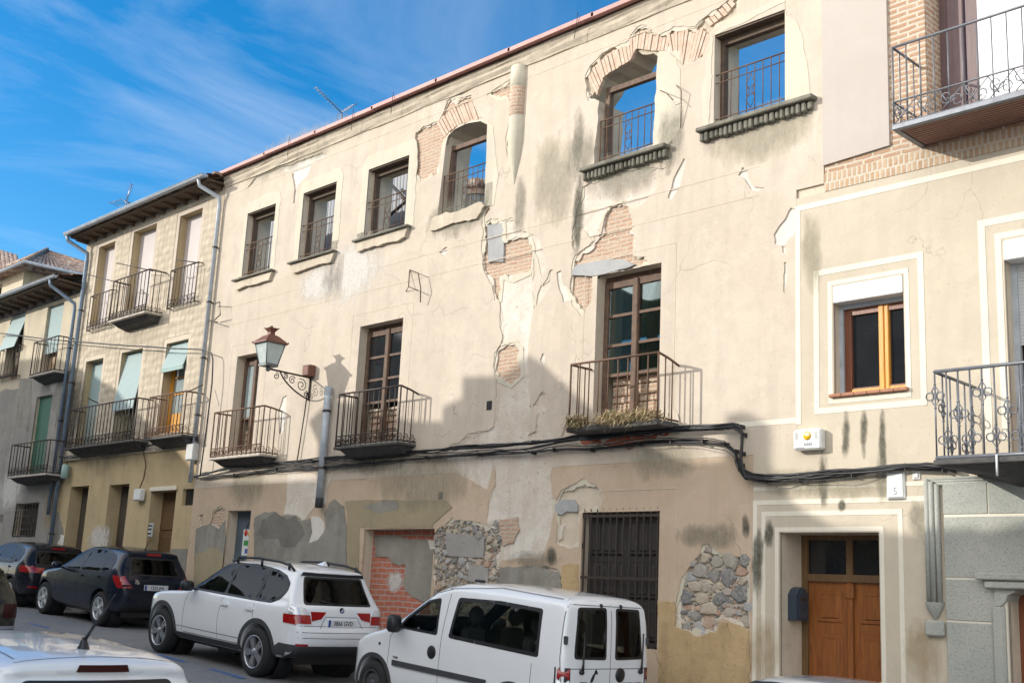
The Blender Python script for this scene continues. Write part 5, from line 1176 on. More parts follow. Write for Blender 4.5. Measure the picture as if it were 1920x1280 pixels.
g = MB(); g.bbox(x0 - .05, x1 + .05, Y0 - .14, Y0 + .6, gz(-7) + .0, z0 + .02, .015); g.build('doorstep', M['stone_block'], ph)
# french window behind the right balcony
x0, x1, z0, z1 = FR; backing(ph, FR, .6)
zq = P(1890, 488)[1]; g = MB(); g.bbox(x0 + .003, x1 - .003, Y0 - .02, Y0 + .2, zq, z1 - .003, .01); sb = g.build('shutter_box', M['white_plastic'], ph)
g = MB(); g.box(x0, x0 + .07, Y0 + .17, Y0 + .23, z0, zq); g.build('shutter_guide', M['zinc'], sb)
g = MB(); g.box(x0 + .071, x1, Y0 + .19, Y0 + .21, P(1915, 640)[1], zq); g.build('roller_shutter', M['white_slats'], sb)
g = MB(); g.bbox(x0 + .075, x0 + .19, Y0 + .24, Y0 + .31, z0, zq, .01); g.box(x0 + .191, x1, Y0 + .26, Y0 + .3, z0, z0 + .8); fr_ = g.build('french_door', M['window_redbrown'], ph); g = MB(); g.box(x0 + .191, x1, Y0 + .275, Y0 + .283, z0 + .8, zq); g.build('pane', M['window_dark'], fr_)
# lower balcony with ring-and-diamond ironwork
yf = 12.02; a = at(1752, 697, yf); b = at(1757, 862, yf); bx0, bx1, bz, bt = a[0], -3.3, b[2], a[2]
s = MB(); s.bbox(bx0 - .03, bx1, yf - .03, Y0 - .01, bz - .06, bz - .0, .01); bs = s.build('balcony_slab', M['slab_dark'], ph)
s = MB(); s.hexa([(bx0 + .45, yf + .4, bz - .12), (bx1 - .3, yf + .4, bz - .12), (bx0 + .5, Y0 - .01, bz - .22), (bx1 - .3, Y0 - .01, bz - .22), (bx0 + .03, yf + .03, bz - .063), (bx1 - .05, yf + .03, bz - .063), (bx0 + .03, Y0 - .01, bz - .063), (bx1 - .05, Y0 - .01, bz - .063)]); s.build('balcony_console', M['slab_dark'], bs)
r = MB(); r.tube([(bx0, yf, bt), (bx1, yf, bt)], .02, 6); r.tube([(bx0, yf, bz + .02), (bx1, yf, bz + .02)], .022, 6); r.tube([(bx0, yf, bt), (bx0, (yf + Y0) / 2, bt - .01), (bx0, Y0, bt - .02)], .02, 6)
r.tube([(bx0, yf, bz + .02), (bx0, Y0, bz + .02)], .022, 6)
H = bt - bz
def motif(u, z, ax):                                            # diamond flanked by two rings
    k = .062
    def pt(du, dz): return (u + du, yf, z + dz) if ax == 'x' else (bx0, u + du, z + dz)
    r.tube([pt(0, k * 1.9), pt(k * .62, k * .9), pt(0, 0), pt(k * .62, -k * .9), pt(0, -k * 1.9), pt(-k * .62, -k * .9), pt(0, 0), pt(-k * .62, k * .9), pt(0, k * 1.9)], .008, 5, closed=False)
    for sx_ in (-1, 1): r.tube([pt(sx_ * k * 1.0 + k * .7 * math.cos(w), k * .7 * math.sin(w)) for w in np.linspace(0, 2 * math.pi, 11)[:-1]], .008, 5, closed=True)
    for dz in (k * 2.1, -k * 2.1): r.lathe([(.004, dz - .012), (.016, dz - .006), (.016, dz + .006), (.004, dz + .012)], pt(0, z - z)[:2] + (z,) if False else (pt(0, 0)[0], pt(0, 0)[1], z), 'z', 6)
n = 20; st = (bx1 - bx0) / n
for k in range(n + 1):
    x = bx0 + st * k; r.tube([(x, yf, bz), (x, yf, bt)], .010, 5)
    if k % 4 == 0 and k < n: motif(x, bz + H * .72, 'x')
    if k % 4 == 1: motif(x + 0, bz + H * .22, 'x')
    if k % 4 == 2: motif(x, bz + H * .50, 'x')
    if k % 4 == 3: motif(x, bz + H * .22, 'x')
for k in range(1, 6):
    y = yf + (Y0 - yf) * k / 5.5; r.tube([(bx0, y, bz), (bx0, y, bt - .015)], .010, 5)
    if k % 2: motif(y, bz + H * .6, 'y')
    else: motif(y, bz + H * .22, 'y')
r.build('balcony_railing', M['grey_iron'], ph)
g = MB(); A = at(1872, 858, yf); g.tube([(A[0], yf - .04, A[2] + .03), (A[0], yf - .045, A[2] - .19)], .012, 5); g.build('drain_spout', M['white_plastic'], bs)
# upper opening and big balcony
x0, x1, z0, z1 = UR
MB().sheet([(Y0 + .035, z0), (Y0 + .62, z0), (Y0 + .62, z1), (Y0 + .035, z1)], [], 0, .02)
g = MB(); g.box(x0 - .004, x0 + .012, Y0 + .036, Y0 + .60, z0, z1); g.build('brick_reveal', M['house_brick'], pw)
yq = Y0 + .36; g = MB(); xw = P(1778, 100, yq)[0]; xw2 = P(1836, 100, yq)[0]
g.bbox(xw, xw2 - .18, yq - .03, yq + .06, z0, z1, .012); g.bbox(xw2 - .17, xw2, yq + .0, yq + .05, z0, z1, .012); g.box(x0 + .013, xw - .002, yq + .02, yq + .06, z0, z1); fr_ = g.build('window_frame', M['frame_violet'], ph)
g = MB(); g.box(xw2 + .002, x1 + .3, yq - .02, yq - .01, z0, z1); g.build('curtain', M['curtain_white'], fr_)  # white panel stands for the sun's reflection in an open glass door leaf
yf = 12.3; a = at(1673, 90, yf); b = at(1673, 243, yf); bx0, bx1, bz, bt = a[0], -3.0, b[2], a[2]
s = MB(); s.bbox(bx0 - .02, bx1, yf - .02, yf + .05, bz - .02, bz + .05, .008); s.box(bx0 - .02, bx0 + .05, yf + .052, Y0, bz - .02, bz + .048); s.build('balcony_edge', M['grey_iron'], ph)
s = MB(); n = 10
s.box(bx0 + .051, bx1, yf + .051, Y0, bz + .0, bz + .045)
for k in range(n): s.box(bx0 + .07 + .0 * k, bx1, yf + .07 + (Y0 - yf - .1) * k / n, yf + .06 + (Y0 - yf - .1) * (k + 1) / n - .02, bz - .015, bz - .001)
s.build('balcony_slab', M['balcony_soffit'], ph)
r = MB(); n = int((bx1 - bx0) / .168); bh = .30; ironwork(r, bx0, bx1, yf, bz + .04, bt, n, .018, .0085, bz + bh + .04, .012); ironside(r, bx0, yf, Y0, bz + .04, bt, 4, .018, .0085, .012)
r.tube([(bx0, yf, bz + bh + .04), (bx0, Y0, bz + bh + .04)], .014, 5)
scrollband(r, bx0, bx1, yf, bz + .05, bz + bh + .03, .0075); scrollside(r, bx0, yf, Y0, bz + .05, bz + bh + .03, .0075)
r.build('balcony_railing', M['grey_iron'], ph)
# stone doorway at the far right
st_ = MB(); z_s = [P(1800, 905)[1], P(1800, 968)[1], P(1800, 1085)[1], P(1800, 1165)[1], -3.2]; xs_ = SX
rows = [(z_s[0], z_s[1] + .02, [SX, P(1855, 940)[0], PX1 - .5]), (z_s[1], z_s[2] + .01, [SX, PX1 - .5]), (z_s[2], z_s[3] + .01, [SX, P(1888, 1100)[0] - .01]), (z_s[3], z_s[4], [SX, P(1888, 1100)[0] - .01])]
for k, (za, zb_, xx) in enumerate(rows):
    for p, q_ in zip(xx, xx[1:]): st_.bbox(p + .005, q_ - .005, Y0 - .045 + .004 * (k % 2), Y0 + .02, zb_ + .005, za - .005, .006)
st_.bbox(SD[1] + .01, PX1 - .5, Y0 - .062, Y0 + .02, -3.2, z_s[2], .014)
sp = st_.build('stone_doorway', M['granite'], ph)
g = MB(); g.box(SX, PX1 - .5, Y0 - .03, Y0 + .015, -3.2, z_s[0]); 
g2 = MB().sheet([(SX + .01, -3.2), (PX1 - .5, -3.2), (PX1 - .5, z_s[0]), (SX + .01, z_s[0])], [RP(SD)], Y0 - .035, .045); g2.build('joint_mortar', M['band_white'], sp)
g = MB(); zc = P(1890, 1075)[1]; x0, x1, z0, z1 = SD
for dz, dy in ((0, .10), (-.09, .075)): g.bbox(x0 - .30 + abs(dz), x1 + .3, Y0 - .06 - dy, Y0 - .058, zc + dz - .075, zc + dz + .0, .012)
g.prism([(x0 - .12, z1 + .0), (x0 + .12, z1), (x0 + .10, z1 - .07), (x0 + .02, z1 - .10), (x0 + .0, z1 - .17), (x0 - .06, z1 - .22), (x0 - .12, z1 - .22)], Y0 - .075, Y0 + .3)
g.bbox(x0 - .16, x0 - .02, Y0 - .085, Y0 + .3, -3.2, z1 - .222, .02); g.build('door_moulding', M['granite'], sp)
g = MB(); g.box(x0 - .02, x1, Y0 + .25, Y0 + .3, z0 - .5, z1); g.build('entrance_door', M['window_redbrown'], ph)
g = MB()                                                       # frame moulding with its hanging foot
xa_, xb_ = P(1737, 1000)[0], P(1766, 1000)[0]; zt_, zf = P(1750, 898)[1], P(1745, 1128)[1]
for k in range(3):
    x = xa_ + (xb_ - xa_) * (k + .5) / 3; rr = .032; g.tube([(x, Y0 - .03 - .012 * (k == 1), zf), (x, Y0 - .03 - .012 * (k == 1), zt_ - .03 * k)], rr, 8)
    g.tube([(x, Y0 - .03, zt_ - .03 * k), (x + .9, Y0 - .03, zt_ - .03 * k)], rr * .55, 8)
g.lathe([(.11, zf - .0), (.10, zf - .06), (.05, zf - .14), (.015, zf - .2)], ((xa_ + xb_) / 2, Y0 - .02, 0), 'z', 10)
g.bbox(xa_ - .02, xb_ + .02, Y0 - .07, Y0 - .004, zf - .38, zf - .2, .02); g.build('frame_moulding', M['granite'], ph)

# ------------------------------------------------------------------ the other side of the street and beyond the frame: they cast the shade and show in the car windows
def shade_pt(x, z, yb):                                        # where the sun ray through facade point (x, z) crosses the plane yb
    t = (Y0 - yb) / (-sd.y); return (x + sd.x * t, z + sd.z * t)
YS = -3.6
def opposite(name, label, outline, mat, x_ext=None, depth=7.0):
    pts = [shade_pt(x, z, YS) for x, z in outline]; x0, x1 = pts[0][0], pts[-1][0]
    t = thing(name, label, 'building', (x0, YS, gz(x0)))
    poly = [(x0, gz(x0) - .3)] + pts + [(x1, gz(x1) - .3)]
    wins = []
    zz = gz((x0 + x1) / 2)
    for k in range(int((x1 - x0) / 2.6)):
        for fl in (0, 1, 2): wx = x0 + 1.0 + 2.6 * k; wins.append([(wx, zz + 1 + 3.1 * fl), (wx + 1.0, zz + 1 + 3.1 * fl), (wx + 1.0, zz + 2.8 + 3.1 * fl), (wx, zz + 2.8 + 3.1 * fl)])
    top = min(p[1] for p in pts)
    wins = [w for w in wins if w[2][1] < top - .5 and w[1][0] < x1 - .4]
    MB().sheet(poly, wins, YS - .4, .4).build('wall', M[mat], t)
    g = MB()
    for w in wins: g.box(w[0][0], w[1][0], YS - .25, YS - .2, w[0][1], w[2][1])
    if wins: g.build('window_panes', M['window_dark'], t)
    MB().box(x0 + .3, x1 - .3, YS - depth, YS - .41, zz - .3, top - .6).build('rear_body', M[mat], t)
    return t
S1 = [(-46, 6.2), (-36, 6.2), (-32.2, 5.9)] + [P(131, 683), P(216, 728), P(256, 771), P(300, 815), P(330, 845), P(372, 900)]
S1b = [P(372, 900), P(470, 905), P(594, 899)]
opposite('gabled_house', 'ochre gabled house across the street from the row', S1, 'ochre_house_plaster')
opposite('low_house', 'low cream house across the street between two taller ones', S1b, 'far_plaster')
S2 = [P(595, 898), P(585, 850), P(574, 802), P(540, 788), P(560, 762), P(622, 747), P(768, 789), P(829, 789), P(833, 762), P(868, 745), P(861, 706), P(925, 705), P(990, 665), P(1066, 738), P(1160, 800), P(1262, 858)]
S2 = [(max(a, -19.6) if i < 3 else a, b) for i, (a, b) in enumerate(S2)]
S2 = [P(595, 898), (P(595, 850)[0] - .02, P(590, 830)[1]), P(578, 790), P(622, 748), P(768, 789), P(829, 790), P(830, 762), P(866, 746), P(867, 706), P(925, 705), P(990, 665), P(1066, 738), P(1160, 800), P(1262, 858)]
S2 = [(a + .001 * i, b) for i, (a, b) in enumerate(S2)]
opposite('stepped_gable_house', 'tall house with a stepped gable and chimney across the street', S2, 'far_plaster')
S3 = [P(1263, 858), P(1300, 868), P(1357, 862), P(1360, 775), P(1400, 772), P(1403, 850), P(1450, 925), P(1560, 985), P(1700, 1000), P(1830, 990), P(1845, 1000), P(1920, 985), (2.0, .75), (9.0, .6)]
S3 = [(a + .002 * i, b) for i, (a, b) in enumerate(S3)]
opposite('chimney_house', 'house with a single square chimney across the street from the painted house', S3, 'ochre_house_plaster')
oh = thing('ochre_house', 'sunlit ochre house further down the row beyond the painted house', 'building', (4.0, Y0, gz(4)))
wins = [[(5 + 2.8 * k, z), (6.1 + 2.8 * k, z), (6.1 + 2.8 * k, z + 1.9), (5 + 2.8 * k, z + 1.9)] for k in range(7) for z in (-1.2, 2.0, 5.2)]
MB().sheet([(4.01, -5), (26, -5), (26, 8.6), (4.01, 8.6)], wins, Y0, .4).build('wall', M['ochre_house_plaster'], oh)
g = MB()
for w in wins: g.box(w[0][0], w[1][0], Y0 + .2, Y0 + .25, w[0][1], w[2][1])
g.build('window_panes', M['window_dark'], oh)

# ------------------------------------------------------------------ lamp, boxes, pipes, cables
wl = at(583, 714, Y0); L0 = at(503, 686, 12.0)                # wall plate and lantern foot
lamp = thing('street_lamp', 'four sided wall lantern with rusty brown hood on a scrolled iron bracket', 'street lamp', (wl[0], Y0, wl[2]))
lx, ly, lz = L0
g = MB(); A = Vector((wl[0], Y0 - .02, wl[2] + .02)); B = Vector((lx, ly, lz - .05))
g.tube([A + Vector((0, 0, .04)), B], .02, 6); g.tube([A + Vector((0, 0, .12)), A + Vector((0, 0, -.42))], .02, 6)
lo = [A + Vector((0, 0, -.40))]
dirv = (B - A)
for t in np.linspace(0, 1, 9): lo.append(A + dirv * (t * .72) + Vector((0, 0, -.40 * (1 - t) ** .7 * 1.0 - .04 * math.sin(math.pi * t))))
g.tube(lo, .016, 5)
def sp3(c, rad, turns, a0, s):
    u = dirv.normalized(); pts = []
    for i in range(15): t = i / 14; w = a0 + s * turns * 6.283 * t; q = rad * (1 - .8 * t); pts.append(c + u * (q * math.cos(w)) + Vector((0, 0, q * math.sin(w))))
    g.tube(pts, .010, 5)
sp3(A + dirv * .20 + Vector((0, 0, -.15)), .13, 1.6, 1.2, 1); sp3(A + dirv * .42 + Vector((0, 0, -.10)), .085, 1.5, 2.5, -1); sp3(A + dirv * .58 + Vector((0, 0, -.06)), .06, 1.5, .5, 1); sp3(A + dirv * .80 + Vector((0, 0, -.10)), .07, 1.3, 1.5, 1); sp3(A + dirv * .08 + Vector((0, 0, -.30)), .06, 1.3, 1.5, 1)
g.build('bracket', M['iron'], lamp)
a, bb, h = .125, .205, .40
def ring4(rad, z): return [(lx - rad, ly - rad, z), (lx + rad, ly - rad, z), (lx + rad, ly + rad, z), (lx - rad, ly + rad, z)]
g = MB(); g.add(ring4(a, lz + .03) + ring4(bb, lz + .03 + h), [(i, (i + 1) % 4, 4 + (i + 1) % 4, 4 + i) for i in range(4)]); lant = None
fr = MB(); r0, r1 = ring4(a + .004, lz + .03), ring4(bb + .004, lz + .03 + h)
for i in range(4): fr.tube([r0[i], r1[i]], .011, 5); fr.tube([r0[i], r0[(i + 1) % 4]], .012, 5); fr.tube([r1[i], r1[(i + 1) % 4]], .012, 5)
fr.box(lx - a - .015, lx + a + .015, ly - a - .015, ly + a + .015, lz - .01, lz + .025); fr.lathe([(.03, lz - .10), (.055, lz - .06), (.03, lz - .011)], (lx, ly, 0), 'z', 8)
lant = fr.build('lantern', M['lamp_glass_frame'], lamp); g.build('glass', M['lamp_glass'], lant)
z1 = lz + .03 + h; hd = MB(); rr = [ring4(bb + .045, z1 + .0), ring4(bb + .04, z1 + .03), ring4(.11, z1 + .16), ring4(.055, z1 + .19), ring4(.05, z1 + .24), ring4(.10, z1 + .31), ring4(.09, z1 + .32)]
vs = [p for q_ in rr for p in q_]; fs = [(k * 4 + i, k * 4 + (i + 1) % 4, k * 4 + 4 + (i + 1) % 4, k * 4 + 4 + i) for k in range(len(rr) - 1) for i in range(4)] + [(0, 3, 2, 1), tuple(range(24, 28))]
hd.add(vs, fs)
for c in rr[0]: hd.lathe([(.010, 0), (.012, .015), (.003, .035)], (c[0], c[1], z1 + .02), 'z', 6)
for c in rr[5]: hd.lathe([(.008, -.01), (.009, .01), (.003, .025)], (c[0], c[1], z1 + .31), 'z', 5)
hd.lathe([(.02, 0), (.028, .03), (.004, .06)], (lx, ly, z1 + .32), 'z', 6); hd.build('hood', M['reddish_metal'], lamp)

def boxthing(name, label, cat, pl, pr, zt, zb, depth, mat, extra=None, y=Y0):
    a, b = P(*pl), P(*pr); x0, x1, z0, z1 = a[0], b[0], P(*zb)[1], P(*zt)[1]
    t = thing(name, label, cat, ((x0 + x1) / 2, y, z0))
    g = MB(); g.bbox(x0, x1, y - depth, y - .004, z0, z1, .012); o = g.build('casing', M[mat], t)
    g = MB(); g.bbox(x0 + .02, x1 - .02, y - depth - .012, y - depth + .001, z0 + .02, z1 - .02, .006); g.build('lid', M[mat], t)
    return t, (x0, x1, z0, z1)
t, r = boxthing('junction_box', 'reddish brown metal box on the wall above the lamp bracket', 'junction box', (579, 700), (592, 698), (588, 686), (588, 707), .16, 'reddish_metal')
t, r = boxthing('meter_box', 'pale grey meter box on the wall beside the long zinc downpipe', 'meter box', (359, 850), (373, 850), (366, 832), (362, 864), .14, 'box_grey')
t, r = boxthing('meter_box', 'small white meter box hanging under a loose wire on the yellow wall', 'meter box', (259, 930), (272, 930), (265, 917), (265, 939), .12, 'white_plastic')
t, r = boxthing('intercom_panel', 'grey intercom panel on the wall beside the brown entrance door', 'intercom', (281, 985), (289, 985), (285, 980), (285, 1007), .03, 'box_grey')
g = MB(); [g.box(r[0] + .03, r[1] - .03, Y0 - .048, Y0 - .04, r[2] + (r[3] - r[2]) * k, r[2] + (r[3] - r[2]) * (k + .12)) for k in (.2, .5, .75)]; g.build('button', M['ink_black'], t)
t, r = boxthing('wall_plaque', 'white tile plaque with a small house number under the cable bundle', 'plaque', (1664, 910), (1699, 910), (1680, 884), (1680, 936), .03, 'white_plastic')
text_mesh('5', 'house_number', M['ink_grey'], t, .12, Matrix.Translation((r[0] + (r[1] - r[0]) * .5, Y0 - .044, r[2] + .09)) @ Matrix.Rotation(R_(90), 4, 'X'), .001)
t, r = boxthing('wall_plaque', 'small blank white plate beside the tile plaque', 'plaque', (1712, 897), (1727, 897), (1719, 884), (1719, 899), .02, 'white_plastic')
# alarm box
a, b = P(1497, 830), P(1549, 826); x0, x1, z0, z1 = a[0], b[0], P(1520, 845)[1], P(1520, 806)[1]
t = thing('alarm_box', 'white alarm siren box with a round yellow emblem on the cream wall', 'alarm box', ((x0 + x1) / 2, Y0, z0)); g = MB(); g.bbox(x0, x1, Y0 - .13, Y0 - .006, z0, z1, .02); g.build('casing', M['white_plastic'], t)
cx, cz = (x0 + x1) / 2 + .01, z0 + (z1 - z0) * .66; g = MB(); g.lathe([(.001, Y0 - .137), (.055, Y0 - .136), (.055, Y0 - .129)], (cx, 0, cz), 'y', 16); g.build('emblem', M['yellow_paint'], t)
g = MB(); g.box(cx - .03, cx + .03, Y0 - .1385, Y0 - .136, cz + .005, cz + .035); g.build('emblem_mark', M['white_plastic'], t)
g = MB(); [g.box(cx - .05 + k * .025, cx - .032 + k * .025, Y0 - .1325, Y0 - .1295, z0 + .05, z0 + .085) for k in range(5)]; g.box(x0 + .04, x0 + .17, Y0 - .132, Y0 - .1295, z0 + .022, z0 + .034); g.build('lettering', M['ink_grey'], t)
for k in range(3): pass
g = MB(); [g.box(xs + .008 * j, xs + .008 * j + .004, Y0 - .132, Y0 - .1295, z0 + .13, z1 - .04) for xs in (x0 + .035, x1 - .085) for j in range(6)]; g.build('sound_vent', M['box_grey'], t)
# mailbox on the side of the door recess
xq = DR[0]; A = at(1488, 1130, 13.25); yb0, yb1 = 13.18, 13.45; zb0, zb1 = P(1505, 1163, 13.3)[1], P(1505, 1100, 13.3)[1]
t = thing('mailbox', 'dark blue metal mailbox with arched lid on the side wall of the door recess', 'mailbox', (xq, 13.28, zb0))
g = MB(); prof = [(yb0, zb0), (yb1, zb0), (yb1, zb1 - .10), (yb1 - .06, zb1 - .03), ((yb0 + yb1) / 2, zb1), (yb0 + .06, zb1 - .03), (yb0, zb1 - .10)]
def xprism(mb, pr, x0, x1):
    n = len(pr); mb.add([(x0, y, z) for y, z in pr] + [(x1, y, z) for y, z in pr], [tuple(range(n)), tuple(reversed(range(n, 2 * n)))] + [(i, (i + 1) % n, n + (i + 1) % n, n + i) for i in range(n)])
xprism(g, prof, xq + .002, xq + .13); g.build('casing', M['mailbox_paint'], t)
g = MB(); xprism(g, [(y + (.03 if y < 13.31 else -.03), z + (.03 if z < zb0 + .1 else -.03)) for y, z in prof], xq + .131, xq + .145); dd = g.build('door', M['mailbox_paint'], t)
g = MB(); g.box(xq + .146, xq + .152, yb0 + .07, yb1 - .07, zb1 - .17, zb1 - .14); g.lathe([(.001, xq + .150), (.02, xq + .15), (.02, xq + .145)], (0, (yb0 + yb1) / 2, zb0 + .15), 'x', 8); g.build('slot', M['iron'], dd)

def pipe(name, label, pts, r, mat, brackets=(), y=12.92, cat='downpipe'):
    t = thing(name, label, cat, tuple(pts[-1])); g = MB(); g.tube(pts, r, 10); g.build('pipe', M[mat], t)
    b = MB()
    for (x, z) in brackets: b = MB(); b.lathe([(r + .012, z - .02), (r + .014, z), (r + .012, z + .02)], (x, pts[-1][1], 0), 'z', 10); b.box(x - .012, x + .012, pts[-1][1], Y0, z - .012, z + .012); b.build('pipe_bracket', M['iron'], t)
    return t
x = P(128, 800)[0] + .03
pipe('downpipe', 'blue grey downpipe in the corner between the grey house and the knobbly plaster', [(HX0 - .1, 12.45, 9.1), (HX0 - .1, 12.5, 8.95), (x, 12.9, 8.6), (x, 12.91, 8.4), (x, 12.91, -.9)], .055, 'zinc_blue', [(x, z) for z in (7, 5, 3, 1)])
x2 = x - .42
pipe('downpipe', 'thin grey downpipe coming from the lower eaves of the grey house', [(GX1 - .35, 12.28, 7.85), (GX1 - .35, 12.3, 7.7), (x2, 12.9, 7.25), (x2, 12.92, 7.1), (x2, 12.92, 1.5)], .048, 'zinc_blue', [(x2, z) for z in (6, 4, 2.4)])
x3 = HX1 - .02
pipe('downpipe', 'long pale zinc downpipe on the edge between knobbly and smooth plaster', [(HX1 - .3, 12.46, 9.1), (HX1 - .3, 12.5, 8.95), (x3, 12.88, 8.7), (x3, 12.91, 8.5), (x3, 12.91, 2.1)], .05, 'zinc', [(x3, z) for z in (7.5, 6.2, 4.9, 3.6)])
xa = P(614, 850)[0]; zt, zb = P(622, 726)[1], P(604, 952)[1]
t = pipe('downpipe', 'short grey downpipe stump ending above the cement patches', [(xa, 12.9, zt), (xa, 12.9, zb + .16)], .07, 'zinc', [(xa, 2.2), (xa, 3.3)])
g = MB(); g.lathe([(.078, zb + .18), (.08, zb), (.06, zb), (.06, zb + .1)], (xa, 12.9, 0), 'z', 10); g.build('pipe_end', M['grey_trim'], t)

def strands(mb, px, n, spread, r, y, seed, sag=.02):
    rnd = random.Random(seed); base = [at(p[0], p[1], y) for p in px]
    d = [0]
    for a, b in zip(base, base[1:]): d.append(d[-1] + (b - a).length)
    N = max(8, int(d[-1] / .18))
    for k in range(n):
        oz, oy = rnd.uniform(-spread, spread), rnd.uniform(-spread, .0); ph_ = rnd.uniform(0, 6.28); pts = []
        for s in np.linspace(0, d[-1], N):
            p = Vector([float(np.interp(s, d, [b[j] for b in base])) for j in range(3)])
            q = mnoise.noise(Vector((s * .9, k * 3.1, seed))) * spread * 1.3 + mnoise.noise(Vector((s * 3.0, k * 5.1, seed))) * spread * .5
            pts.append(p + Vector((0, oy + abs(q) * -.4, oz * (.6 + .4 * math.sin(s * .7 + ph_)) + q)))
        mb.tube(pts, r * rnd.uniform(.7, 1.25), 6)
t = thing('cable_bundle', 'bundle of black cables clipped along the facades above the ground floor', 'cables', (RX0, Y0, 2.0))
up = [(366, 893), (440, 874), (560, 866), (640, 857), (760, 849), (880, 838), (1000, 829), (1100, 818), (1200, 808), (1270, 803), (1380, 797), (1391, 800), (1395, 815), (1392, 850), (1390, 872), (1400, 888), (1440, 894), (1500, 893), (1600, 884), (1700, 873), (1760, 870), (1795, 878)]
lo_ = [(370, 897), (440, 890), (520, 880), (600, 876), (700, 868), (800, 858), (900, 852), (1000, 848), (1040, 843), (1110, 843), (1200, 832), (1260, 827), (1320, 828), (1362, 833), (1380, 846), (1383, 862), (1388, 880), (1400, 895), (1440, 901), (1500, 899), (1600, 889), (1700, 877), (1770, 880)]
g = MB(); strands(g, up, 6, .035, .013, 12.93, 1); strands(g, up[10:], 4, .03, .016, 12.93, 4); strands(g, [(1090, 822), (1190, 810), (1270, 803), (1380, 797)], 5, .035, .017, 12.92, 8); strands(g, up, 2, .07, .006, 12.93, 21); g.build('upper_cable', M['cable_black'], t)
g = MB(); strands(g, lo_, 4, .022, .011, 12.95, 2); strands(g, lo_[15:], 3, .03, .016, 12.93, 5); strands(g, [(800, 858), (900, 850), (1000, 840), (1100, 820)], 2, .03, .012, 12.94, 7); strands(g, lo_, 2, .06, .006, 12.94, 22); strands(g, [(380, 888), (500, 870), (620, 872), (760, 852), (900, 848)], 2, .06, .006, 12.93, 23); g.build('lower_cable', M['cable_black'], t)
g = MB()
for k, (px, py) in enumerate(up[1:] + lo_[1:]):
    A = at(px, py, 12.93); MB().box(A[0] - .006, A[0] + .006, 12.885, Y0 + .002, A[2] - .028, A[2] + .028).build('cable_clip', M['cable_black'], t)
t = thing('cable_bundle', 'cables running under the first floor balconies of the relief plaster house', 'cables', (HX0, Y0, 2.4))
g = MB(); strands(g, [(115, 858), (200, 850), (270, 836), (330, 826), (372, 822)], 4, .05, .016, 12.92, 11); g.build('cable', M['cable_black'], t)
t = thing('aerial_cable', 'thin black cable slung across the relief plaster house to the zinc downpipe', 'cable', (HX0, 12.8, 5.6))
g = MB(); strands(g, [(-10, 623), (40, 629), (90, 636), (140, 640), (220, 646), (300, 651), (380, 656), (398, 662), (400, 676), (398, 720), (388, 800), (376, 890)], 2, .012, .014, 12.82, 12); g.build('cable', M['cable_black'], t)
t = thing('lamp_cable', 'pair of thin black wires dropping from the lantern bracket', 'cable', (wl[0], Y0, 2.2))
g = MB(); strands(g, [(577, 735), (574, 760), (568, 800), (560, 850), (556, 872)], 2, .02, .010, 12.96, 13); g.build('cable', M['cable_black'], t)
t = thing('loose_wire', 'loose brown wire hanging down to the small white meter box', 'cable', at(265, 915, 12.97))
g = MB(); strands(g, [(268, 845), (274, 870), (270, 895), (262, 915)], 1, .01, .012, 12.97, 14); g.build('wire', M['rusty_iron'], t)
t = thing('wall_bracket', 'bent iron wire bracket sticking out of the bare plaster wall', 'bracket', at(780, 540, Y0))
g = MB(); g.tube([at(768, 506, 12.99), at(784, 512, 12.85), at(789, 540, 12.85), at(788, 567, 12.9)], .011, 5); g.tube([at(768, 506, 12.99), at(766, 538, 12.9), at(761, 546, 12.99)], .010, 5); g.tube([at(766, 537, 12.9), at(784, 545, 12.85)], .010, 5); g.build('rod', M['rusty_iron'], t)
t = thing('wall_bracket', 'rusty iron hook beside the broken arch window', 'bracket', at(1240, 175, Y0))
g = MB(); g.tube([at(1238, 170, 12.99), at(1250, 175, 12.8), at(1262, 188, 12.8)], .008, 5); g.tube([at(1268, 160, 12.99), at(1278, 170, 12.9), at(1276, 240, 12.98)], .007, 5); g.build('rod', M['rusty_iron'], t)
t = thing('wall_bracket', 'iron cable bracket bolted to the zinc downpipe', 'bracket', at(405, 580, 12.9))
g = MB(); g.tube([at(398, 570, 12.9), at(412, 566, 12.8), at(413, 590, 12.8), at(402, 600, 12.9)], .014, 5); g.tube([at(390, 600, 12.95), at(408, 604, 12.8)], .013, 5); g.build('rod', M['iron'], t)
t = thing('ceramic_insulator', 'green capped pipe head on the wall beside the blue grey downpipe', 'insulator', at(123, 880, 12.9))
g = MB(); A = at(123, 880, 12.88); g.lathe([(.02, .14), (.10, .12), (.11, -.2), (.07, -.24)], (A[0], A[1], A[2]), 'z', 10); g.build('cap', M['green_blind'], t)

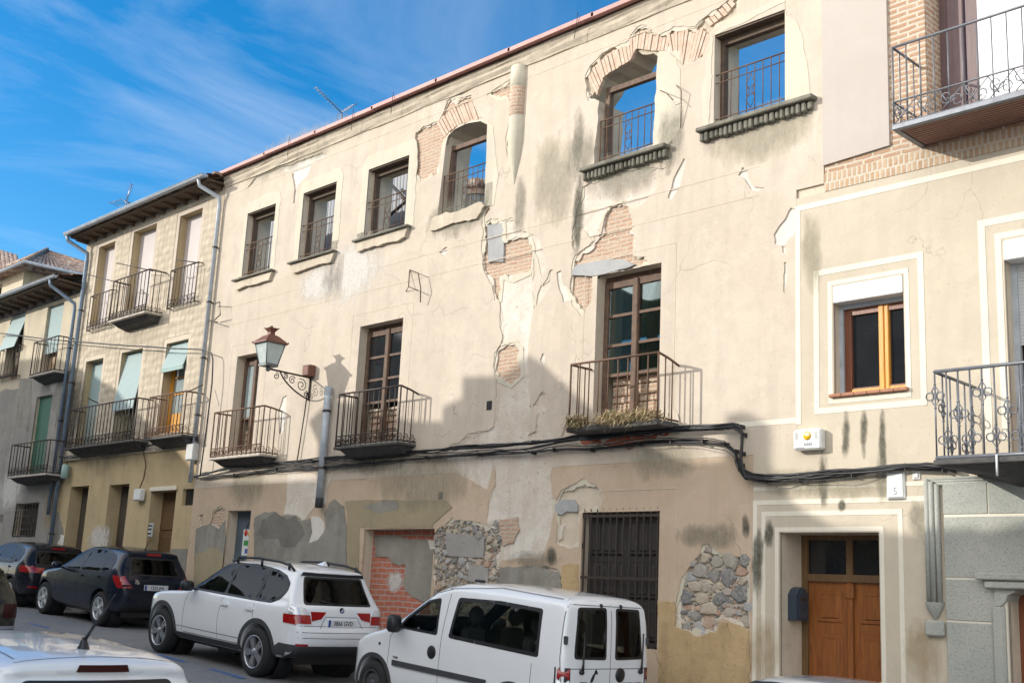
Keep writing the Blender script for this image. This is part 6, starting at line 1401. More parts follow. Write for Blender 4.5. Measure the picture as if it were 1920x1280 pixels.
def antenna(name, label, base, tip_dir, H, nb, L, mast_y, refl=True):
    t = thing(name, label, 'antenna', tuple(base)); g = MB(); top = base + Vector((0, 0, H)); g.tube([base, top], .02, 6); g.build('mast', M['antenna_metal'], t)
    g = MB(); d = tip_dir.normalized(); g.tube([top, top + d * L], .018, 5); s = d.cross(Vector((0, 0, 1))).normalized()
    for k in range(nb): c = top + d * (L * (.18 + .8 * k / (nb - 1))); g.tube([c - s * .12, c + s * .12], .007, 4)
    u = s.cross(d)
    if refl:
        for sg in (1, -1):
            for k in range(7): q = top + u * (sg * .07 * (k + 1)) - d * (.03 * k); g.tube([q - s * .22, q + s * .22], .006, 4)
            for e in (-.2, .2): g.tube([top + s * e, top + u * (sg * .5) - d * .2 + s * e], .008, 4)
    g.build('boom', M['antenna_metal'], t)
bs_ = at(640, 231, 18.0); antenna('tv_antenna', 'television antenna with a long boom on the roof behind the red coping', bs_ - Vector((0, 0, 1.2)), at(588, 166, 17.0) - at(637, 214, 18.0), 1.5, 9, 1.1, 0)
bs_ = at(236, 383, 16.0); antenna('tv_antenna', 'small upright television antenna above the tiles of the relief plaster house', bs_ - Vector((0, 0, .4)), Vector((.2, .1, 1)), .5, 6, .6, 0)

# ------------------------------------------------------------------ cars
def seg_sdf(px, pz, poly):
    d = np.full(px.shape, 1e9); a = np.array(poly, float); b = np.roll(a, -1, 0); ins = np.zeros(px.shape, bool)
    for (x0, z0), (x1, z1) in zip(a, b):
        ex, ez = x1 - x0, z1 - z0; L = ex * ex + ez * ez
        if L < 1e-12: continue
        t = np.clip(((px - x0) * ex + (pz - z0) * ez) / L, 0, 1); d = np.minimum(d, (px - x0 - t * ex) ** 2 + (pz - z0 - t * ez) ** 2)
        if z0 != z1:
            k = (z0 > pz) != (z1 > pz); ins ^= k & (px < ex * (pz - z0) / ez + x0)
    d = np.sqrt(d); return np.where(ins, -d, d)
def smax(a, b, k):
    h = np.maximum(k - np.abs(a - b), 0); return np.maximum(a, b) + h * h / (4 * k)
def smooth_poly(pts, it=2):
    for _ in range(it):
        o = []
        for i in range(len(pts)):
            a, b = pts[i], pts[(i + 1) % len(pts)]
            o += [(a[0] * .75 + b[0] * .25, a[1] * .75 + b[1] * .25), (a[0] * .25 + b[0] * .75, a[1] * .25 + b[1] * .75)]
        pts = o
    return pts
def round_poly(pts, r=.045, n=4):
    o = []; N = len(pts)
    for i in range(N):
        a, b, c = Vector(pts[i - 1]), Vector(pts[i]), Vector(pts[(i + 1) % N]); la, lc = (a - b).length, (c - b).length
        q = min(r, la * .45, lc * .45); p0 = b + (a - b) / max(la, 1e-6) * q; p2 = b + (c - b) / max(lc, 1e-6) * q
        if (a - b).angle(c - b, math.pi) > 2.7: o.append(tuple(b)); continue
        for k in range(n + 1): t = k / n; o.append(tuple(p0 * (1 - t) ** 2 + b * 2 * t * (1 - t) + p2 * t * t))
    return o
def tilt(x, y, z, pitch, yaw):
    cp, sp = math.cos(pitch), math.sin(pitch); cy, sy = math.cos(yaw), math.sin(yaw)
    R1 = Matrix(((cp, 0, -sp), (0, 1, 0), (sp, 0, cp))); R2 = Matrix(((cy, -sy, 0), (sy, cy, 0), (0, 0, 1))); F = Matrix(((-1, 0, 0), (0, -1, 0), (0, 0, 1)))
    return Matrix.Translation((x, y, z)) @ (F @ R2 @ R1).to_4x4()

class Car:
    def __init__(s, name, label, side, front, plan, wb, tr, paint, k=.06, bend=.10, crown=.035, arch=None, tyre_y=.70, h=.03, zcut=None):
        s.side, s.front, s.plan = smooth_poly(side, 1), smooth_poly(front + [(-a, b) for a, b in reversed(front)], 1), smooth_poly(plan + [(a, -b) for a, b in reversed(plan)], 1)
        s.k, s.bend, s.crown, s.wb, s.tr, s.arch = k, bend, crown, wb, tr, arch or tr + .06
        s.paint = paint; s.zb = zcut if zcut else .9
        s.xmid = wb * .45
        s.root = thing(name, label, 'car', (0, 0, 0), 'parked cars')
        s.mesh(h)
    def f(s, p):
        x, y, z = p[..., 0], p[..., 1], p[..., 2]
        xx = s.xmid + (x - s.xmid) * 1.0 + np.sign(x - s.xmid) * s.bend * y * y * np.clip((z - s.zb + .25) / .3, 0, 1)
        zz = z + s.crown * (y / .8) ** 2 * np.clip((z - s.zb + .1) / .3, 0, 1)
        a = seg_sdf(xx, zz, s.side); b = seg_sdf(y, z, s.front); c = seg_sdf(x, y, s.plan)
        d = smax(smax(a, b, s.k), c, s.k)
        for ax in (0.0, s.wb):
            cyl = np.hypot(x - ax, z - s.tr) - s.arch; d = smax(d, -np.maximum(cyl, .42 - np.abs(y)), .012)
        return d
    def mesh(s, h):
        a = np.array(s.side); b = np.array(s.front); lo = np.array([a[:, 0].min() - .06, b[:, 0].min() - .06, a[:, 1].min() - .06]); hi = np.array([a[:, 0].max() + .06, b[:, 0].max() + .06, a[:, 1].max() + .06])
        n = np.ceil((hi - lo) / h).astype(int) + 1
        g = np.stack(np.meshgrid(*[lo[i] + h * np.arange(n[i]) for i in range(3)], indexing='ij'), -1); D = s.f(g); I = D < 0
        off = [(i, j, k) for i in (0, 1) for j in (0, 1) for k in (0, 1)]
        sl = lambda A, o: A[o[0]:n[0] - 1 + o[0], o[1]:n[1] - 1 + o[1], o[2]:n[2] - 1 + o[2]]
        cnt = sum(sl(I, o).astype(int) for o in off); act = (cnt > 0) & (cnt < 8)
        acc = np.zeros(act.shape + (3,)); num = np.zeros(act.shape)
        for o in off:
            for ax in range(3):
                if o[ax]: continue
                q = list(o); q[ax] = 1; d0, d1 = sl(D, o), sl(D, q); m = (d0 < 0) != (d1 < 0); t = np.where(m, d0 / np.where(m, d0 - d1, 1), 0)
                for e in range(3): acc[..., e] += np.where(m, o[e] + (t if e == ax else 0), 0)
                num += m
        ix = np.argwhere(act); v = lo + h * (ix + acc[act] / num[act][:, None])
        idx = -np.ones(act.shape, int); idx[act] = np.arange(len(ix))
        for _ in range(3):
            f0 = s.f(v); gr = s.grad(v); v = v - gr * (f0 / np.maximum((gr * gr).sum(-1), .2))[:, None] * .8
        F = []
        for ax in range(3):
            u, w = (ax + 1) % 3, (ax + 2) % 3
            A = I[1:-1, 1:-1, 1:-1] if False else None
            sh = [n[0], n[1], n[2]]; sh[ax] -= 1
            a0 = np.take(I, np.arange(n[ax] - 1), ax); a1 = np.take(I, np.arange(1, n[ax]), ax); e = np.argwhere(a0 != a1)
            for c in e:
                if c[u] < 1 or c[w] < 1 or c[u] > n[u] - 2 or c[w] > n[w] - 2: continue
                q = []
                for du, dw in ((-1, -1), (0, -1), (0, 0), (-1, 0)):
                    p = c.copy(); p[u] += du; p[w] += dw; q.append(idx[p[0], p[1], p[2]])
                if min(q) < 0: continue
                F.append(q if a0[c[0], c[1], c[2]] else q[::-1])
        s.V, s.F = v, np.array(F)
        s.cut = np.zeros(len(s.F), bool)
    def grad(s, p, e=.004):
        return np.stack([(s.f(p + np.eye(3)[i] * e) - s.f(p - np.eye(3)[i] * e)) / (2 * e) for i in range(3)], -1)
    def cast(s, q, axis, sg):                                    # first hit coming from outside along an axis
        q = np.array(q, float); N = len(q); lim = {0: 4.2, 1: 1.3, 2: 2.2}[axis]; t = np.linspace(lim, -.2 if axis else -1.6, 170)
        if axis == 0 and sg < 0: t = np.linspace(-1.6, 1.0, 170)
        elif sg < 0: t = -t
        o = [i for i in range(3) if i != axis]; p = np.zeros((N, len(t), 3)); p[..., o[0]] = q[:, None, 0]; p[..., o[1]] = q[:, None, 1]; p[..., axis] = t[None]
        ins = s.f(p) < 0; k = np.argmax(ins, 1); ok = ins.any(1); k = np.where(ok, np.maximum(k, 1), 1)
        a, b = t[k - 1].copy(), t[k].copy()
        for _ in range(14):
            m = (a + b) / 2; pm = np.zeros((N, 3)); pm[:, o[0]] = q[:, 0]; pm[:, o[1]] = q[:, 1]; pm[:, axis] = m; i_ = s.f(pm) < 0; b = np.where(i_, m, b); a = np.where(i_, a, m)
        r = np.zeros((N, 3)); r[:, o[0]] = q[:, 0]; r[:, o[1]] = q[:, 1]; r[:, axis] = b; s.ok = ok; return r
    def patch(s, poly, axis, sg, off, mat, name, parent=None, holes=(), skirt=.012, step=.06, rnd=0, label=None):
        """a skin panel: a 2D outline laid on the body. axis 1: poly in (x, z); 0: (y, z); 2: (x, y)"""
        if rnd: poly = round_poly(poly)
        holes = [round_poly(h) if rnd else h for h in holes]
        dens = []
        for i in range(len(poly)):
            a, b = poly[i], poly[(i + 1) % len(poly)]; n = max(1, int(math.hypot(b[0] - a[0], b[1] - a[1]) / step)); dens += [(a[0] + (b[0] - a[0]) * j / n, a[1] + (b[1] - a[1]) * j / n) for j in range(n)]
        hd = []
        for hpoly in holes:
            o = []
            for i in range(len(hpoly)):
                a, b = hpoly[i], hpoly[(i + 1) % len(hpoly)]; n = max(1, int(math.hypot(b[0] - a[0], b[1] - a[1]) / step)); o += [(a[0] + (b[0] - a[0]) * j / n, a[1] + (b[1] - a[1]) * j / n) for j in range(n)]
            hd.append(o)
        xs = [p[0] for p in dens]; zs = [p[1] for p in dens]; ex = [(x, z) for x in np.arange(min(xs), max(xs), step) for z in np.arange(min(zs), max(zs), step)]
        if ex:
            e = np.array(ex); d = seg_sdf(e[:, 0], e[:, 1], dens)
            for o in hd: d = np.maximum(d, -seg_sdf(e[:, 0], e[:, 1], o))
            ex = [q for q, w in zip(ex, d) if w < -step * .35]
        V, T = cdt(dens, hd, ex)
        if not T: return None
        p = s.cast(V, axis, sg); ok = s.ok & (np.abs(p[:, axis]) > (.5 if axis == 1 else -1)); T = [f_ for f_ in T if all(ok[i] for i in f_)]; g = s.grad(p, .01); g /= np.linalg.norm(g, axis=1)[:, None] + 1e-9; p = p + g * off
        mb = MB(); mb.add(p.tolist(), T, 0, True)
        if skirt:
            cnt = {}
            for f_ in T:
                for i in range(3): cnt[(f_[i], f_[(i + 1) % 3])] = 1
            be = [(a, b) for a, b in cnt if (b, a) not in cnt]; q = p - g * (off + skirt); base = len(p)
            ids = {}; vs = []
            for a, b in be:
                for w in (a, b):
                    if w not in ids: ids[w] = len(vs) // 2 * 2; vs += [p[w].tolist(), q[w].tolist()]
            mb.add(vs, [(ids[a], ids[b], ids[b] + 1, ids[a] + 1) for a, b in be])
        return s.out(mb, name, mat, parent, label)
    def out(s, mb, name, mat, parent=None, label=None):
        return mb.build(name, M[mat] if isinstance(mat, str) else mat, parent or s.root, label, local=True)
    def ribbon(s, pts, axis, sg, w, off, mat, mb=None):
        L = [Vector((a, b)) for a, b in pts]; l, r = [], []
        d = []
        for a, b in zip(L, L[1:]):
            n = max(1, int((b - a).length / .07)); d += [a + (b - a) * j / n for j in range(n)]
        d.append(L[-1])
        for i, p in enumerate(d):
            t = (d[min(i + 1, len(d) - 1)] - d[max(i - 1, 0)]).normalized(); nn = Vector((-t.y, t.x)) * w / 2; l.append(p + nn); r.append(p - nn)
        P3 = s.cast([(v.x, v.y) for v in l + r], axis, sg); okk = s.ok; g = s.grad(P3, .01); g /= np.linalg.norm(g, axis=1)[:, None]; P3 = P3 + g * off; n = len(d)
        ok = okk; mb.add(P3.tolist(), [(i, i + 1, n + i + 1, n + i) for i in range(n - 1) if ok[i] and ok[i + 1] and ok[n + i] and ok[n + i + 1]], 0, True)
    def seams(s, lines, w=.009, mat='gap_black', name='panel_gap'):
        for axis, sg, pts in lines:
            mb = MB(); s.ribbon(pts, axis, sg, w, .0015, mat, mb)
            if mb.f: s.out(mb, name, mat)
    def punch(s, poly, axis, sg, rnd=0, inset=.02):
        if rnd: poly = round_poly(poly)
        c = s.V[s.F].mean(1); g = s.grad(c, .01); o = [i for i in range(3) if i != axis]; d = seg_sdf(c[:, o[0]], c[:, o[1]], poly)
        side = (g[:, axis] * sg > .15); s.cut |= (d < -inset) & side
    def window(s, poly, axis, sg, glass, name='side_window', rnd=1, frame=.032, fmat='black_trim', parent=None, off=.005):
        ins = [(p[0], p[1]) for p in poly]; cx = sum(p[0] for p in poly) / len(poly); cz = sum(p[1] for p in poly) / len(poly)
        hole = []
        n = len(poly); ar = sum(poly[i][0] * poly[(i + 1) % n][1] - poly[(i + 1) % n][0] * poly[i][1] for i in range(n)); sgn = 1 if ar > 0 else -1
        for i in range(n):
            a, b, c = [Vector(poly[(i + j) % n]) for j in (-1, 0, 1)]; e1 = (b - a).normalized(); e2 = (c - b).normalized(); nn = Vector((-(e1.y + e2.y), e1.x + e2.x)); nn = nn / max(nn.length, .3) * sgn
            cosf = max(.5, nn.normalized().dot(Vector((-e1.y, e1.x)) * sgn)); hole.append(tuple(b + nn.normalized() * frame / cosf))
        s.punch(poly, axis, sg, rnd, .013)
        fr = s.patch(poly, axis, sg, off, fmat, name, parent, [hole], .016, .03, rnd)
        s.patch(hole, axis, sg, off - .002, glass, 'glass', fr, (), 0, .07, rnd); return fr
    def glazing(s, outer, panes, sg, glasses, name='side_window'):
        hs_ = [round_poly(p) for p in panes]
        s.punch(outer, 1, sg, 1, .013); fr = s.patch(outer, 1, sg, .006, 'black_trim', name, None, panes, .02, .03, 1)
        for p, g in zip(panes, glasses): s.patch(p, 1, sg, .004, g, 'glass', fr, (), 0, .07, 1)
        return fr
    def finish(s, M4):
        mb = MB(); keep = s.F[~s.cut]; mb.add(s.V.tolist(), keep.tolist(), 0, True); b = s.out(mb, 'body', s.paint)
        s.root.matrix_world = M4; return b
    def archtrim(s, w, mat, r0=None, off=.008, name='wheel_arch_trim'):
        for ax in (0.0, s.wb):
            for sg in (1, -1):
                r0_ = r0 or s.arch + .004; a0, a1 = -.12, math.pi + .12
                inn = [(ax + r0_ * math.cos(t), s.tr + r0_ * math.sin(t)) for t in np.linspace(a0, a1, 26)]; ou = [(ax + (r0_ + w) * math.cos(t), s.tr + (r0_ + w) * math.sin(t)) for t in np.linspace(a1, a0, 26)]
                s.patch(inn + ou, 1, sg, off, mat, name, None, (), .03, .05)
    def liner(s):
        for ax in (0.0, s.wb):
            for sg in (1, -1): mb = MB(); mb.lathe([(s.arch + .012, sg * .45), (s.arch + .012, sg * .74)], (ax, 0, s.tr), 'y', 24); mb.lathe([(.02, sg * .46), (s.arch + .012, sg * .46)], (ax, 0, s.tr), 'y', 24); s.out(mb, 'wheel_arch_liner', 'black_trim')
        mb = MB(); mb.box(-.55, s.wb + .45, -.6, .6, s.tr - .12, s.tr + .05); s.out(mb, 'underbody', 'black_trim')
    def wheels(s, ty, w=.21, rim=.215, spokes=10, mat='alloy', style='double', hub=.06):
        for ax in (0.0, s.wb):
            for sg in (1, -1):
                r = s.tr; t = MB(); o = (ax, sg * ty, s.tr)
                pr = [(rim - .005, -w / 2 + .01), (r - .045, -w / 2), (r - .012, -w / 2 + .025), (r, -w / 2 + .05), (r, w / 2 - .05), (r - .012, w / 2 - .025), (r - .045, w / 2), (rim - .005, w / 2 - .01), (rim - .02, w / 2 - .03)]
                pr = [(a, b * sg) for a, b in pr]; t.lathe(pr, o, 'y', 32); wh = s.out(t, 'wheel', 'tyre')
                rm = MB(); yo = w / 2 * sg
                rm.lathe([(rim - .005, yo - .012 * sg), (rim + .002, yo - .002 * sg), (rim - .014, yo - .004 * sg), (rim - .024, yo - .03 * sg), (rim - .03, -yo + .02 * sg)], o, 'y', 32)
                rm.lathe([(.001, yo - .014 * sg), (hub, yo - .018 * sg), (hub + .01, yo - .05 * sg)], o, 'y', 14)
                nsp = spokes
                for k in range(nsp):
                    a = 2 * math.pi * k / nsp + .2
                    if style == 'double': a += (.16 if k % 2 else -.16)
                    wd_in, wd_out = (.026, .022) if style == 'double' else (.03, .04)
                    if style == 'steel': continue
                    c, q = math.cos(a), math.sin(a); R0, R1 = hub * .7, rim - .012
                    def pt(rr, ww, yy): return (o[0] + c * rr - q * ww, o[1] + yy, o[2] + q * rr + c * ww)
                    y0_, y1_ = yo - .018 * sg, yo - .012 * sg; y2_ = yo - .055 * sg
                    vs = [pt(R0, -wd_in, y0_), pt(R0, wd_in, y0_), pt(R1, wd_out, y1_), pt(R1, -wd_out, y1_), pt(R0, -wd_in, y2_), pt(R0, wd_in, y2_), pt(R1, wd_out, y2_), pt(R1, -wd_out, y2_)]
                    rm.add(vs, [(0, 1, 2, 3), (0, 3, 7, 4), (1, 5, 6, 2), (4, 7, 6, 5)])
                if style == 'steel':
                    rm.lathe([(.07, yo - .03 * sg), (.11, yo - .02 * sg), (.16, yo - .045 * sg), (rim - .02, yo - .05 * sg)], o, 'y', 24)
                s.out(rm, 'rim', mat, wh)
                br = MB(); br.lathe([(.02, yo - .075 * sg), (rim - .03, yo - .075 * sg)], o, 'y', 24); s.out(br, 'brake_disc', 'grey_trim', wh)
    def seats(s, xs, z, ys=(-.36, .36), hw=.2, rest=True):
        for x in xs:
            for y in ys:
                g = MB(); g.bbox(x - .05, x + .08, y - hw, y + hw, z - .55, z, .05); g.bbox(x, x + .5, y - hw, y + hw, z - .62, z - .48, .05); st = s.out(g, 'seat', 'seat_cloth')
                g = MB(); g.lathe([(.001, -.05), (.10, -.045), (.125, 0), (.10, .045), (.001, .05)], (x - .02, y, z + .14), 'x', 14); g.tube([(x - .02, y - .05, z - .02), (x - .02, y - .05, z + .1)], .008, 5); g.tube([(x - .02, y + .05, z - .02), (x - .02, y + .05, z + .1)], .008, 5); s.out(g, 'headrest', 'seat_cloth', st)
        g = MB(); g.box(-.45, s.wb - .6, -.62, .62, s.tr + .06, s.tr + .1); g.bbox(s.wb - .75, s.wb - .45, -.62, .62, .55, 1.0, .06); s.out(g, 'dashboard', 'seat_cloth')
        g = MB(); g.tube([(s.wb - .82 + .05 * math.sin(t), .36 + .17 * math.cos(t), .98 + .16 * math.sin(t)) for t in np.linspace(0, 6.283, 17)[:-1]], .015, 6, closed=True); s.out(g, 'steering_wheel', 'black_trim')
    def mirrors(s, x, z, y, mat, sz=(.09, .11, .075)):
        for sg in (1, -1):
            g = MB(); n = 10; vs = []
            for i in range(7):
                th = math.pi * (i / 6 - .5)
                for j in range(n):
                    w = 2 * math.pi * j / n; e = lambda c, p: math.copysign(abs(c) ** p, c)
                    vs.append((x + sz[0] * e(math.cos(th), .6) * e(math.cos(w), .6), sg * y + sz[1] * e(math.cos(th), .6) * e(math.sin(w), .6), z + sz[2] * e(math.sin(th), .6)))
            g.add(vs, [(i * n + j, i * n + (j + 1) % n, (i + 1) * n + (j + 1) % n, (i + 1) * n + j) for i in range(6) for j in range(n)], 0, True); g.hexa([(x - .02, sg * (y - .2), z - .07), (x + .06, sg * (y - .2), z - .07), (x - .02, sg * y, z - .05), (x + .06, sg * y, z - .05), (x - .02, sg * (y - .2), z - .04), (x + .06, sg * (y - .2), z - .04), (x - .02, sg * y, z - .02), (x + .06, sg * y, z - .02)])
            s.out(g, 'wing_mirror', mat)
    def handles(s, xz, mat, w=.17, h=.035):
        for x, z in xz:
            for sg in (1, -1):
                pl = [(x - w / 2, z - h / 2), (x + w / 2, z - h / 2), (x + w / 2, z + h / 2), (x - w / 2, z + h / 2)]; s.patch(pl, 1, sg, .028, mat, 'door_handle', None, (), .03, .04, 1)
    def plate(s, z, txt, xoff=.0, w=.52, h=.11, tilt_=0.0):
        p = s.cast([(0.0, z)], 0, -1)[0]; x = p[0] - .012 - xoff
        g = MB(); g.bbox(x - .008, x + .02, -w / 2, w / 2, z - h / 2, z + h / 2, .004); pl = s.out(g, 'licence_plate', 'plate_white')
        g = MB(); g.box(x - .0095, x - .0075, w / 2 - .045, w / 2 - .002, z - h / 2 + .004, z + h / 2 - .004); s.out(g, 'country_band', 'plate_blue', pl)
        Mx = Matrix(((0, 0, -1, x - .010), (-1, 0, 0, -.02), (0, 1, 0, z), (0, 0, 0, 1)))
        cu = text_mesh(txt, 'plate_number', M['ink_black'], None, .095, Mx, .001, .88, .001); cu.parent = pl; return pl
    def rearbox(s, y0, y1, z0, z1, off, mat, name, parent=None, rnd=0):
        return s.patch([(y0, z0), (y1, z0), (y1, z1), (y0, z1)], 0, -1, off, mat, name, parent, (), .02, .05, rnd)
def both(l, axis=1): return [(axis, sg, p) for p in l for sg in (1, -1)]
def mir(poly): return [(-a, b) for a, b in poly][::-1]
def place(x, y, yaw=0.0, z=None, pitch=None, wb=2.6):
    za, zb = gz(x), gz(x - wb); return tilt(x, y, za if z is None else z, math.atan2(zb - za, wb) if pitch is None else pitch, yaw)

# ---- white sport utility car
side = [(-.70, .40), (-.86, .45), (-.93, .55), (-.95, .66), (-.945, .74), (-.90, .80), (-.875, .83), (-.87, .98), (-.845, 1.10), (-.79, 1.14), (-.56, 1.55), (-.60, 1.60), (-.50, 1.655), (.15, 1.70), (.85, 1.695), (1.25, 1.645), (1.52, 1.56), (2.12, 1.15), (2.28, 1.07), (2.9, 1.01), (3.3, .93), (3.52, .82), (3.62, .64), (3.60, .42), (3.45, .30), (2.6, .27), (.3, .27), (-.5, .32)]
front = [(0, .24), (.74, .26), (.87, .36), (.915, .58), (.925, .75), (.905, .95), (.875, 1.06), (.835, 1.12), (.80, 1.22), (.665, 1.55), (.60, 1.64), (.42, 1.70), (0, 1.73)]
plan = [(-.98, 0), (-.97, .35), (-.91, .68), (-.80, .84), (-.55, .905), (0, .925), (2.7, .925), (3.15, .88), (3.42, .76), (3.57, .50), (3.64, 0)]
X = Car('sport_utility_car', 'white sport utility car with black roof rails parked by the blue metal door', side, front, plan, 2.795, .355, 'paint_white', .07, .12, .04, .425, h=.026, zcut=1.1)
fd = [(1.06, 1.125), (1.98, 1.13), (1.88, 1.24), (1.50, 1.475), (1.30, 1.545), (1.07, 1.575)]; rd = [(.20, 1.12), (1.03, 1.125), (1.03, 1.575), (.6, 1.59), (.24, 1.575)]; qd = [(-.16, 1.125), (.16, 1.12), (.20, 1.57), (-.05, 1.545), (-.28, 1.49), (-.43, 1.40), (-.455, 1.31), (-.36, 1.20)]
DLO = [(-.40, 1.165), (-.20, 1.095), (.18, 1.09), (1.05, 1.095), (2.06, 1.10), (1.93, 1.24), (1.53, 1.50), (1.31, 1.575), (1.05, 1.605), (.6, 1.62), (.20, 1.60), (-.06, 1.575), (-.30, 1.52), (-.47, 1.42), (-.495, 1.31)]
fd = [(1.08, 1.125), (1.97, 1.13), (1.87, 1.24), (1.50, 1.465), (1.30, 1.54), (1.09, 1.565)]; rd = [(.20, 1.12), (1.01, 1.125), (1.02, 1.57), (.6, 1.585), (.24, 1.57)]; qd = [(-.16, 1.13), (.13, 1.12), (.165, 1.56), (-.05, 1.535), (-.28, 1.48), (-.43, 1.39), (-.455, 1.31), (-.36, 1.20)]
for sg in (1, -1): X.glazing(DLO, [fd, rd, qd], sg, ['tinted_glass', 'privacy_glass', 'privacy_glass'])
X.window([(-.64, 1.125), (.64, 1.125), (.545, 1.53), (-.545, 1.53)], 0, -1, 'privacy_glass', 'rear_window', 1, .03)
X.window([(-.68, 1.20), (.68, 1.20), (.56, 1.58), (-.56, 1.58)], 0, 1, 'tinted_glass', 'windscreen', 1, .03)
X.patch([(-.60, 1.535), (.60, 1.535), (.57, 1.585), (-.57, 1.585)], 0, -1, .014, 'black_trim', 'spoiler_lip', None, (), .03)
X.seams(both([[(1.05, 1.12), (1.10, .75), (1.08, .44)], [(2.02, 1.12), (2.12, .9), (2.13, .44)], [(.16, 1.12), (.20, .95), (.10, .78)], [(2.02, 1.12), (2.35, 1.05)], [(.42, .42), (2.1, .42)]]) +
        [(0, -1, [(-.82, 1.12), (-.80, .83), (.80, .83), (.82, 1.12)]), (0, -1, [(-.78, .74), (.78, .74)]), (0, -1, [(-.76, .66), (.76, .66)])])
X.seams(both([[(.42, .50), (2.3, .50)]]), .016, 'pale_line', 'body_crease')
X.patch([(.50, .27), (2.33, .27), (2.33, .405), (.45, .405)], 1, 1, .012, 'grey_trim', 'sill_cladding', None, (), .02); X.patch([(.50, .27), (2.33, .27), (2.33, .405), (.45, .405)], 1, -1, .012, 'grey_trim', 'sill_cladding', None, (), .02)
X.archtrim(.065, 'grey_trim', .429, .010)
for sg in (1, -1):
    X.patch([(-.90, .34), (-.43, .33), (-.47, .50), (-.58, .565), (-.90, .555)], 1, sg, .012, 'grey_trim', 'bumper_corner', None, (), .02)
    tl = [(.60, .90), (.90, .86), (.90, 1.00), (.62, 1.01)]; tl2 = [(.34, .93), (.585, .92), (.60, 1.01), (.31, 1.01)]
    tp = lambda p: p if sg > 0 else mir(p)
    X.patch([(-.90, .84), (-.62, .86), (-.60, .98), (-.72, .985), (-.88, .985)], 1, sg, .010, 'red_lens', 'tail_light', None, (), .02); X.patch([(-.88, .985), (-.60, .983), (-.68, 1.06), (-.79, 1.09), (-.87, 1.085)], 1, sg, .010, 'clear_lens', 'reversing_light', None, (), .02)
    X.patch(tp([(.56, .86), (.88, .86), (.87, .985), (.585, .985)]), 0, -1, .011, 'red_lens', 'tail_light', None, (), .02); X.patch(tp([(.585, .988), (.86, .988), (.84, 1.085), (.66, 1.08), (.60, 1.03)]), 0, -1, .011, 'clear_lens', 'reversing_light', None, (), .02)
    X.patch(tp([(.38, .935), (.552, .90), (.565, 1.035), (.29, 1.035)]), 0, -1, .009, 'red_lens', 'tail_light', None, (), .02)
    X.patch(tp([(.60, .53), (.78, .53), (.78, .575), (.60, .575)]), 0, -1, .008, 'red_lens', 'rear_reflector', None, (), .02)
    g = MB(); pts = [(-.42, sg * .64, 1.60), (-.30, sg * .635, 1.665), (0, sg * .63, 1.70), (.6, sg * .62, 1.715), (1.1, sg * .61, 1.685), (1.32, sg * .605, 1.62)]
    g.tube(pts, .02, 6)
    for x in (-.28, .45, 1.12): g.tube([(x, sg * .64, 1.6), (x, sg * .645, 1.70)], .022, 5)
    X.out(g, 'roof_rail', 'black_trim')
X.rearbox(-.80, .80, .36, .545, .010, 'grey_trim', 'lower_bumper')
X.patch([(-.36, .785), (.36, .785), (.29, .965), (-.29, .965)], 0, -1, -.004, 'clear_lens' if False else 'paint_white', 'plate_recess', None, (), 0)
X.seams([(0, -1, [(-.40, .80), (-.30, .965), (.30, .965), (.40, .80)])], .012, 'pale_line', 'recess_edge')
X.plate(.875, '3866 GVD', .004)
p = X.cast([(0, 1.065)], 0, -1)[0]; g = MB(); g.lathe([(.001, p[0] - .016), (.036, p[0] - .014), (.042, p[0] - .006), (.042, p[0] + .01)], (0, 0, 1.065), 'x', 18); em = X.out(g, 'emblem', 'ink_black')
for k in range(4):
    g = MB(); a = math.pi / 2 * k; n = 5; g.add([(p[0] - .0175, 0, 1.065)] + [(p[0] - .0175, .026 * math.cos(a + math.pi / 2 * i / n), 1.065 + .026 * math.sin(a + math.pi / 2 * i / n)) for i in range(n + 1)], [(0, i, i + 1) for i in range(1, n + 1)]); X.out(g, 'emblem_quarter', 'plate_white' if k % 2 else 'plate_blue', em)
X.handles([(.98 - .02, .965), (.26, .965)], 'paint_white', .2, .045)
X.mirrors(1.90, 1.16, 1.03, 'black_trim', (.08, .11, .085))
g = MB(); g.hexa([(-.32, -.05, 1.69), (-.12, -.015, 1.70), (-.32, .05, 1.69), (-.12, .015, 1.70), (-.30, -.01, 1.76), (-.2, -.006, 1.73), (-.30, .01, 1.76), (-.2, .006, 1.73)]); X.out(g, 'roof_antenna', 'paint_white')
g = MB(); pw = X.cast([(0, 1.15)], 0, -1)[0]; g.tube([(pw[0] - .02, -.02, 1.14), (pw[0] + .02, .35, 1.19)], .009, 5); X.out(g, 'rear_wiper', 'black_trim')
g = MB(); g.tube([(-.9, -.35, .33), (-.98, -.35, .33)], .035, 10); g.tube([(-.9, -.43, .33), (-.97, -.43, .33)], .035, 10); X.out(g, 'exhaust', 'chrome')
X.liner(); X.wheels(.805, .235, .245, 10, 'alloy', 'double'); X.seats((.15, 1.0), 1.12); X.finish(place(-15.76, 10.81, .035, wb=2.795))

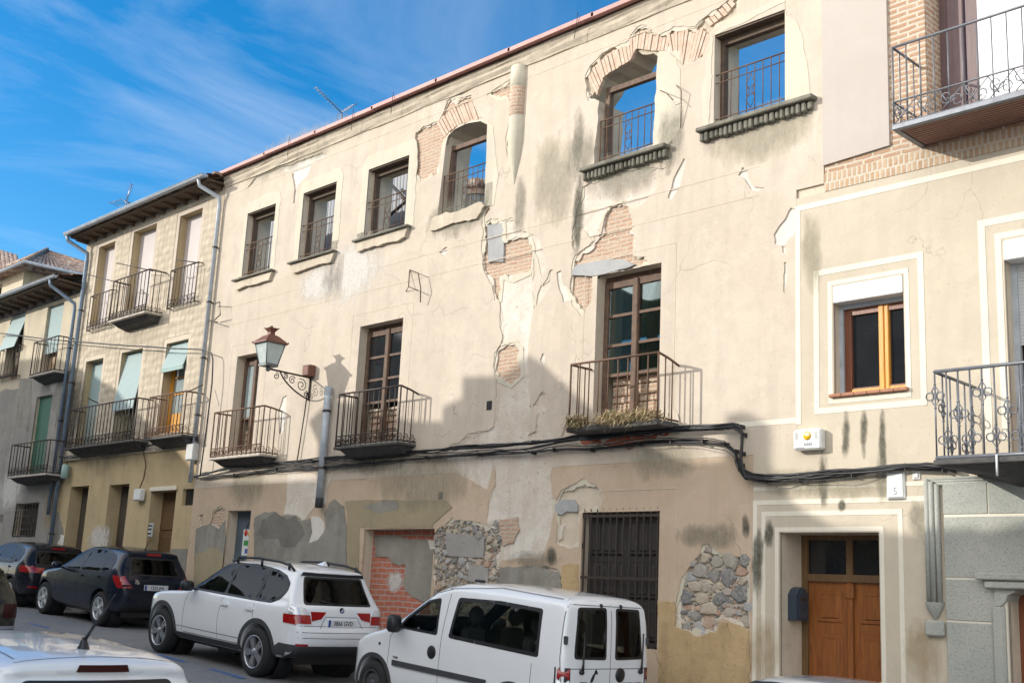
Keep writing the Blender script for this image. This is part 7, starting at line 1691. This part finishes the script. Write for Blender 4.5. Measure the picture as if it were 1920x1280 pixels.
# ---- white van with twin rear doors
side = [(-.60, .30), (-.76, .36), (-.85, .46), (-.86, .60), (-.82, .68), (-.81, 1.05), (-.77, 1.66), (-.72, 1.77), (-.55, 1.825), (.3, 1.86), (.95, 1.85), (1.4, 1.77), (1.75, 1.63), (2.40, 1.17), (2.52, 1.08), (2.95, .96), (3.28, .83), (3.43, .66), (3.47, .48), (3.40, .30), (3.1, .21), (-.4, .24)]
front = [(0, .2), (.74, .22), (.815, .34), (.84, .55), (.842, .85), (.832, 1.05), (.80, 1.25), (.74, 1.62), (.70, 1.74), (.58, 1.82), (.35, 1.85), (0, 1.87)]
plan = [(-.87, 0), (-.86, .45), (-.83, .70), (-.74, .80), (-.4, .84), (2.7, .84), (3.1, .79), (3.33, .66), (3.45, .40), (3.49, 0)]
V = Car('white_van', 'white passenger van with twin rear doors and a small dog sticker', side, front, plan, 2.716, .31, 'paint_white_van', .07, .07, .03, .365, h=.026, zcut=1.15)
wA = [(1.45, 1.10), (2.26, 1.11), (2.12, 1.26), (1.74, 1.52), (1.50, 1.575)]; wB = [(-.40, 1.06), (1.23, 1.095), (1.17, 1.61), (.4, 1.64), (-.35, 1.62)]
for sg in (1, -1): V.window(wA, 1, sg, 'clear_glass', 'side_window', 1, .034); V.window(wB, 1, sg, 'clear_glass', 'side_window', 1, .045)
V.window([(.065, 1.08), (.61, 1.09), (.555, 1.68), (.07, 1.69)], 0, -1, 'mid_glass', 'rear_window', 1, .03); V.window([(-.63, 1.09), (-.095, 1.08), (-.10, 1.69), (-.565, 1.68)], 0, -1, 'mid_glass', 'rear_window', 1, .03)
V.window([(-.68, 1.25), (.68, 1.25), (.58, 1.66), (-.58, 1.66)], 0, 1, 'clear_glass', 'windscreen', 1, .03)
V.seams(both([[(1.33, 1.72), (1.36, 1.1), (1.36, .38)], [(1.33, 1.70), (1.64, 1.62), (2.22, 1.22), (2.40, .98), (2.42, .45)], [(-.42, 1.10), (1.5, 1.02)] if False else [(-.3, .98), (-.3, .4)], [(-.70, 1.76), (-.72, 1.1), (-.78, .66)]]) + [(0, -1, [(-.015, 1.80), (-.015, .62)]), (0, -1, [(-.66, 1.70), (.66, 1.71)]), (0, -1, [(-.70, .98), (.70, .98)])])
V.seams(both([[(-.72, 1.755), (.5, 1.79), (1.4, 1.70)]]), .014, 'pale_line', 'roof_gutter')
for sg in (1, -1):
    V.patch([(.45, .615), (2.30, .615), (2.30, .685), (.45, .685)], 1, sg, .018, 'grey_trim', 'side_moulding', None, (), .03); V.patch([(-.70, .615), (-.42, .615), (-.42, .685), (-.70, .685)], 1, sg, .018, 'grey_trim', 'side_moulding', None, (), .03)
    tp = (lambda p: p) if sg > 0 else mir
    V.patch(tp([(.67, .60), (.80, .60), (.80, .99), (.67, .99)]), 0, -1, .006, 'black_trim', 'tail_light_housing', None, (), .02); V.patch([(-.80, .60), (-.735, .60), (-.72, .99), (-.78, .99)], 1, sg, .006, 'black_trim', 'tail_light_housing', None, (), .02)
    V.patch(tp([(.685, .86), (.79, .86), (.79, .975), (.685, .975)]), 0, -1, .014, 'red_lens', 'tail_light', None, (), .02); V.patch(tp([(.685, .745), (.79, .745), (.79, .85), (.685, .85)]), 0, -1, .014, 'clear_lens', 'reversing_light', None, (), .02); V.patch(tp([(.685, .615), (.79, .615), (.79, .735), (.685, .735)]), 0, -1, .014, 'red_lens', 'tail_light', None, (), .02)
    p = V.cast([(1.52, .88)], 1, sg)[0]; g = MB(); g.lathe([(.001, p[1] + .018 * sg), (.06, p[1] + .016 * sg), (.085, p[1] + .006 * sg), (.085, p[1] - .02 * sg)], (1.52, 0, .88), 'y', 18); V.out(g, 'door_handle', 'black_trim')
    p = V.cast([(2.62, .86)], 1, sg)[0]; g = MB(); g.lathe([(.001, p[1] + .012 * sg), (.02, p[1] + .008 * sg), (.022, p[1] - .01 * sg)], (2.62, 0, .86), 'y', 10); V.out(g, 'side_repeater', 'black_trim')
    p = V.cast([(.02 if sg > 0 else -.05, 1)], 0, -1)
    for z in (1.30,): q = V.cast([(sg * .735, z)], 0, -1)[0]; g = MB(); g.bbox(q[0] - .03, q[0] + .03, sg * .735 - .02, sg * .735 + .02, z - .05, z + .05, .01); V.out(g, 'door_hinge', 'grey_trim')
    yw_ = .50 if sg > 0 else -.57; q0, q1 = V.cast([(yw_, .94)], 0, -1)[0], V.cast([(yw_ - (.02 if sg > 0 else .04), 1.25)], 0, -1)[0]; g = MB(); g.tube([(q0[0] - .03, yw_, .95), (q0[0] - .035, yw_, 1.04), (q1[0] - .03, q1[1], 1.40)], [.02, .014, .008], 6); g.lathe([(.03, 0), (.025, -.04), (.005, -.045)], (q0[0], yw_, .945), 'x', 8); V.out(g, 'rear_wiper', 'black_trim')
    q = V.cast([(sg * .18 - .02, 1.71)], 0, -1)[0]; g = MB(); g.lathe([(.025, q[0] + .01), (.022, q[0] - .015), (.001, q[0] - .02)], (0, q[1], 1.71), 'x', 8); V.out(g, 'washer_jet', 'black_trim')
p = V.cast([(-.20, .905)], 0, -1)[0]; g = MB(); g.lathe([(.001, p[0] - .022), (.06, p[0] - .02), (.085, p[0] - .008), (.085, p[0] + .02)], (0, -.20, .905), 'x', 18); V.out(g, 'rear_door_handle', 'black_trim')
dog = [(.33, .84), (.29, .85), (.27, .88), (.255, .92), (.235, .945), (.215, .935), (.20, .945), (.21, .965), (.225, .985), (.222, 1.005), (.236, .99), (.255, .98), (.265, .95), (.29, .93), (.31, .90), (.325, .87)]
dog = [(.27 + (a - .27) * 1.0, b - .02) for a, b in dog]; V.patch(dog, 0, -1, .003, 'ink_black', 'dog_sticker', None, (), .004, .02)
def cartext(c, txt, y, z, size, axis='rear', mat='ink_black', sx=1.0):
    if axis == 'rear': q = c.cast([(y, z)], 0, -1)[0]; Mx = Matrix(((0, 0, -1, q[0] - .003), (-1, 0, 0, y), (0, 1, 0, z), (0, 0, 0, 1)))
    else: q = c.cast([(y, z)], 1, 1)[0]; Mx = Matrix(((-1, 0, 0, y), (0, 0, 1, q[1] + .003), (0, 1, 0, z), (0, 0, 0, 1)))
    o = text_mesh(txt, 'badge_lettering', M[mat], None, size, Mx, .001, sx, .001); o.parent = c.root; return o
cartext(V, 'COMBO 1.7 DI', -.42, .80, .055); cartext(V, 'VIVO', .45, .815, .055); cartext(V, 'TOUR', 2.25, .72, .04, 'side')
V.rearbox(-.40, .55, .66, .76, .02, 'grey_trim', 'plate_housing'); V.rearbox(-.80, .80, .32, .60, .02, 'grey_trim', 'rear_bumper'); V.patch([(-.60, .20), (2.35, .22), (2.35, .30), (.45, .30), (-.45, .30)], 1, 1, .006, 'grey_trim', 'sill_cladding', None, (), .02)
V.archtrim(.05, 'grey_trim', .369, .012); V.mirrors(2.17, 1.17, .965, 'black_trim', (.08, .10, .12))
g = MB(); q = V.cast([(.25, 0)], 2, 1)[0]; g.bbox(.95, 1.12, .50, .56, 1.82, 1.855, .012); V.out(g, 'roof_cap', 'black_trim')
V.liner(); V.wheels(.735, .19, .19, 8, 'grey_trim', 'steel', .06); V.seats((.10, 1.25), 1.24); V.finish(place(-10.50, 11.03, .0, wb=2.716))

# ---- dark blue hatchback
def hatch(name, label, paint, L=1.0, H=1.0, glass='privacy_glass', h=.035, wheel='alloy_light', spokes=5, extra=True):
    side = [(-.50, .30), (-.64, .34), (-.72, .46), (-.735, .60), (-.70, .74), (-.695, .86), (-.645, .95), (-.43, 1.30), (-.46, 1.37), (-.40, 1.415), (-.1, 1.455), (.5, 1.475), (1.0, 1.45), (1.35, 1.37), (2.02, 1.0), (2.15, .95), (2.7, .87), (3.02, .74), (3.20, .56), (3.20, .34), (3.0, .22), (-.3, .22)]
    side = [(a * L, b * H) for a, b in side]
    front = [(0, .2), (.68, .22), (.80, .32), (.855, .52), (.868, .70), (.85, .88), (.815, .96), (.77, 1.06), (.615, 1.34), (.55, 1.42), (.4, 1.46), (0, 1.49)]; front = [(a, b * H) for a, b in front]
    plan = [(-.75, 0), (-.735, .38), (-.67, .66), (-.52, .80), (-.2, .86), (2.4, .868), (2.8, .82), (3.05, .68), (3.18, .42), (3.23, 0)]; plan = [(a * L, b) for a, b in plan]
    c = Car(name, label, side, front, plan, 2.538 * L, .315 * H, paint, .08, .15, .04, .37 * H, h=h, zcut=.95 * H)
    S = lambda p: [(a * L, b * H) for a, b in p]; Y = lambda p: [(a, b * H) for a, b in p]
    for sg in (1, -1):
        c.glazing(S([(-.23, 1.02), (.15, .965), (.99, .945), (1.94, .94), (1.85, 1.03), (1.40, 1.30), (1.2, 1.365), (1.02, 1.385), (.5, 1.405), (.18, 1.375), (-.07, 1.32), (-.235, 1.21)]),
                  [S([(1.03, .968), (1.86, .968), (1.79, 1.03), (1.38, 1.268), (1.2, 1.33), (1.045, 1.352)]), S([(.18, .985), (.975, .970), (.985, 1.357), (.5, 1.372), (.20, 1.342)]), S([(-.20, 1.03), (.135, .995), (.155, 1.33), (-.05, 1.285), (-.2, 1.19)])], sg, ['tinted_glass', glass, glass])
    c.window(Y([(-.56, .965), (.56, .965), (.485, 1.29), (-.485, 1.29)]), 0, -1, 'privacy_glass', 'rear_window', 1, .03); c.window(Y([(-.64, 1.02), (.64, 1.02), (.53, 1.36), (-.53, 1.36)]), 0, 1, 'tinted_glass', 'windscreen', 1, .03)
    if extra: c.patch(Y([(-.16, 1.335), (.16, 1.335), (.15, 1.375), (-.15, 1.375)]), 0, -1, .008, 'red_lens', 'brake_light', None, (), .02)
    c.seams(both([S(p) for p in ([(1.0, .96), (1.04, .7), (1.0, .3)], [(1.95, .96), (2.0, .7), (1.98, .35)], [(.16, .98), (.14, .8), (.28, .62)], [(-.6, .6), (-.36, .58)])]) + [(0, -1, Y([(-.62, .95), (-.60, .62), (.60, .62), (.62, .95)]))], .008, 'ink_black')
    c.handles([(S([(.93, .86)])[0]), (S([(.22, .88)])[0])], paint, .18, .04); c.mirrors(1.78 * L, 1.0 * H, .97, paint, (.07, .10, .07)); c.archtrim(.025, paint, None, .006)
    c.patch(S([(.40, .22), (2.1, .22), (2.1, .29), (.40, .29)]), 1, 1, .006, 'black_trim', 'sill_cladding', None, (), .02); c.rearbox(-.66, .66, .28 * H, .42 * H, .008, 'black_trim', 'lower_bumper')
    c.liner(); c.wheels(.735, .195, .205 * H, spokes * (2 if spokes < 7 else 1), wheel, 'double' if spokes < 7 else 'single'); c.seats((.12 * L, .95 * L), .95 * H)
    return c
A = hatch('hatchback_car', 'dark blue hatchback with claw shaped red tail lights behind the white sport utility car', 'paint_navy', 1.03, 1.09)
for sg in (1, -1):
    tp = (lambda p: p) if sg > 0 else mir
    A.patch([(-.68, .83), (-.58, .79), (-.46, .94), (-.40, 1.03), (-.52, 1.035), (-.62, .98)], 1, sg, .010, 'red_lens', 'tail_light', None, (), .02); A.patch(tp([(.50, .81), (.72, .80), (.74, 1.01), (.66, 1.035), (.60, .92)]), 0, -1, .010, 'red_lens', 'tail_light', None, (), .02)
    A.patch(tp([(.53, .835), (.70, .825), (.70, .87), (.585, .87)]), 0, -1, .016, 'dark_red_lens', 'tail_light', None, (), .02)
A.plate(.83, '1323 JHL', .004)
p = A.cast([(.0, .90)], 0, -1)[0]; A.patch([(.40, .88), (.47, .91), (.44, .94), (.47, .965), (.42, .98), (.38, .94), (.36, .90)], 0, -1, .006, 'chrome', 'emblem', None, (), .01, .03)
g = MB(); g.tube([(-.05, 0, 1.57), (-.24, 0, 1.80)], [.012, .004], 5); A.out(g, 'roof_antenna', 'black_trim'); A.finish(place(-23.2, 11.72, .02, wb=2.61))

B = hatch('hatchback_car', 'black hatchback with wide red tail lights, farthest car along the kerb', 'paint_black', 1.055, 1.0, h=.045)
for sg in (1, -1):
    tp = (lambda p: p) if sg > 0 else mir
    B.patch([(-.70, .80), (-.44, .80), (-.38, .90), (-.50, .955), (-.64, .94)], 1, sg, .010, 'red_lens', 'tail_light', None, (), .02); B.patch(tp([(.36, .80), (.76, .80), (.74, .93), (.36, .905)]), 0, -1, .010, 'red_lens', 'tail_light', None, (), .02)
B.rearbox(-.68, -.48, .46, .50, .01, 'red_lens', 'rear_reflector'); B.rearbox(.48, .68, .46, .50, .01, 'red_lens', 'rear_reflector'); B.plate(.72, 'GOLF' if False else '6417 KTD', .004); B.finish(place(-27.8, 11.7, .0))

# ---- near side of the street
def ground_hit(px, py, h):                                      # where the ray through a pixel is h above the street
    r = CR @ np.array([px - 960.0, py - 640.0, FPX]); lo, hi = 2.0, 60.0
    for _ in range(60):
        t = (lo + hi) / 2; q = r * t / np.linalg.norm(r)
        if q[2] > gz(q[0]) + h: lo = t
        else: hi = t
    return q
q = ground_hit(183, 1252, 1.355); print('near car', q)
N = hatch('compact_car', 'white compact car with a black roof aerial, nearest to the camera', 'paint_pearl', .98, 1.0, h=.025, extra=False)
for sg in (1, -1):
    tp = (lambda p: p) if sg > 0 else mir
    N.patch(tp([(.55, .70), (.76, .70), (.74, .94), (.58, .94)]), 0, -1, .010, 'red_lens', 'tail_light', None, (), .02)
N.patch([(-.17, 1.345), (.17, 1.345), (.155, 1.378), (-.155, 1.378)], 0, -1, .013, 'dark_red_lens', 'brake_light', None, (), .02)
N.plate(.76, '', .004) if False else None
N.seams([(2, 1, [(-.28, .50), (1.25, .50)]), (2, 1, [(-.28, -.50), (1.25, -.50)]), (2, 1, [(-.34, -.52), (-.34, .52)])], .012, 'pale_line', 'roof_seam')
zt = N.cast([(-.12, 0.0)], 2, 1)[0][2]; g = MB(); g.lathe([(.045, -.01), (.03, .02), (.012, .07)], (-.12, 0, zt), 'z', 10); g.tube([(-.12, 0, zt + .05), (-.30, 0, zt + .22)], [.013, .008], 6); g.tube([(-.30, 0, zt + .22), (-.46, 0, zt + .37)], [.007, .004], 5); N.out(g, 'roof_antenna', 'black_trim')
N.finish(place(q[0] - .44, q[1], .0))
q2 = ground_hit(38, 1145, .85); print('edge car', q2)
E_ = hatch('hatchback_car', 'dark olive hatchback cut off by the left edge of the picture', 'paint_olive', 1.0, 1.0, h=.045)
for sg in (1, -1):
    tp = (lambda p: p) if sg > 0 else mir
    E_.patch(tp([(.55, .76), (.78, .76), (.76, .93), (.58, .93)]), 0, -1, .010, 'dark_red_lens', 'tail_light', None, (), .02)
E_.rearbox(-.8, .8, .62, .66, .008, 'pale_line', 'bumper_strip'); E_.finish(place(q2[0] - .65, q2[1] - .80, .0))
q3 = ground_hit(1580, 1267, 1.475); print('corner car', q3)
K = hatch('compact_car', 'pale silver blue car of which only the roof shows below the wooden double door', 'paint_silver', .95, 1.0, h=.045); K.finish(place(q3[0] + .55, q3[1] + .0, .0, wb=2.4))
